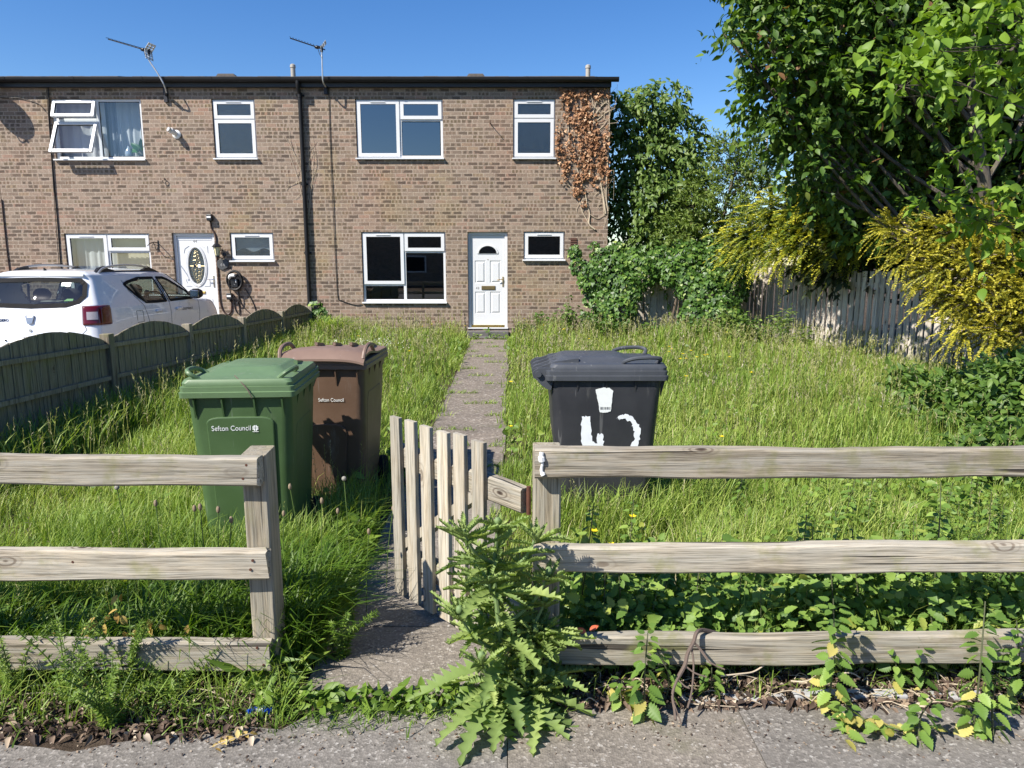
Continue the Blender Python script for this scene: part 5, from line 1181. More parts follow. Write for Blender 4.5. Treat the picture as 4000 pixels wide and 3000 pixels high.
b = MB(); b.box(-.09, .09, 2.50, 2.53, 1.33, 1.39); b.build('rear_view_mirror', M['trim'], CAR, bevel=.01)
b = MB(); b.box(-.76, .76, .4, 3.2, .28, .32); b.build('cabin_floor', M['trim'], CAR)
b = MB(); b.sphere((.12, 2.72, 1.14), .045, 8, (1, .7, 1.1)); b.tube([(.12, 2.72, 1.05), (.12, 2.72, 1.12)], .03, 8); b.build('dashboard_toy', plain('toy_grey', (.2, .18, .15), .8), CAR, smooth=True)
M['sticker_green'] = plain('green_sticker', (.15, .45, .05), .5)
b = MB(); b.prism([(.38, 1.135), (.50, 1.14), (.50, 1.165), (.42, 1.165)], lambda p, q, d: (p, .115 + (q - 1.07) * .58 + d, q), .012, .015); b.build('window_sticker', M['sticker_green'], CAR)
b = MB(); b.prism([(.30, 1.32), (.42, 1.32), (.42, 1.38), (.30, 1.38)], lambda p, q, d: (p, .115 + (q - 1.07) * .58 + d, q), .012, .015); b.build('window_sticker', M['white_plastic'], CAR)
b = MB(); b.prism([(-.56, 1.13), (-.44, 1.13), (-.44, 1.16), (-.56, 1.16)], lambda p, q, d: (p, .125 + (q - 1.07) * .58 + d, q), .012, .015); b.build('window_sticker', M['white_plastic'], CAR)

# ------------------------------------------------------------------ wavy panel fence beside the drive
wf = thing('panel_fence', 'dark green-stained panel fence with wavy arched top between drive and lawn', 'fence', (-4.12, 10, 0), world=True)
ypost = [5.45, 7.26, 9.05, 10.85, 12.66, 14.44]; ztop = [.93, .895, .85, .80, .775, .755]
fx = lambda y: -4.22 + .008 * y
for i, (y, z) in enumerate(zip(ypost, ztop)):
    b = MB(); x = fx(y)
    b.loft([[(x - .05, y - .05, z_), (x + .05, y - .05, z_), (x + .05, y + .05, z_), (x - .05, y + .05, z_)] for z_ in (-.1, .4, z)]); b.build('post', M['fence_post'], wf, bevel=.006)
for i in range(-1, 5):
    y0 = (ypost[i] if i >= 0 else 3.65) + .055; y1 = ypost[i + 1] - .055; za = ztop[max(i, 0)] - .02; zb = ztop[i + 1] - .02; n = 15; b = MB()
    pn = None
    for k in range(n):
        f0, f1 = k / n, (k + 1.18) / n; ya, yb = y0 + (y1 - y0) * f0, min(y0 + (y1 - y0) * f1, y1); x = fx(ya) + random.uniform(-.003, .003)
        zt = lambda f: za + (zb - za) * f - .045 + .145 * math.sin(math.pi * min(1, max(0, f))) ** .85 + random.uniform(-.004, .004)
        b.add([(x + .012, ya, .03), (x + .006, yb, .03), (x + .006, yb, zt(f1)), (x + .012, ya, zt(f0)), (x - .002, ya, .03), (x - .006, yb, .03), (x - .006, yb, zt(f1)), (x - .002, ya, zt(f0))],
              [(0,1,2,3),(7,6,5,4),(0,3,7,4),(1,5,6,2),(3,2,6,7),(0,4,5,1)])
    po = b.build('panel', M['fence_dark'], wf)
    for dz in (.09, .42):
        r_ = MB(); r_.beam((fx(y0) + .028, y0, za - dz - .01), (fx(y1) + .028, y1, zb - dz - .01), .03, .042); r_.build('batten', M['fence_post'], po)
# ------------------------------------------------------------------ close boarded fences on the right
bf = thing('board_fence', 'tall silver-grey vertical board fence under the yellow shrubs', 'fence', (6, 12, 0), world=True)
A, B_ = Vector((4.98, 15.4, 0)), Vector((7.35, 8.1, 0)); L = (B_ - A).length; d = (B_ - A).normalized(); nr = Vector((d.y, -d.x, 0)); nr = -nr if nr.y > 0 else nr
for s_ in np.arange(0, L + .1, 1.8):
    p = A + d * s_ - nr * .07; b = MB(); b.box(p.x - .05, p.x + .05, p.y - .05, p.y + .05, -.1, 1.48); b.build('post', M['fence_grey'], bf)
for z in (.35, 1.25): b = MB(); b.beam(A - nr * .03 + Vector((0, 0, z)), B_ - nr * .03 + Vector((0, 0, z)), .05, .08); b.build('fence_rail', M['fence_grey'], bf)
s_ = 0
while s_ < L:
    w = random.uniform(.08, .102); p, q = A + d * s_, A + d * (s_ + w); g0 = float(gz(0, p.y)); zt = 1.52 + random.uniform(-.035, .03) + .05 * math.sin(s_ * 1.3); sk = random.uniform(-.012, .012); o_ = nr * random.uniform(0, .012); th = nr * .018
    b = MB(); b.add([p + o_ + Vector((0,0,g0-.02)), q + o_ + Vector((0,0,g0-.02)), q + o_ + d * sk + Vector((0,0,zt)), p + o_ + d * sk + Vector((0,0,zt-.004)), p + o_ - th + Vector((0,0,g0-.02)), q + o_ - th + Vector((0,0,g0-.02)), q + o_ - th + d * sk + Vector((0,0,zt)), p + o_ - th + d * sk + Vector((0,0,zt-.004))], [(0,1,2,3),(7,6,5,4),(0,3,7,4),(1,5,6,2),(3,2,6,7),(0,4,5,1)])
    b.build('board', M['fence_grey'], bf); s_ += w + random.uniform(.034, .056)
vf = thing('board_fence', 'greyed board fence between the house corner and the tall fence, smothered in ivy', 'fence', (3.4, 14.95, 0), world=True)
x = 2.02
while x < 4.95:
    w = random.uniform(.13, .15); b = MB(); zt = 1.42 + random.uniform(-.02, .02); b.box(x, x + w, 15.0, 15.02, .1, zt); b.build('board', M['fence_grey'], vf); x += w + .008
for z in (.4, 1.2): b = MB(); b.box(2.0, 4.95, 15.021, 15.07, z, z + .08); b.build('fence_rail', M['fence_grey'], vf)
# ------------------------------------------------------------------ trees
def limb_tree(name, label, cat, base, trunk, blobs, leaf, mat_leaf, size, n_shoots, length, per, bark='bark', trunk_r=.09, limb_r=.03, twig_n=60, shell=.5, droop=.3, aspect=(1, 1, 1), group=None, toward=(0, -.35, 0), up=.9, limbs=True, rise=.85):
    t = thing(name, label, cat, base, group=group, world=True)
    b = MB(); k = len(trunk); tr = curve([tuple(p) for p in trunk], 5)
    b.tube(tr, [trunk_r * (1 - .65 * i / (len(tr) - 1)) for i in range(len(tr))], 10)
    cs = np.array([q[:3] for q in blobs], float); rs = np.array([q[3] for q in blobs], float)
    if limbs:
        for c, r_ in zip(cs, rs):
            j = int(np.argmin([abs(p.z - (c[2] - .3 - rise * (Vector(c[:2]) - p.xy).length)) for p in tr])); p0 = tr[j]
            mid = (p0 + Vector(c)) / 2 + Vector((random.uniform(-.38, .38), random.uniform(-.3, .3), random.uniform(-.35, .35)))
            pl = curve([tuple(p0), tuple(mid), tuple(c)], 5); b.tube(pl, [limb_r * (1 - .7 * i / (len(pl) - 1)) for i in range(len(pl))], 6)
            for q in range(max(2, int(twig_n * r_ * r_ / (rs ** 2).sum()))):
                d = Vector(rand_dirs(1)[0]); d.z *= .7; e = Vector(c) + d * r_ * random.uniform(.7, 1.0); m_ = (Vector(c) + e) / 2 + Vector(rand_dirs(1)[0]) * .12
                b.tube(curve([tuple(Vector(c) * .7 + mid * .3), tuple(m_), tuple(e)], 3), [limb_r * .38] * 4 + [limb_r * .22] * 2 + [limb_r * .1], 5)
    tro = b.build('trunk', M[bark], t, smooth=True)
    pos, ld, tt, _, _ = shoots(cs, rs, n_shoots, length, per, droop=droop, shell=shell)
    n = len(pos); S = size * (.42 + 1.0 * rng.random(n) ** .9)
    scatter('crown', *leaf, pos, frames(ld, leaf_normals(n, up, toward)), S[:, None] * np.array(aspect)[None], np.clip(.5 + .22 * rng.normal(size=n) + .15 * (tt - .5), 0, 1), M[mat_leaf], t)
    return t
def bl(*rows): return [(*P(px, py, Y), r) for px, py, Y, r in rows]
gp = lambda px, py, Y: tuple(P(px, py, Y))
cb = P(3830, 900, 10.6)
limb_tree('cherry_tree', 'big broad-leaved cherry tree towering over the silver-grey fence', 'tree', (cb[0], 10.6, 0),
          [(cb[0] - .05, 10.6, -.1), tuple(P(3850, 1000, 10.2)), tuple(P(3845, 720, 10.1)), tuple(P(3800, 430, 10.0)), tuple(P(3815, 60, 10.0)), tuple(P(3830, -400, 10.0))],
          bl((3110,60,10.2,.70),(2850,150,9.8,.12),(2985,100,9.9,.34),(3020,250,10,.42),(3000,-60,10,.42),(2985,380,10.0,.26),(3030,480,10.1,.3),(3120,370,10.1,.66),(3320,160,10.4,1.15),(3200,500,10.4,.62),(3110,600,10.2,.34),(3500,330,10.8,1.15),(3400,600,11,.75),(3660,120,11.3,1.0),(4040,330,11,.9),(3600,560,11.4,.8),
             (3300,-220,10.6,1.2),(3050,-250,10.4,.9),(3750,-250,10.6,1.4),(4150,-50,10.2,1.3),(3500,-600,10.6,1.4),(4020,650,11,.6),(3450,820,10.8,.5),(3230,740,10.4,.35)),
          LEAF, 'cherry', .112, 5200, .42, 9, trunk_r=.115, limb_r=.035, twig_n=110, shell=.35, aspect=(1.15, 1, 1))
# the young overhanging branches nearer the camera, part of a second cherry by the fence
limb_tree('cherry_tree', 'bright young cherry branches overhanging nearest, at the right edge', 'tree', (6.5, 7.3, 0),
          [(6.5, 7.3, -.1), (6.4, 7.2, 1.5), (6.2, 7.0, 3.0), (6.1, 6.8, 4.2), (6.0, 6.6, 5.2)],
          bl((3950,150,6.0,.42),(3720,190,5.7,.32),(3580,260,5.6,.28),(3500,330,5.6,.20),(3850,300,5.9,.3),(3990,480,6.2,.3),(3660,760,6.0,.14),(3760,800,6.0,.22),(3900,830,6.1,.22),(3810,860,6.0,.18),(4000,800,6.2,.3),(3850,60,5.9,.4)),
          LEAF, 'cherry_young', .098, 165, .30, 9, trunk_r=.055, limb_r=.012, twig_n=20, shell=.1, rise=.0, droop=.45, aspect=(1.15, 1, 1))
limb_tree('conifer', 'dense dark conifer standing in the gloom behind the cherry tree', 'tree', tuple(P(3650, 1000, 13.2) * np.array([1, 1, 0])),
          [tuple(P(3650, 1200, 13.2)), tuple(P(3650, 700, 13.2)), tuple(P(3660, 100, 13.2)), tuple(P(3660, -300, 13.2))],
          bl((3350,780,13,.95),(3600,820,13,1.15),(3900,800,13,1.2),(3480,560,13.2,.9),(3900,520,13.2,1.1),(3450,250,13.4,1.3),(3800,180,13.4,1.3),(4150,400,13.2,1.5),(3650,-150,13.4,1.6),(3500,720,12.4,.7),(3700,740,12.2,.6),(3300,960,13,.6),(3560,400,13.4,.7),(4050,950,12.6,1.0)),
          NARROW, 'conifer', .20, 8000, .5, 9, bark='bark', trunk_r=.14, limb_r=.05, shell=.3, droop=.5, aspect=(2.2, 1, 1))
limb_tree('bird_cherry_tree', 'rounded mid-green tree with drooping leaves beside the house corner', 'tree', (3.2, 16.1, 0),
          [(3.2, 16.1, -.1), (3.15, 16.1, 1.5), (3.25, 16.1, 3.0), (3.2, 16.1, 4.2)],
          bl((2425,470,16.1,.45),(2490,420,16,.44),(2580,410,16,.50),(2650,510,16,.45),(2700,600,16,.36),(2470,600,16,.62),(2590,620,15.9,.65),(2440,760,15.8,.52),(2540,780,15.7,.65),(2650,740,15.9,.52),(2440,930,15.7,.52),(2550,950,15.7,.6),(2650,900,15.9,.5),(2450,1070,15.6,.45),(2580,1070,15.6,.5)),
          LEAF, 'bird_cherry', .115, 1700, .42, 9, trunk_r=.09, limb_r=.03, shell=.5, droop=.75, twig_n=50, up=.7, toward=(-.35, -.6, 0))
limb_tree('rowan_tree', 'light feathery rowan between the drooping tree and the big cherry', 'tree', (4.4, 15.5, 0),
          [(4.4, 15.5, -.1), (4.4, 15.5, 1.6), (4.55, 15.5, 2.8), (4.75, 15.5, 3.7)],
          bl((2700,800,15.1,.40),(2640,900,15.0,.36),(2750,720,15.3,.36),(2840,590,15.6,.34),(2930,580,15.6,.34),(2870,700,15.6,.38),(2760,900,15.2,.44),(2860,830,15.4,.36),(2950,720,15.6,.34),(2700,1000,15,.40),(2820,980,15.2,.40),(2990,640,15.6,.24),(2640,990,15,.3),(2930,860,15.5,.3)),
          NARROW, 'rowan', .085, 1250, .34, 20, trunk_r=.05, limb_r=.018, shell=.25, droop=.35, aspect=(1.6, 1, 1), twig_n=70)
t = thing('bare_tree', 'pale bare dead trunk rising in front of the sky by the rowan', 'tree trunk', tuple(P(3010, 1000, 16) * np.array([1, 1, 0])), world=True)
b = MB(); b.tube(curve([gp(3025,1000,16), gp(3012,760,16), gp(2995,690,16), gp(2992,600,16), gp(3000,520,16)], 5), [.05]*6 + [.04]*5 + [.03]*5 + [.022]*5, 8); b.tube(curve([gp(3010,740,16), gp(3040,700,16), gp(3080,690,16)], 4), [.02]*4 + [.012]*5, 6); b.build('trunk', M['rowan_bark'], t, smooth=True)
# golden cypress
def spray_shrub(name, label, cat, base, blobs, mat_leaf, n_sh, length, per, leaf, size, aspect, dirs_bias, droop, spread, tipcol, twig=None, group=None, stems=30):
    t = thing(name, label, cat, base, group=group, world=True)
    cs = np.array([q[:3] for q in blobs], float); rs = np.array([q[3] for q in blobs], float)
    w = rs ** 2; which = rng.choice(len(rs), n_sh, p=w / w.sum())
    d = rand_dirs(n_sh); d[:, 2] *= .8; d = unit(d + np.array(dirs_bias) * .35); base_p = cs[which] + d * (rs[which] * (.15 + .75 * rng.random(n_sh)))[:, None]
    gd = unit(d + np.array(dirs_bias) + rng.normal(size=(n_sh, 3)) * spread); Ls = length * (.5 + rng.random(n_sh))
    tt = (np.arange(per)[None] + .5 * rng.random((n_sh, per)) + .25) / per
    pos = base_p[:, None] + gd[:, None] * (Ls[:, None] * tt)[..., None]; pos[..., 2] -= droop * Ls[:, None] * tt ** 2
    side = np.cross(gd, np.array([0, 0, 1.0])); side = unit(side)
    sg = np.where(np.arange(per) % 2 == 0, 1.0, -1.0)
    ld = unit(gd[:, None] * .75 + side[:, None] * sg[None, :, None] * .65 + rng.normal(size=(n_sh, per, 3)) * .16)
    out = np.clip(np.linalg.norm((base_p - cs[which]), axis=1) / rs[which], 0, 1)
    rv = np.clip(tipcol * (.5 * out[:, None] + .62 * tt) + .14 * rng.normal(size=(n_sh, per)) + (1 - tipcol) * .5 + .12 * rng.normal(size=(n_sh, 1)), 0, 1)
    n = n_sh * per; S = size * (.7 + .6 * rng.random(n)) * (1 - .35 * tt.reshape(-1))
    scatter('foliage', *leaf, pos.reshape(-1, 3), frames(ld.reshape(-1, 3), np.repeat(leaf_normals(n_sh, 1.0, (-.2, -.45, 0)), per, 0) + rng.normal(size=(n, 3)) * .18), S[:, None] * np.array(aspect)[None], rv.reshape(-1), M[mat_leaf], t)
    b = MB()
    for k in range(stems):
        i = int(rng.integers(n_sh)); c = Vector(cs[which[i]]); g = Vector((c.x, c.y + .2, max(.1, c.z - rs[which[i]] * 1.2)))
        b.tube(curve([tuple(g), tuple(c), tuple(Vector(base_p[i])), tuple(Vector(pos[i, -1]))], 3), [.014, .012, .011, .010, .009, .008, .007, .005, .004, .003], 5)
    b.build('stem', M[twig or 'twig'], t)
    return t
spray_shrub('golden_cypress', 'golden-tipped cypress with drooping sprays spilling over the grey fence', 'conifer', (6.0, 13.6, 0),
            bl((2960,920,13.6,.40),(3060,840,13.4,.45),(3130,760,13.2,.32),(3180,860,13.0,.55),(3270,800,13.0,.4),(3280,900,12.7,.5),(3120,940,13.0,.45),(2930,970,13.8,.28),(3350,930,12.4,.4),(2880,930,13.9,.2),(3040,980,13.2,.28)),
            'cypress', 1250, .46, 44, NARROW, .070, (1.5, 1.1, 1), (-.75, -.35, .05), .42, .22, .95, stems=60)
spray_shrub('golden_honeysuckle', 'sprawling yellow small-leaved shrub arching over the right end of the fence', 'shrub', (6.7, 9.4, 0),
            bl((3480,890,9.8,.20),(3570,940,9.6,.28),(3700,920,9.4,.36),(3880,900,9.2,.42),(3530,1020,9.4,.16),(3650,1060,9.2,.30),(3800,1050,9.0,.42),(3970,1050,8.8,.46),(3680,1160,8.9,.18),(3780,1180,8.8,.32),(3900,1210,8.6,.34),(4020,1200,8.5,.4),(3760,1290,8.5,.16),(3870,1310,8.4,.2),(3990,1310,8.3,.26)),
            'lonicera', 1800, .28, 36, SMALL, .040, (1.1, 1, 1), (-.6, -.35, .12), .32, .40, .58, stems=150, twig='dead_twig')
# ------------------------------------------------------------------ ivy, dead and alive
def ivy_sheet(parent, name, polys, n, size, mat_, lump, seed, normal=(0, -1, 0)):
    """leaves lying over rounded mounds: polys are blobs (x, y, z, r)"""
    cs = np.array([q[:3] for q in polys]); rs = np.array([q[3] for q in polys]); w = rs ** 2
    which = rng.choice(len(rs), n, p=w / w.sum()); d = rand_dirs(n); d[:, 1] = -np.abs(d[:, 1]) * .9 + .1 * rng.random(n); d = unit(d)
    rr_ = rs[which] * (.72 + .34 * rng.random(n)); pos = cs[which] + d * rr_[:, None] * np.array([1, .55, 1])
    nrm = unit(d * .8 + np.array([-.12, -.55, .5]) + rng.normal(size=(n, 3)) * .32)
    ld = unit(np.array([0, -.15, -1.0]) + rng.normal(size=(n, 3)) * .45)
    return scatter(name, *IVY, pos, frames(ld, nrm), size * (.6 + .7 * rng.random(n)), np.clip(.45 + .25 * rng.normal(size=n), 0, 1), M[mat_], parent)
iv = thing('ivy', 'glossy green ivy mound smothering the fence by the house corner', 'ivy', (3.2, 14.6, 0), world=True)
ivy_sheet(iv, 'foliage', bl((2245,985,14.7,.14),(2260,1040,14.65,.18),(2320,960,14.75,.10),(2345,1010,14.7,.22),(2320,1090,14.5,.32),(2400,1060,14.5,.36),(2450,1130,14.3,.32),(2500,1060,14.5,.36),(2590,1030,14.6,.36),(2690,1020,14.5,.40),(2790,1040,14.5,.42),(2860,1110,14.3,.40),(2770,1140,14.2,.40),(2690,1110,14.3,.30),(2640,1050,14.4,.3),(2420,1210,14.2,.34),(2360,1180,14.4,.28),(2720,1230,14.1,.36),(2820,1220,14.0,.38),(2400,1000,14.9,.25),(2880,1030,14.6,.28),(2340,1240,14.5,.2),(2420,965,14.8,.12),(2520,985,14.7,.14),(2650,955,14.7,.13),(2760,950,14.7,.15),(2470,1000,14.6,.2),(2610,1090,14.25,.14),(2480,1150,14.2,.12),(2300,1170,14.6,.12),(2290,1240,14.5,.14)), 9000, .072, 'ivy', 1, 1)
b = MB()
for k in range(14):
    x = 2.0 + .22 * k + random.uniform(-.1, .1); b.tube(curve([(x, 14.8, .05), (x + random.uniform(-.2, .2), 14.7, .6), (x + random.uniform(-.3, .3), 14.75, 1.3)], 4), .012, 5)
b.build('stem', M['twig'], iv)
di = thing('dead_ivy', 'brown dead ivy clinging to the top right corner of the end house', 'ivy', (1.4, FY, 3), world=True)
def wall_stems(spec):
    b = MB()
    for pts_, r_ in spec:
        q = curve([(x, FY - .012 - random.uniform(0, .01), z) for x, z in pts_], 5); b.tube(q, [r_ * 1.35 * (1 - .6 * i / (len(q) - 1)) for i in range(len(q))], 5)
    return b
FX = lambda px, py: tuple(P(px, py, FY)[[0, 2]])
z5 = lambda x, y: FX(2100 + x / 2.766, 300 + y / 2.766)          # measured on an enlargement of the corner
spec = [([z5(620,1650), z5(555,1590), z5(560,1480), z5(530,1350), z5(500,1200), z5(420,980), z5(380,850), z5(340,700), z5(330,300), z5(360,140)], .012),
        ([z5(555,1590), z5(480,1450), z5(440,1290), z5(360,1200), z5(320,1130)], .008), ([z5(735,1480), z5(710,1300), z5(690,1200), z5(650,900), z5(610,600), z5(608,450), z5(600,300), z5(560,150)], .012),
        ([z5(760,1450), z5(740,1300), z5(750,1000), z5(770,700), z5(775,400), z5(760,160)], .010), ([z5(610,440), z5(680,330), z5(770,260)], .009), ([z5(615,500), z5(700,420), z5(780,350)], .008), ([z5(620,600), z5(690,550), z5(780,440)], .008),
        ([z5(600,400), z5(640,260), z5(740,170)], .007), ([z5(560,1480), z5(640,1530), z5(720,1490)], .006), ([z5(240,900), z5(220,750), z5(240,600), z5(240,480)], .006), ([z5(420,980), z5(470,850), z5(560,780), z5(640,650)], .007),
        ([z5(720,1500), z5(690,1250), z5(600,1150), z5(480,1120)], .006), ([z5(290,1100), z5(280,1000), z5(350,900)], .006)]
for k in range(26):
    a = z5(random.uniform(600, 770), random.uniform(160, 700)); spec.append(([a, (a[0] + random.uniform(-.15, .2), a[1] + random.uniform(-.1, .25)), (a[0] + random.uniform(-.2, .25), a[1] + random.uniform(-.05, .4))], .004))
for k in range(16):
    a = z5(random.uniform(480, 770), random.uniform(900, 1400)); spec.append(([a, (a[0] + random.uniform(-.15, .15), a[1] + random.uniform(-.3, .1)), (a[0] + random.uniform(-.15, .15), a[1] + random.uniform(-.5, -.1))], .0035))
wall_stems(spec).build('stem', M['pale_twig'], di)
def dead_leaves():
    cl = []
    def band(pts_, width, n):
        pts_ = np.array([z5(*q) for q in pts_]); seg = rng.integers(len(pts_) - 1, size=n); f = rng.random(n)[:, None]
        cl.append(pts_[seg] * (1 - f) + pts_[seg + 1] * f + rng.normal(size=(n, 2)) * width)
    band([(260,120),(420,130),(520,200),(620,120)], .11, 620); band([(300,180),(330,330),(350,480),(350,620)], .05, 230); band([(380,200),(420,400),(500,550),(540,700),(500,850)], .12, 950)
    band([(480,230),(500,400),(580,560),(640,640)], .09, 420); band([(620,640),(600,800),(540,850),(420,870),(340,880)], .07, 330); band([(740,580),(760,680),(720,820),(690,950)], .055, 300); band([(560,650),(620,850),(690,1000),(720,1040)], .09, 420)
    band([(530,900),(580,1000),(610,1120)], .07, 300); band([(400,1040),(420,1130),(450,1250)], .055, 240); band([(480,1020),(500,1080)], .07, 130); band([(300,900),(290,1000),(280,1120)], .045, 190); band([(230,560),(210,700),(240,830),(260,900)], .045, 230); band([(340,700),(360,800),(390,900)], .05, 130)
    band([(240,480),(260,530)], .02, 30); band([(500,1230),(500,1330),(510,1420)], .03, 50); band([(700,1000),(730,1100),(760,1250)], .05, 110); band([(700,200),(760,150)], .06, 60); band([(370,1220),(430,1300)], .03, 40)
    return np.concatenate(cl)
dl = dead_leaves(); dl = dl[rng.random(len(dl)) < .34 + .30 * np.sin(dl[:, 0] * 19 + 2 * np.sin(dl[:, 1] * 7)) * np.sin(dl[:, 1] * 13 + 1.5 * np.sin(dl[:, 0] * 9))]; dl = dl[(dl[:, 0] < 1.99) & (dl[:, 1] < 5.04)]; ok = ~((dl[:, 0] > 0) & (dl[:, 0] < .875) & (dl[:, 1] > 3.7) & (dl[:, 1] < 4.87)); dl = dl[ok]; n = len(dl)
pos = np.stack([dl[:, 0], FY - .02 - .05 * rng.random(n) ** 1.5, dl[:, 1]], 1)
scatter('foliage', [(a, b_, c * 3) for a, b_, c in IVY[0]], IVY[1], pos, frames(unit(np.array([0, -.5, -1.0]) + rng.normal(size=(n, 3)) * .6), unit(np.array([-.1, -1.0, .5]) + rng.normal(size=(n, 3)) * .5)), .048 * (.6 + .8 * rng.random(n)), np.clip(.5 + .28 * rng.normal(size=n), 0, 1), M['dead_ivy'], di)
ds = thing('dead_ivy', 'bare ivy stems fanned over the brick beside the black downpipe', 'ivy', (-4.3, FY, 2), world=True)
z1_ = lambda x, y: FX(x / 1.327, 100 + y / 1.327); spec = []
for x0_, y0_, x1_, y1_, x2_, y2_ in ((1565,830,1545,700,1470,560), (1570,900,1540,780,1490,640), (1560,750,1520,650,1500,590), (1575,1000,1590,850,1530,900), (1600,980,1620,800,1625,640), (1600,900,1605,700,1590,560), (1605,850,1640,700,1618,570), (1598,760,1600,660,1640,600), (1570,800,1500,830,1480,850), (1600,1000,1612,860,1640,760)):
    spec.append(([z1_(x0_, y0_), z1_((x0_+x1_)/2 + random.uniform(-8, 8), (y0_+y1_)/2), z1_(x1_, y1_), z1_(x2_, y2_)], .004))
    spec.append(([z1_(x1_, y1_), z1_(x1_ + random.uniform(-40, 20), y1_ - 60), z1_(x1_ + random.uniform(-50, 30), y1_ - 110)], .0025))
wall_stems(spec).build('stem', M['pale_twig'], ds)
sm_ = thing('ivy', 'small ivy clump on the last post of the wavy fence by the wall', 'ivy', (-3.95, 14.4, 0), world=True)
ivy_sheet(sm_, 'foliage', [(-3.98, 14.5, .70, .16), (-3.88, 14.45, .55, .18), (-3.80, 14.4, .38, .2)], 330, .085, 'ivy', 1, 1)
# ------------------------------------------------------------------ shrubs and tall weeds
def weed(label, x, y, h, r_, mat_='shrub', n=90, size=.08, leaf=LEAF, cat='weed', name='weed', nstem=6, group=None, lean=.25):
    z0 = float(gz(x, y)); t = thing(name, label, cat, (x, y, z0), group=group)
    b = MB(); P_ = []; D_ = []
    for k in range(nstem):
        a = random.uniform(0, 6.28); rr_ = r_ * math.sqrt(random.random()); hh = h * random.uniform(.65, 1.0) * (1 - .35 * rr_ / r_)
        c = curve([(0.1 * rr_ * math.cos(a), .1 * rr_ * math.sin(a), 0), (.55 * rr_ * math.cos(a), .55 * rr_ * math.sin(a), hh * .5), (rr_ * math.cos(a + lean), rr_ * math.sin(a + lean), hh)], 6)
        b.tube(c, [.006 * (1 - .7 * i / (len(c) - 1)) for i in range(len(c))], 5, False)
        for q in range(max(3, n // nstem)):
            f = .12 + .88 * random.random() ** .8; p = c[min(len(c) - 1, int(f * (len(c) - 1)))]
            P_.append(tuple(p)); aa = random.uniform(0, 6.28); D_.append((math.cos(aa), math.sin(aa), random.uniform(-.5, .45)))
    b.build('stem', M['green_stem'], t)
    P_ = np.array(P_); D_ = unit(np.array(D_)); m = len(P_)
    scatter('foliage', *leaf, P_ + D_ * .03, frames(D_, leaf_normals(m, 1.0, (-.15, -.3, 0))), size * (.55 + .7 * rng.random(m)), np.clip(.45 + .25 * rng.normal(size=m), 0, 1), M[mat_], t)
    return t
G_ = 'tangled weeds along the house wall and fence'
for i, (px, Y, h, r_, lab) in enumerate(((2045, 14.3, .42, .22, 'low leafy weed beside the doorstep of the end house'), (2120, 14.45, .75, .32, 'leafy weed against the brick under the small window'), (2200, 14.4, .55, .34, 'spreading weed at the wall right of the small window'), (2280, 14.3, .70, .40, 'bushy weed where the ivy meets the house wall'), (2225, 14.35, .95, .25, 'tallest thin weed against the house wall'),
                                         (2360, 14.0, .62, .40, 'green weed in front of the ivy, left of the bare boards'), (2540, 13.9, .45, .22, 'small weed in front of the bare grey boards'), (2440, 13.9, .5, .35, 'weed at the foot of the ivy'))):
    q = P(px, 1200, Y); weed(lab, float(q[0]), Y, h, r_, n=260, size=.085, group=G_, nstem=12)
for px, Y, h, r_, lab, mt in ((2840, 13.2, .75, .62, 'pale green bushy weed clump at the left end of the grey fence', 'rowan'), (2950, 12.9, .78, .5, 'leafy weed clump against the grey fence boards', 'shrub'), (2720, 13.4, .55, .5, 'low weed clump under the ivy right of the bare boards', 'rowan'), (3080, 12.2, .95, .24, 'tall thin sow thistle against the grey boards', 'rowan'), (3150, 11.7, .6, .2, 'slim weed at the sunlit foot of the grey boards', 'rowan')):
    q = P(px, 1200, Y); weed(lab, float(q[0]), Y, h, r_, mt, n=int(900 * r_ + 60), size=.085 if r_ > .3 else .13, group=G_, nstem=int(26 * r_ + 4), leaf=LEAF if r_ > .3 else NARROW)
def bush(label, blobs, n, size, mat_='shrub', base=None, stems=40):
    c0 = blobs[0]; t = thing('shrub', label, 'shrub', base or (c0[0], c0[1], 0), world=True)
    pos, ld, tt, bs, gd_ = shoots([q[:3] for q in blobs], [q[3] for q in blobs], n, .22, 8, droop=.3, shell=.55)
    pos[:, 2] = np.maximum(pos[:, 2], .03); m = len(pos)
    scatter('foliage', *LEAF, pos, frames(ld, leaf_normals(m, 1.0, (-.2, -.3, 0))), size * (.6 + .7 * rng.random(m)), np.clip(.42 + .24 * rng.normal(size=m) + .15 * (tt - .5), 0, 1), M[mat_], t)
    b = MB()
    for k in range(stems):
        i = int(rng.integers(n)); e = Vector(bs[i]); b.tube(curve([(c0[0] + random.uniform(-.4, .4), c0[1] + random.uniform(-.3, .3), 0), tuple(e * .5 + Vector((c0[0], c0[1], e.z * .9)) * .5), tuple(e)], 3), [.008] * 3 + [.006] * 3 + [.004], 5, False)
    b.build('stem', M['twig'], t)
bush('dark green bramble bush filling the right edge below the yellow shrub', bl((3930,1600,6.6,.38),(3760,1570,7.0,.26),(3640,1540,7.4,.22),(3550,1510,7.8,.16),(3860,1500,7.2,.22),(4000,1480,6.8,.28),(3820,1660,6.2,.28),(3960,1700,5.8,.30),(3680,1590,6.8,.2),(4050,1560,6.0,.4)), 1500, .085)
bush('lower bramble bush behind the top rail at the right edge', bl((3900,1850,5.0,.22),(3990,1780,5.1,.25),(3800,1800,5.4,.18),(4080,1900,4.8,.3),(3740,1720,6.0,.14)), 420, .075)
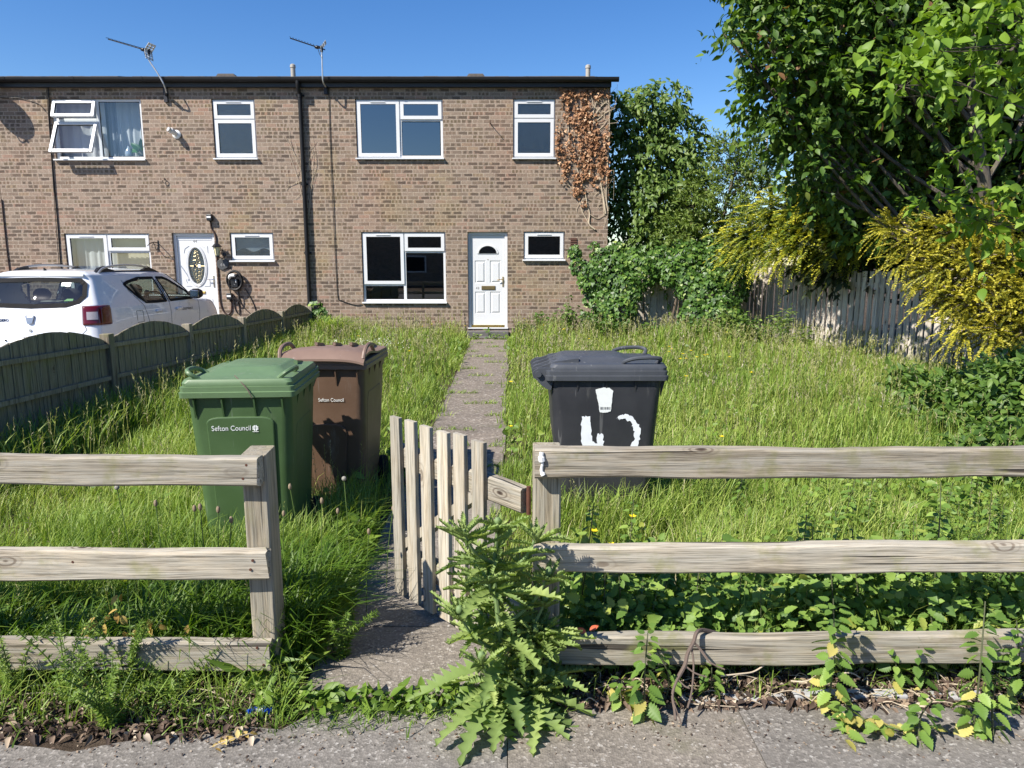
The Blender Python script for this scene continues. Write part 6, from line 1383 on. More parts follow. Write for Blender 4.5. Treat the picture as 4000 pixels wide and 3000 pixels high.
# ------------------------------------------------------------------ grass
fence_r = lambda y: np.interp(y, [8.1, 15.4], [7.3, 4.9])
lump = lambda x, y: .5 + .25 * np.sin(x * 2.1 + 1.3 * np.sin(y * 1.1)) + .25 * np.sin(y * 2.7 + 1.7 * np.sin(x * 1.3 + .6))
bins_xy = [(-1.43, 3.90, .30, .36), (-1.215, 4.88, .29, .36), (.555, 4.36, .36, .30)]
def lawn_mask(x, y, edge=.0):
    e = .03 * np.sin(y * 7) + .03 * np.sin(y * 17 + 1)
    ok = ~((x > -.77 + e + edge) & (x < -.09 + e - edge)) | (y > 14.2)
    ok &= (x > -4.08) & (x < fence_r(y) - .03) & (y < 14.86) & ~((x > -.95) & (x < -.03) & (y > 14.0))
    for bx, by, bw, bd in bins_xy: ok &= ~((np.abs(x - bx) < bw * .85) & (np.abs(y - by) < bd * .85))
    return ok
def blades(name, x, y, h, w, m, lean=.45, rnd=None, parent=None, zoff=0.0):
    n = len(x); z = gz(x, y) - .01 + zoff; az = rng.random(n) * 2 * np.pi; wind = .25
    dx, dy_ = np.cos(az) + wind, np.sin(az) + .1; ln = lean * (.25 + 1.1 * rng.random(n)) * h
    tw = az + np.pi / 2 + rng.normal(size=n) * .5; sx, sy = np.cos(tw), np.sin(tw)
    V = np.zeros((n, 7, 3)); ts = (0, .38, .74)
    for i, t in enumerate(ts):
        ww = w * (1.0, .85, .55)[i] * .5; cx, cy, cz = x + dx * ln * t * t, y + dy_ * ln * t * t, z + h * t * (1 - .12 * t)
        V[:, 2*i, 0], V[:, 2*i, 1], V[:, 2*i, 2] = cx - sx * ww, cy - sy * ww, cz
        V[:, 2*i+1, 0], V[:, 2*i+1, 1], V[:, 2*i+1, 2] = cx + sx * ww, cy + sy * ww, cz
    V[:, 6, 0], V[:, 6, 1], V[:, 6, 2] = x + dx * ln, y + dy_ * ln, z + h * (.88 - .25 * (ln / h))
    o = (np.arange(n) * 7)[:, None, None]
    Q = (np.array([[0, 1, 3, 2], [2, 3, 5, 4]])[None] + o).reshape(-1, 4); T = (np.array([[4, 5, 6]])[None] + o).reshape(-1, 3)
    rv = np.clip(.42 + .22 * rng.normal(size=n) + .28 * (lump(x * .7, y * .7) - .5), 0, 1) if rnd is None else rnd
    ob = npmesh(name, V.reshape(-1, 3), [Q, T], m, parent, False, np.repeat(rv, 7)); return ob
def band(y0, y1, dens, xl=None):
    n0 = int((y1 - y0) * 13 * dens); y = y0 + (y1 - y0) * rng.random(n0); x = -4.3 + 12 * rng.random(n0) * 1.0
    vis = np.abs(x) < .76 * y + .5
    k = vis & lawn_mask(x, y); return x[k], y[k]
parts_ = []
for y0, y1, dens, w, hh in ((2.56, 3.6, 5200, .0042, .24), (3.6, 5.5, 3300, .0050, .23), (5.5, 8.5, 1500, .0072, .25), (8.5, 11.5, 900, .010, .26), (11.5, 14.86, 620, .0135, .28)):
    x, y = band(y0, y1, dens); n = len(x)
    h = hh * (.45 + .75 * rng.random(n)) * (.65 + .7 * lump(x, y)); near_path = np.minimum(np.abs(x + .78), np.abs(x + .07)); h *= np.clip(.45 + near_path * 2.2, .45, 1) * np.clip(.30 + (fence_r(y) - x) * .55, .30, 1) * (.7 + .6 * (np.sin(x * 5.3 + 2 * np.sin(y * 3.1)) * np.sin(y * 4.7 + 1.5 * np.sin(x * 2.9)) > .1))
    parts_.append((x, y, h, np.full(n, w) * (.7 + .6 * rng.random(n))))
x, y, h, w = (np.concatenate(q) for q in zip(*parts_))
o = blades('grass', x, y, h, w, M['grass'], .5); props(o, 'long sunlit lawn grass either side of the path', 'grass', kind='stuff')
# taller flowering stalks
def stalks(name, x, y, h, m_head, spike, label):
    n = len(x); z = gz(x, y); a = rng.random(n) * 6.28; ln = .22 * h * rng.random(n); tx, ty, tz = x + np.cos(a) * ln, y + np.sin(a) * ln, z + h
    s_ = np.stack([np.cos(a + 1.57), np.sin(a + 1.57), a * 0], 1) * .0011 * np.clip(y / 4, 1, 3)[:, None]
    b0 = np.stack([x, y, z], 1); t0 = np.stack([tx, ty, tz], 1); mid = (b0 + t0) / 2 - np.stack([np.cos(a) * ln * .2, np.sin(a) * ln * .2, a * 0], 1)
    d = unit(t0 - mid); V = np.concatenate([np.stack([b0 - s_, b0 + s_, mid - s_, mid + s_, t0 - s_ * .6, t0 + s_ * .6], 1)], 1)
    o_ = (np.arange(n) * 6)[:, None, None]; Q = (np.array([[0, 1, 3, 2], [2, 3, 5, 4]])[None] + o_).reshape(-1, 4)
    per = 9; f = np.linspace(0, 1, per)[None] + 0 * x[:, None]; hp = t0[:, None] - d[:, None] * (spike * h[:, None] * (1 - f))[..., None]
    hd = unit(d[:, None] * 1.1 + rng.normal(size=(n, per, 3)) * .45); hs = (.016 + .014 * rng.random((n, per))) * np.clip(y / 5, .8, 2)[:, None]; rv = np.repeat(np.clip(.45 + .3 * rng.normal(size=n), 0, 1), per)
    tv = np.array(NARROW[0]) * np.array([1.2, 1, 1]); k = 4; Rm = frames(hd.reshape(-1, 3), rand_dirs(n * per)); HV = np.einsum('nij,nkj->nki', Rm, tv[None] * hs.reshape(-1)[:, None, None]) + hp.reshape(-1, 3)[:, None]
    HF = (np.array(NARROW[1])[None] + (np.arange(n * per) * k)[:, None, None]).reshape(-1, 3) + n * 6
    ob = npmesh(name, np.concatenate([V.reshape(-1, 3), HV.reshape(-1, 3)]), [Q, HF], m_head, None, False, np.concatenate([np.full(n * 6, .0), np.repeat(rv, k)])); return props(ob, label, 'grass', kind='stuff')
xs_, ys_ = [], []
for y0, y1, dens in ((2.6, 5.5, 34), (5.5, 9, 52), (9, 14.8, 46)):
    x, y = band(y0, y1, dens); k = rng.random(len(x)) < .35 + .65 * lump(x + 3, y); xs_.append(x[k]); ys_.append(y[k])
x, y = np.concatenate(xs_), np.concatenate(ys_); k = np.minimum(np.abs(x + .78), np.abs(x + .07)) > .12; x, y = x[k], y[k]
stalks('seeding_grass', x, y, .30 + .22 * rng.random(len(x)), M['seed'], .28, 'seeding grass stalks standing above the lawn')
# taller clumps round the bins and behind the rails
cx_ = np.array([-1.62, -1.45, -1.25, -1.08, -.98, .25, .4, .55, .7, .85, .98, -1.0, -1.1, 1.3, 1.7, 2.1, .9, 1.2, -2.2, -2.8, -1.9]); cy_ = np.array([3.42, 3.40, 3.42, 3.5, 3.9, 4.0, 3.98, 3.96, 3.98, 4.0, 4.2, 4.35, 3.2, 3.6, 3.9, 3.7, 3.3, 3.4, 4.6, 5.4, 3.6])
w_ = rng.integers(len(cx_), size=5200); x = cx_[w_] + .10 * rng.normal(size=5200); y = cy_[w_] + .07 * rng.normal(size=5200); k = lawn_mask(x, y); x, y = x[k], y[k]
props(blades('tall_grass', x, y, (.18 + .26 * rng.random(len(x))), .0042 + .003 * rng.random(len(x)), M['grass'], .5), 'taller grass clumps hiding the feet of the bins', 'grass', kind='stuff')
n = 6000; y = 4.5 + 10 * rng.random(n); x = -4.06 + .55 * rng.random(n) ** 1.6; k = lawn_mask(x, y)
props(blades('tall_grass', x[k], y[k], .22 + .30 * rng.random(int(k.sum())), .007 + .006 * rng.random(int(k.sum())), M['grass'], .5), 'tall grass growing up against the wavy fence', 'grass', kind='stuff')
# coarse tussock grass under the left rails and by the green bin
n = 5200; x = np.concatenate([-.82 - 2.2 * rng.random(n) ** 1.2, -.80 - .25 * rng.random(1500)]); y = np.concatenate([2.56 + .75 * rng.random(n) ** 1.3, 2.6 + 1.3 * rng.random(1500)])
k = lawn_mask(x, y); x, y = x[k], y[k]
props(blades('tussock_grass', x, y, (.16 + .28 * rng.random(len(x))) * (.6 + .6 * lump(x * 2, y * 2)), .006 + .006 * rng.random(len(x)), M['grass_dark'], .7), 'coarse dark grass behind the left rails and round the green bin', 'grass', kind='stuff')
# sparse weeds in the joints of the path and along the pavement's edge
y = np.concatenate([2.42 + .6 * np.arange(0, 20)[rng.integers(0, 20, 2600)] + .022 * rng.normal(size=2600)]); x = -.77 + .68 * rng.random(2600); k = (y > 5.2) & (y < 14.2) & (np.sin(x * 9 + np.round(y / .6) * 2.3) > -.1); x, y = x[k], y[k]
props(blades('joint_grass', x, y, .03 + .06 * rng.random(len(x)), np.full(len(x), .009), M['grass'], .9, zoff=.01), 'short grass growing in the joints of the path', 'grass', kind='stuff')
n = 1500; x = -1.9 + 2.1 * rng.random(n); y = 2.33 + .10 * rng.normal(size=n) * .5 + .06 * np.clip(x, -1, 0); k = rng.random(n) < np.where(x > -.85, 1.0, .45); x, y = x[k], y[k]
props(blades('verge_grass', x, y, .02 + .07 * rng.random(len(x)), .003 + .004 * rng.random(len(x)), M['cleaver'], .9), 'small grass tufts along the edge of the pavement', 'grass', kind='stuff')
n = 2600; x = np.concatenate([-2.2 + 1.35 * rng.random(n // 2), .25 + 2.4 * rng.random(n // 2)]); y = 2.38 + .17 * rng.random(len(x)); k = rng.random(len(x)) < .22; x, y = x[k], y[k]
props(blades('verge_grass', x, y, .03 + .12 * rng.random(len(x)), .003 + .003 * rng.random(len(x)), M['grass'], .8), 'thin grass below the bottom rails', 'grass', kind='stuff')
# ------------------------------------------------------------------ broad-leaved undergrowth
def ground_leaves(name, x, y, zlo, zhi, size, leaf, m_, label, cat='undergrowth', up=.8, flat=.6):
    n = len(x); hill = .35 + .65 * np.clip(.5 + .5 * np.sin(x * 8.3 + 2 * np.sin(y * 6.1)) * np.sin(y * 7.7 + 2.3 * np.sin(x * 5.2)), 0, 1) + .15 * rng.random(n)
    pos = np.stack([x, y, gz(x, y) + zlo + (zhi - zlo) * rng.random(n) ** .8 * hill], 1); a = rng.random(n) * 6.28
    d = unit(np.stack([np.cos(a), np.sin(a), flat * rng.normal(size=n)], 1))
    return props(scatter(name, *leaf, pos, frames(d, leaf_normals(n, up, (-.45, -.7, 0))), size * (.4 + 1.0 * rng.random(n)), np.clip(.45 + .24 * rng.normal(size=n), 0, .86), m_), label, cat, kind='stuff')
n = 1900; x = -.62 - .42 * rng.random(n) ** 1.5; y = 2.42 + 1.25 * rng.random(n); k = lawn_mask(x, y, -.03) & (x < -.66 - .05 * np.sin(y * 9)); 
ground_leaves('plantain_leaves', x[k], y[k], .02, .16, .12, NARROW, M['cleaver'], 'strap-like plantain leaves edging the path by the left post', flat=.8)
n = 420; x = -.95 + 1.15 * rng.random(n); y = 2.30 + .11 * rng.random(n) + .05 * (x > -.3)
ground_leaves('groundsel_leaves', x, y, .005, .06, .05, LEAF, M['cleaver'], 'low bright weeds where the path meets the pavement')
n = 6800; x = .16 + 2.9 * rng.random(n); y = 2.56 + .55 * rng.random(n) ** 1.2
ground_leaves('undergrowth', x, y, .02, .42, .046, TOOTH, M['nettle'], 'dense bindweed and nettle undergrowth behind the right rails')
n = 2600; x = 1.0 + 2.8 * rng.random(n) ** .7; y = 2.9 + 1.9 * rng.random(n); k = (rng.random(n) < (x - 1.1) / 1.9) & (np.sin(x * 6 + 2 * np.sin(y * 4)) > -.5)
ground_leaves('undergrowth', x[k], y[k], .02, .34, .045, TOOTH, M['cleaver'], 'bright leafy undergrowth behind the middle rail on the right')
n = 700; x = -3 + 2.0 * rng.random(n); y = 2.6 + .5 * rng.random(n)
ground_leaves('undergrowth', x, y, .02, .20, .055, TOOTH, M['nettle'], 'dark leafy undergrowth behind the bottom left rail')
n = 9000; y = 2.9 + 11.5 * rng.random(n) ** 1.3; x = -4 + 11 * rng.random(n); k = lawn_mask(x, y) & (np.abs(x) < .76 * y + .5) & (np.sin(x * 2.9 + 2 * np.sin(y * 1.3)) * np.sin(y * 2.3 + 1.7 * np.sin(x * 1.9)) > .25)
ground_leaves('lawn_weeds', x[k], y[k], .04, .26, .055, TOOTH, M['cleaver'], 'patches of dock, clover and buttercup leaves in the lawn')
n = 2600; x = -2.4 + 1.6 * rng.random(n); y = 2.24 + .32 * rng.random(n); k = np.sin(x * 9 + 3 * np.sin(y * 11)) > -.2
ground_leaves('verge_weeds', x[k], y[k], .005, .10, .030, NARROW, M['cleaver'], 'straggly small weeds over the litter below the left rails')
k = rng.random(len(x)) < .35; props(blades('verge_grass', x[k], y[k], .06 + .20 * rng.random(int(k.sum())), .003 + .003 * rng.random(int(k.sum())), M['grass'], .8), 'straggly grass over the litter below the left rails', 'grass', kind='stuff')
# litter of dead leaves and twigs along the fence foot
n = 4200; x = np.concatenate([.05 + 2.6 * rng.random(n), -2.4 + 1.55 * rng.random(2800)]); y = 2.34 + .24 * rng.random(len(x)); y[n:] = 2.17 + .38 * rng.random(2800)
m = len(x); a = rng.random(m) * 6.28; d = np.stack([np.cos(a), np.sin(a), .25 * rng.normal(size=m)], 1)
props(scatter('leaf_litter', [(p, q, r_ * 3) for p, q, r_ in LEAF[0]], LEAF[1], np.stack([x, y, .004 + .025 * rng.random(m)], 1), frames(unit(d), unit(np.array([0, 0, 1.0]) + rng.normal(size=(m, 3)) * .4)), .030 * (.35 + 1.1 * rng.random(m)), np.clip(.42 + .34 * rng.normal(size=m), 0, 1), M['litter']), 'brown dead leaves and crumbs under the bottom rails', 'leaf litter', kind='stuff')
n = 900; x = -2.2 + 5.0 * rng.random(n); y = 2.22 - .16 * rng.random(n) ** 2 + .05 * np.sin(x * 1.7 + .6)
a = rng.random(n) * 6.28; props(scatter('leaf_crumbs', *SMALL, np.stack([x, y, .008 + .003 * rng.random(n)], 1), frames(np.stack([np.cos(a), np.sin(a), a * 0], 1), unit(np.array([0, 0, 1.0]) + rng.normal(size=(n, 3)) * .3)), .010 * (.4 + 1.2 * rng.random(n)), rng.random(n), M['litter']), 'crumbs of dead leaf scattered over the pavement edge', 'leaf litter', kind='stuff')
b = MB()
for k in range(150):
    x = random.uniform(.3, 2.4) if k < 105 else random.uniform(-2.0, -.9); y = random.uniform(2.36, 2.56); a = random.uniform(0, 6.28); L = random.uniform(.06, .24)
    b.tube(curve([(x, y, .012), (x + L * .5 * math.cos(a), y + L * .25 * math.sin(a), random.uniform(.015, .05)), (x + L * math.cos(a + .3), y + L * .5 * math.sin(a + .3), .012)], 4), [.0022] * 4 + [.0016] * 4 + [.001], 4)
props(b.build('dry_stalks', M['pale_twig']), 'pale dry stalks lying in the litter under the rails', 'stalks', kind='stuff')
# ------------------------------------------------------------------ thistle by the gate post
def thistle_leaf(length, width, droop, seed):
    r_ = random.Random(seed); n = 11; V = []; F = []
    for i in range(n * 2 + 1):
        t = i / (n * 2); w = width * math.sin(math.pi * min(1, t * .93 + .06)) ** .7 * (1.0 if i % 2 else .42) * r_.uniform(.85, 1.12)
        y = length * (t + (.035 if i % 2 else 0)); z = -droop * length * t * t; yc = length * t
        V += [(-w, y + w * .35, z + (.22 * w if i % 2 else .05 * w) + r_.uniform(-.004, .004)), (0, yc, z - .008), (w, y + w * .35, z + (.22 * w if i % 2 else .05 * w) + r_.uniform(-.004, .004))]
    for i in range(n * 2): a = i * 3; F += [(a, a+1, a+4), (a, a+4, a+3), (a+1, a+2, a+5), (a+1, a+5, a+4)]
    V.append((0, length * 1.06, -droop * length)); e = n * 2 * 3; F += [(e, e+1, len(V)-1), (e+1, e+2, len(V)-1)]
    return np.array(V), F
def thistle(label, x, y, h, n_leaf, seed, heads=7):
    r_ = random.Random(seed); t = thing('thistle', label, 'thistle', (x, y, 0)); b = MB()
    st = curve([(0, 0, 0), (.01, .0, h * .35), (-.012, .01, h * .7), (.0, .0, h)], 8); b.tube(st, [.014 * (1 - .6 * i / (len(st) - 1)) for i in range(len(st))], 8)
    LV, LF, LR = [], [], []; tips = [st[-1]]
    def put(p, az, el, L, W_, droop):
        V, F = thistle_leaf(L, W_, droop, r_.random()); Rm = Matrix.Rotation(az, 3, 'Z') @ Matrix.Rotation(el, 3, 'X') @ Matrix.Rotation(r_.uniform(-.35, .35), 3, 'Y'); o_ = sum(len(v) for v in LV)
        LV.append(V @ np.array(Rm).T + np.array(p)); LF.extend([tuple(q + o_ for q in f) for f in F]); LR.append(np.full(len(V), min(1, max(0, r_.gauss(.45, .22)))))
    for k in range(n_leaf):
        f = (k / n_leaf) ** 1.15; p = st[int(f * (len(st) - 1))]; L = (.33 - .21 * f) * r_.uniform(.75, 1.15); az = k * 2.4 + r_.uniform(-.4, .4)
        put(p, az, r_.uniform(-.15, .35) + .55 * f, L, L * .165, r_.uniform(.25, .65) * (1.1 - .6 * f))
    for k in range(heads + 5):                          # side shoots, each with its own small leaves
        f = r_.uniform(.15, .85); p = st[int(f * (len(st) - 1))]; az = k * 2.1 + r_.uniform(-.4, .4); L = h * r_.uniform(.25, .42) * (1.15 - .45 * f); e = Vector((math.cos(az) * L * .62, math.sin(az) * L * .62, L * .75)) + p
        c = curve([tuple(p), tuple((p + e) / 2 + Vector((math.cos(az), math.sin(az), 0)) * .03), tuple(e)], 5); b.tube(c, [.008 * (1 - .5 * i / (len(c) - 1)) for i in range(len(c))], 6); tips.append(e)
        for q in range(13):
            g = r_.uniform(.15, 1); pp = c[int(g * (len(c) - 1))]; put(pp, r_.uniform(0, 6.28), r_.uniform(.0, .7), r_.uniform(.06, .15), r_.uniform(.011, .019), r_.uniform(.0, .4))
    for e in tips:
        for q in range(10): put(e - Vector((0, 0, .02)), q * .7 + r_.uniform(-.2, .2), r_.uniform(.5, 1.1), r_.uniform(.05, .10), .011, .15)
    b.build('stem', M['thistle_stem'], t, smooth=True)
    npmesh('foliage', np.concatenate(LV), np.array(LF), M['thistle'], t, False, np.concatenate(LR))
    for e in tips[:heads]:
        hb = MB(); hb.sphere((e.x, e.y, e.z + .014), .013, 7, (1, 1, 1.25)); hb.build('flower_bud', M['thistle_stem'], t, smooth=True)
thistle('tall spiny thistle growing at the foot of the gate, over the pavement', -.05, 2.36, .70, 44, 7)
thistle('smaller leafy thistle beside the tall one, against the gate post', .085, 2.36, .30, 14, 9, 2)
# flat rosette leaves lying on the pavement
def rosette(label, x, y, n, L0, seed):
    r_ = random.Random(seed); t = thing('thistle', label, 'thistle', (x, y, .01)); LV, LF, LR = [], [], []
    for k in range(n):
        V, F = thistle_leaf(L0 * r_.uniform(.6, 1.1), L0 * .15, .35, seed + k); az = math.pi + (k / max(1, n - 1) - .5) * 2.9 + r_.uniform(-.15, .15); Rm = Matrix.Rotation(az, 3, 'Z') @ Matrix.Rotation(r_.uniform(.02, .30), 3, 'X') @ Matrix.Rotation(r_.uniform(-.3, .3), 3, 'Y'); o_ = sum(len(v) for v in LV)
        LV.append(V @ np.array(Rm).T + np.array([0, 0, .06])); LF.extend([tuple(q + o_ for q in f) for f in F]); LR.append(np.full(len(V), r_.random() * .7))
    npmesh('foliage', np.concatenate(LV), np.array(LF), M['thistle'], t, False, np.concatenate(LR))
rosette('thistle rosette of long leaves drooping onto the pavement', -.03, 2.34, 9, .28, 3)
# ------------------------------------------------------------------ nettles
def make_nettle(label, h, pairs, seed, yellow=.0, group=None, size=.062):
    r_ = random.Random(seed); t = thing('nettle', label, 'nettle', group=group); b = MB()
    st = curve([(0, 0, 0), (r_.uniform(-.02, .02), r_.uniform(-.02, .02), h * .5), (r_.uniform(-.03, .03), r_.uniform(-.03, .03), h)], 8); b.tube(st, [.004 * (1 - .5 * i / (len(st) - 1)) for i in range(len(st))], 6); b.build('stem', M['red_stem'], t)
    pos, ds, ss, rv = [], [], [], []
    pairs = int(pairs * 2.1)
    for k in range(pairs):
        f = .10 + .90 * (k + .5) / pairs; p = st[min(len(st) - 1, int(f * (len(st) - 1)))]; s_ = size * (1.1 - .55 * f ** 2) * r_.uniform(.8, 1.15)
        for j in range(2 if k < pairs - 1 else 4):
            az = k * 1.57 + j * (3.14 if k < pairs - 1 else 1.57) + r_.uniform(-.3, .3); el = -.15 - .35 * (1 - f) + .55 * max(0, f - .75) * 4 * .5
            d = Vector((math.cos(az), math.sin(az), el)).normalized(); pos.append(tuple(p + d * .018)); ds.append(tuple(d)); ss.append(s_)
            rv.append(min(1, .93 + .07 * r_.random()) if r_.random() < yellow * max(0, 1.15 - f * 1.6) else min(.84, max(0, r_.gauss(.42, .2))))
    n = len(pos); scatter('foliage', *NETTLE, np.array(pos), frames(np.array(ds), leaf_normals(n, 1.3, (0, -.15, 0))), np.array(ss), np.array(rv), M['nettle'], t)
    return t
def on(px, py, Y=None):
    u, v = (px - 2000) / 2770, (py - 1500) / 2770; tt = 1.6 / (_s + v * _c); return u * tt, (_c - v * _s) * tt
NG = 'stinging nettles along the foot of the right-hand rails'
for i, (px, py, top, yel, pr, lab) in enumerate(((2520, 2800, 2470, .55, 9, 'tall nettle on the pavement edge with yellowed lower leaves, nearest the thistle'), (2600, 2740, 2540, .3, 6, 'shorter nettle just right of the nettle nearest the thistle'), (2770, 2720, 2590, .05, 5, 'dark green nettle under the forked dead branch'), (3230, 2790, 2330, .5, 10, 'tall greyish nettle in the middle of the right-hand bottom rail'), (3470, 2690, 2510, .5, 5, 'small nettle against the bottom rail with one yellow leaf'),
                                           (3590, 2700, 2510, .6, 5, 'small nettle with a withered lower leaf, right of its twin at the rail'), (3330, 2850, 2740, .45, 4, 'low nettle sprawling on the pavement beside the edging kerb'), (3590, 2900, 2710, .15, 5, 'dark nettle standing out on the pavement by the yellow patch'), (3800, 2860, 2340, .3, 11, 'big bushy nettle in front of the right-hand rails'), (3960, 2760, 2420, .5, 9, 'nettle at the right edge with yellow leaves over the rail'), (3880, 2880, 2640, .2, 6, 'low nettle at the foot of the big bushy one'), (2440, 2760, 2640, .6, 4, 'yellowing nettle low beside the thistle'))):
    gx, gy = on(px, py); h = float(P(px, top, gy)[2]) * .96; t = make_nettle(lab, h, pr, 100 + i, yel, NG, .062 if pr > 7 else .055); t.location = (gx, gy, 0); t.rotation_euler.z = random.uniform(0, 6)
gx, gy = on(3450, 2870)
t = thing('nettle', 'sprawling yellow-leaved nettle runner lying on the pavement', 'nettle', (gx, gy, 0), group=NG); n = 34
pos = np.stack([rng.normal(size=n) * .10, rng.normal(size=n) * .035, .015 + .05 * rng.random(n)], 1); d = unit(np.stack([rng.normal(size=n), rng.normal(size=n) - .4, .2 * rng.normal(size=n)], 1))
scatter('foliage', *NETTLE, pos, frames(d, leaf_normals(n, 1.5)), .045 * (.6 + .7 * rng.random(n)), np.where(rng.random(n) < .6, .9 + .1 * rng.random(n), .6), M['nettle'], t); b = MB(); b.tube(curve([(-.18, 0, .02), (-.05, .02, .03), (.08, -.01, .025), (.2, .01, .03)]), .004, 6); b.build('stem', M['green_stem'], t)
protos = [make_nettle('green nettle in the crowded bed behind the right-hand rails', h, p_, 300 + k, .12, 'nettles crowded behind the right-hand rails') for k, (h, p_) in enumerate(((.42, 7), (.55, 9), (.34, 6), (.66, 10)))]
kk = 0
for k in range(96):
    x = random.uniform(.22, 2.75); y = random.uniform(2.57, 3.05) if k < 62 else random.uniform(3.2, 4.3); x = x if k < 62 else random.uniform(1.1, 3.2); hgt = 1.0
    o = protos[k] if k < 4 else copy_tree(protos[k % 4]); o.location = (x, y, 0); o.rotation_euler = (random.uniform(-.12, .12), random.uniform(-.12, .12), random.uniform(0, 6.28)); s_ = random.uniform(.65, 1.0) * (1 if k < 62 else .8); o.scale = (s_, s_, s_)
# ------------------------------------------------------------------ cleavers
def cleavers(label, x, y, h, n_st, seed, spread=.16, group=None):
    r_ = random.Random(seed); t = thing('cleavers', label, 'weed', (x, y, 0), group=group); b = MB(); pos, ds, ss = [], [], []
    for k in range(n_st):
        a = r_.uniform(0, 6.28); e = (spread * math.cos(a), spread * .6 * math.sin(a), h * r_.uniform(.5, 1.0)); c = curve([(e[0] * .15, e[1] * .15, 0), (e[0] * .3, e[1] * .4, e[2] * .55), e], 7); b.tube(c, .0018, 4, False)
        for i in range(2, len(c)):
            m_ = 7; d0 = (c[i] - c[i-1]).normalized(); u = d0.orthogonal().normalized(); v = d0.cross(u); o_ = r_.uniform(0, 1)
            for q in range(m_): th = 6.28 * q / m_ + o_; pos.append(tuple(c[i])); ds.append(tuple(u * math.cos(th) + v * math.sin(th) + d0 * .35)); ss.append(.027 * r_.uniform(.7, 1.2) * (1 - .4 * i / len(c)))
    b.build('stem', M['green_stem'], t); n = len(pos)
    scatter('foliage', [(a * 1.5, b_, c) for a, b_, c in NARROW[0]], NARROW[1], np.array(pos), frames(unit(np.array(ds)), leaf_normals(n)), np.array(ss), np.clip(.5 + .25 * rng.normal(size=n), 0, 1), M['cleaver'], t)
for i, (px, py, h, ns, lab) in enumerate(((280, 2760, .40, 9, 'tangle of cleavers climbing the bottom left rail, leftmost of two'), (440, 2850, .30, 14, 'dense mat of cleavers on the pavement edge below the left rails'), (520, 2700, .42, 12, 'thin cleavers reaching up over the bottom left rail'), (690, 2740, .22, 9, 'low cleavers in the litter left of the post'), (60, 2720, .30, 10, 'cleavers at the bottom left edge'), (3700, 2560, .45, 16, 'bright cleavers tangled in the nettles behind the right rails'), (3900, 2500, .55, 18, 'tall cleavers at the right edge between the rails'), (1330, 2580, .25, 8, 'cleavers leaning over the path from the left'))):
    gx, gy = on(px, py); cleavers(lab, gx, gy, h, ns, 500 + i)
# yellowed honesty-like leaves on stems behind the left bottom rail
for i, (px, py) in enumerate(((365, 2440), (340, 2505), (495, 2495), (530, 2460), (610, 2430), (720, 2490), (455, 2370), (215, 2500))):
    q = P(px, py, 2.535); t = thing('withered_leaf', ['withered yellow leaf cluster nodding behind the bottom left rail', 'yellow drooping leaf cluster beside the left bottom rail', 'largest yellow leaf cluster hanging over the bottom left rail', 'ochre leaf cluster just right of the largest yellow one', 'upright yellow leaf cluster nearest the gap to the post', 'yellow leaf cluster by the post at the left bottom rail', 'small ochre leaf cluster high in the shade behind the left rails', 'ochre leaf cluster low at the far left of the rail'][i], 'leaf', (q[0], q[1], 0), group='yellowed leaves behind the bottom left rail')
    m_ = 7; pos = np.array([[0, 0, q[2]]]) + rng.normal(size=(m_, 3)) * .018; d = unit(np.array([0, -.2, -1.0]) + rng.normal(size=(m_, 3)) * .6)
    scatter('foliage', *LEAF, pos, frames(d, leaf_normals(m_, .4, (0, -1, 0))), np.full(m_, .042), rng.random(m_), M['yellow_leaf'], t); b = MB(); b.tube(curve([(.02, .03, 0), (.03, .02, q[2] * .6), (0, 0, q[2] + .02)], 4), .002, 4); b.build('stem', M['green_stem'], t)
# ------------------------------------------------------------------ flowers
def buttercup(x, y, h):
    t = thing('buttercup', 'yellow buttercup standing in the long grass', 'flower', (x, y, float(gz(x, y))), group='buttercups scattered over the lawn'); b = MB(); b.tube([(0, 0, 0), (.01, 0, h)], .0016, 4); b.build('stem', M['green_stem'], t)
    b = MB()
    for k in range(5):
        a = k * 1.257; c, s_ = math.cos(a), math.sin(a); b.add([(.01, 0, h), (.01 + .011 * c - .008 * s_, .011 * s_ + .008 * c, h + .006), (.01 + .019 * c, .019 * s_, h + .010), (.01 + .011 * c + .008 * s_, .011 * s_ - .008 * c, h + .006)], [(0, 1, 2, 3)])
    b.build('flower', M['yellow'], t); return t
bc0 = buttercup(*on(2450, 2130), .30); bc0.location = (.46, 3.15, 0)
spots = []
for px, py, Y in ((2320,2120,3.2),(2475,2095,3.25),(2815,1755,5.0),(1950,1690,5.8),(1990,1760,5.2),(2000,1570,7.2)): spots.append((float(P(px, py, Y)[0]), Y))
for px, py in ((2610,1425),(2605,1455),(2615,1450),(2650,1475),(2665,1478),(2680,1474),(2690,1460),(2720,1475),(2750,1478),(2758,1470),(2680,1555),(2930,1555),(2830,1360),(2195,1360),(2100,1345),(2035,1358),(2060,1310),(2048,1300),(2200,1340),(2125,1325),(1560,1300),(1340,1310),(1690,1320),(1820,1330),(1400,1380),(2840,1475),(2300,1385),(1500,1320),(1600,1460),(1650,1330)):
    gx, gy = on(px, py + 45); gy = min(gy, 14.3); spots.append((gx * (1 if gy < 14.2 else .98), gy))
for x, y in spots:
    if not lawn_mask(np.array([x]), np.array([y]))[0]: continue
    o = copy_tree(bc0); o.location = (x, y, float(gz(x, y)) + random.uniform(0, .08)); o.rotation_euler.z = random.uniform(0, 6); s_ = 1.0 if y < 6 else 1.35; o.scale = (s_, s_, 1.1)
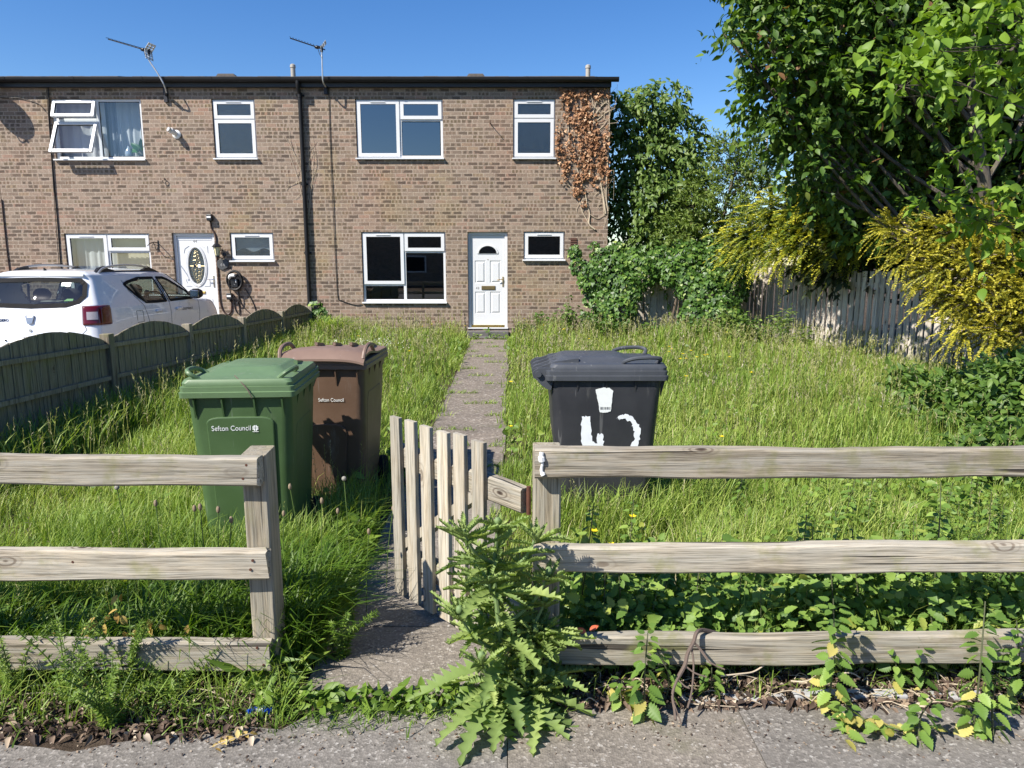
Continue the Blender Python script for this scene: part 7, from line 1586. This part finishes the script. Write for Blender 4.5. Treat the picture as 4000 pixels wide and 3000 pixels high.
def head_flower(name, label, x, y, h, colm, r_, group, lean=.04, sq=(1, 1, 1)):
    t = thing(name, label, 'flower', (x, y, float(gz(x, y))), group=group); b = MB(); b.tube(curve([(0, 0, 0), (lean * .3, 0, h * .5), (lean, 0, h)], 4), .0020, 5); b.build('stem', M['green_stem'], t)
    b = MB(); b.sphere((lean, 0, h + r_ * .6), r_, 8, sq); b.build('seed_head', M[colm], t, smooth=True)
M['fluff'] = plain('seed_fluff', (.26, .25, .21), .95, var=.3, scale=90, bump=.8, bscale=300)
M['spike'] = plain('plantain_spike', (.26, .20, .13), .9, var=.4, scale=120, bump=.8, bscale=300)
for i, (px, py, Y) in enumerate(((1360, 1875, 3.05), (1240, 1960, 3.0), (1420, 2080, 3.05), (1175, 1905, 3.1), (1500, 1990, 3.3), (790, 1985, 2.7), (735, 1990, 2.75), (620, 1970, 2.8), (825, 1995, 2.75), (500, 1910, 3.0), (1300, 2000, 3.2), (1090, 2010, 3.1), (1540, 1960, 3.5), (855, 2035, 2.7))):
    q = P(px, py, Y); fl = i in (0, 9); head_flower('dandelion' if fl else 'plantain_flower', ['grey dandelion clock standing between left post and gate', 'grey dandelion clock behind the left top rail'][i == 9] if fl else 'brown ribwort plantain head on a thin stalk', float(q[0]), Y, float(q[2] - gz(q[0], Y)), 'fluff' if fl else 'spike', .011 if fl else .008, None if fl else 'plantain heads by the left rails', random.uniform(-.05, .05), (1, 1, 1) if fl else (1, 1, 1.9))
t = thing('white_flowers', 'patch of small white flowers in the lawn behind the brown bin', 'flowers', (-2.95, 11.6, .1), world=True)
n = 900; c = P(1440, 1350, 11.6); pos = np.stack([c[0] + .28 * rng.normal(size=n), 11.6 + .35 * rng.normal(size=n), c[2] + .05 * rng.normal(size=n)], 1); scatter('florets', *SMALL, pos, frames(rand_dirs(n), leaf_normals(n, 1.5)), .03 * (.6 + .7 * rng.random(n)), rng.random(n), M['white_flower'], t)
b = MB()
for k in range(40): p = pos[k]; b.tube([(p[0], p[1], .1), tuple(p)], .003, 4)
b.build('stem', M['green_stem'], t)
t = thing('strap_leaf_clump', 'arching clump of strap leaves by the end of the wavy fence', 'plant', (0, 0, 0), world=True); c = P(1285, 1300, 13.6)
n = 420; o = blades('foliage', c[0] + .3 * rng.normal(size=n) * .5, 13.6 + .16 * rng.normal(size=n), .45 + .25 * rng.random(n), np.full(n, .022), M['grass'], 1.1, parent=t)
# ------------------------------------------------------------------ dead branch, wrapper, dry sprigs
t = thing('dead_branch', 'forked dead branch hooked over the bottom right rail and reaching the pavement', 'branch', (.6, 2.4, 0), world=True); b = MB()
z8 = lambda x, y, Y: gp(2400 + x / 1.276, 1700 + y / 1.276, Y)
b.tube(curve([z8(520,990,2.52), z8(440,972,2.46), z8(410,985,2.425), z8(395,1030,2.41), z8(365,1090,2.38), z8(352,1145,2.36), z8(315,1215,2.33), z8(290,1290,2.29), z8(300,1370,2.25), z8(305,1420,2.22)], 5), [.008] * 10 + [.0075] * 20 + [.005] * 16, 7)
b.tube(curve([z8(395,1030,2.41), z8(430,1070,2.40), z8(470,1125,2.37), z8(500,1145,2.36), z8(550,1168,2.35)], 4), [.005] * 8 + [.003] * 9, 6); b.tube(curve([z8(385,1060,2.40), z8(395,1150,2.36), z8(385,1280,2.30), z8(365,1360,2.26)], 4), .0035, 6)
b.tube(curve([z8(355,1150,2.36), z8(400,1185,2.34), z8(460,1205,2.33)], 4), .003, 6); b.tube(curve([z8(318,1218,2.33), z8(350,1250,2.31), z8(375,1262,2.30)], 4), .0028, 5); b.tube(curve([z8(298,1340,2.26), z8(320,1400,2.24), z8(335,1440,2.22)], 4), .0028, 5); b.build('bough', M['dark_branch'], t, smooth=True)
b = MB(); b.tube(curve([z8(530,1200,2.40), z8(620,1190,2.42), z8(690,1180,2.44), z8(742,1150,2.46)], 4), .003, 6); props(b.build('dry_twig', M['pale_twig']), 'long pale curved twig lying right of the dead branch', 'twig')
b = MB(); b.tube(curve([z8(880,1225,2.42), z8(960,1225,2.40), z8(1030,1180,2.43)], 4), .0028, 6); props(b.build('dry_twig', M['pale_twig']), 'pale bent twig in the litter left of the tall greyish nettle', 'twig'); b = MB(); b.tube(curve([z8(1110,1190,2.44), z8(1180,1185,2.43), z8(1225,1210,2.42)], 4), .0025, 6); props(b.build('dry_twig', M['pale_twig']), 'short pale twig in the litter right of the tall greyish nettle', 'twig')
t = thing('crumpled_wrapper', 'crumpled blue and white sweet wrapper at the pavement edge by the left post', 'wrapper', (*on(1020, 2795), .012)); M['wrapper_blue'] = plain('blue_foil', (.02, .10, .55), .25, metal=.4); M['wrapper_white'] = plain('white_foil', (.65, .68, .74), .25, metal=.3)
def crumple(x0, x1, m_, seed, nm):
    r_ = random.Random(seed); b = MB(); n = 7
    for i in range(n):
        for j in range(4): b.v.append((x0 + (x1 - x0) * i / (n - 1) + r_.uniform(-.004, .004), -.018 + .012 * j + r_.uniform(-.004, .004), r_.uniform(.002, .022)))
    for i in range(n - 1):
        for j in range(3): b.f.append((i*4+j, (i+1)*4+j, (i+1)*4+j+1, i*4+j+1))
    b.build(nm, m_, t)
crumple(-.045, -.012, M['wrapper_blue'], 1, 'blue_foil'); crumple(-.014, .018, M['wrapper_white'], 2, 'white_foil'); crumple(.016, .05, M['wrapper_blue'], 3, 'blue_foil')
t = thing('dry_sprig', 'dry yellow leaf sprig lying on the pavement below the left post', 'leaf', (*on(900, 2930), .012)); n = 11
scatter('foliage', *LEAF, np.stack([np.linspace(-.05, .05, n), .05 * np.linspace(-.4, 1.0, n) + .01 * rng.normal(size=n), .012 + .012 * rng.random(n)], 1), frames(unit(rng.normal(size=(n, 3)) * np.array([1, 1, .3])), leaf_normals(n, 1.0)), .030 * (.7 + .6 * rng.random(n)), rng.random(n), M['yellow_leaf'], t)
b = MB(); b.tube(curve([(-.06, -.02, .012), (0, .01, .02), (.06, .06, .012)], 4), .0018, 5); b.build('stem', M['pale_twig'], t)
t = thing('dead_leaf', 'curled orange dead leaf on top of the bottom right rail', 'leaf', (.28, 2.47, .235)); scatter('blade', *LEAF, np.array([[0, 0, .0], [.012, .01, .004]]), frames(np.array([[-.9, .2, .3], [.8, .2, .4]]), np.array([[0, -.8, .6], [0, -.7, .7]])), np.array([.045, .04]), np.array([.9, .95]), plain('orange_leaf', (.55, .12, .05), .6), t)
weed('dark leafy weed in the shade behind the gate hinge', .0, 2.80, .38, .07, 'nettle', n=40, size=.07, nstem=3)
weed('young nettle by the middle of the doorstep', -.45, 14.15, .36, .06, 'shrub', n=20, size=.09, nstem=2)
for k, (x, lab) in enumerate(((-.72, 'weed tuft at the left end of the doorstep'), (-.30, 'weed tuft in front of the doorstep, right of the young nettle'), (-.15, 'weed tuft at the right end of the doorstep'))): weed(lab, x, 13.9, .16, .13, 'rowan', n=40, size=.06, nstem=5)
# ------------------------------------------------------------------ across the street: seen only as reflections in the window panes
oh = thing('terraced_house', 'brick terrace across the street, mirrored faintly in the downstairs panes', 'house', (0, -23, 0), world=True)
b = MB(); b.add([(-16,-22,0),(16,-22,0),(16,-22,5.4),(-16,-22,5.4),(-16,-30,0),(16,-30,0),(16,-30,5.4),(-16,-30,5.4)], [(0,1,2,3),(5,4,7,6),(1,5,6,2),(4,0,3,7)]); b.build('wall', M['brick'], oh)
b = MB(); b.add([(-16.2,-21.7,5.3),(16.2,-21.7,5.3),(16.2,-26,6.6),(-16.2,-26,6.6),(16.2,-30.3,5.3),(-16.2,-30.3,5.3)], [(0,1,2,3),(3,2,4,5)]); b.build('roof', M['roof'], oh)
for x in (-12, -7, -2, 3, 8, 13):
    for z in (1.0, 3.6): b = MB(); b.box(x - .8, x + .8, -21.99, -21.93, z, z + 1.2); w_ = b.build('window', M['upvc'], oh); b = MB(); b.box(x - .7, x + .7, -21.925, -21.92, z + .1, z + 1.1); b.build('pane', M['seal'], w_)
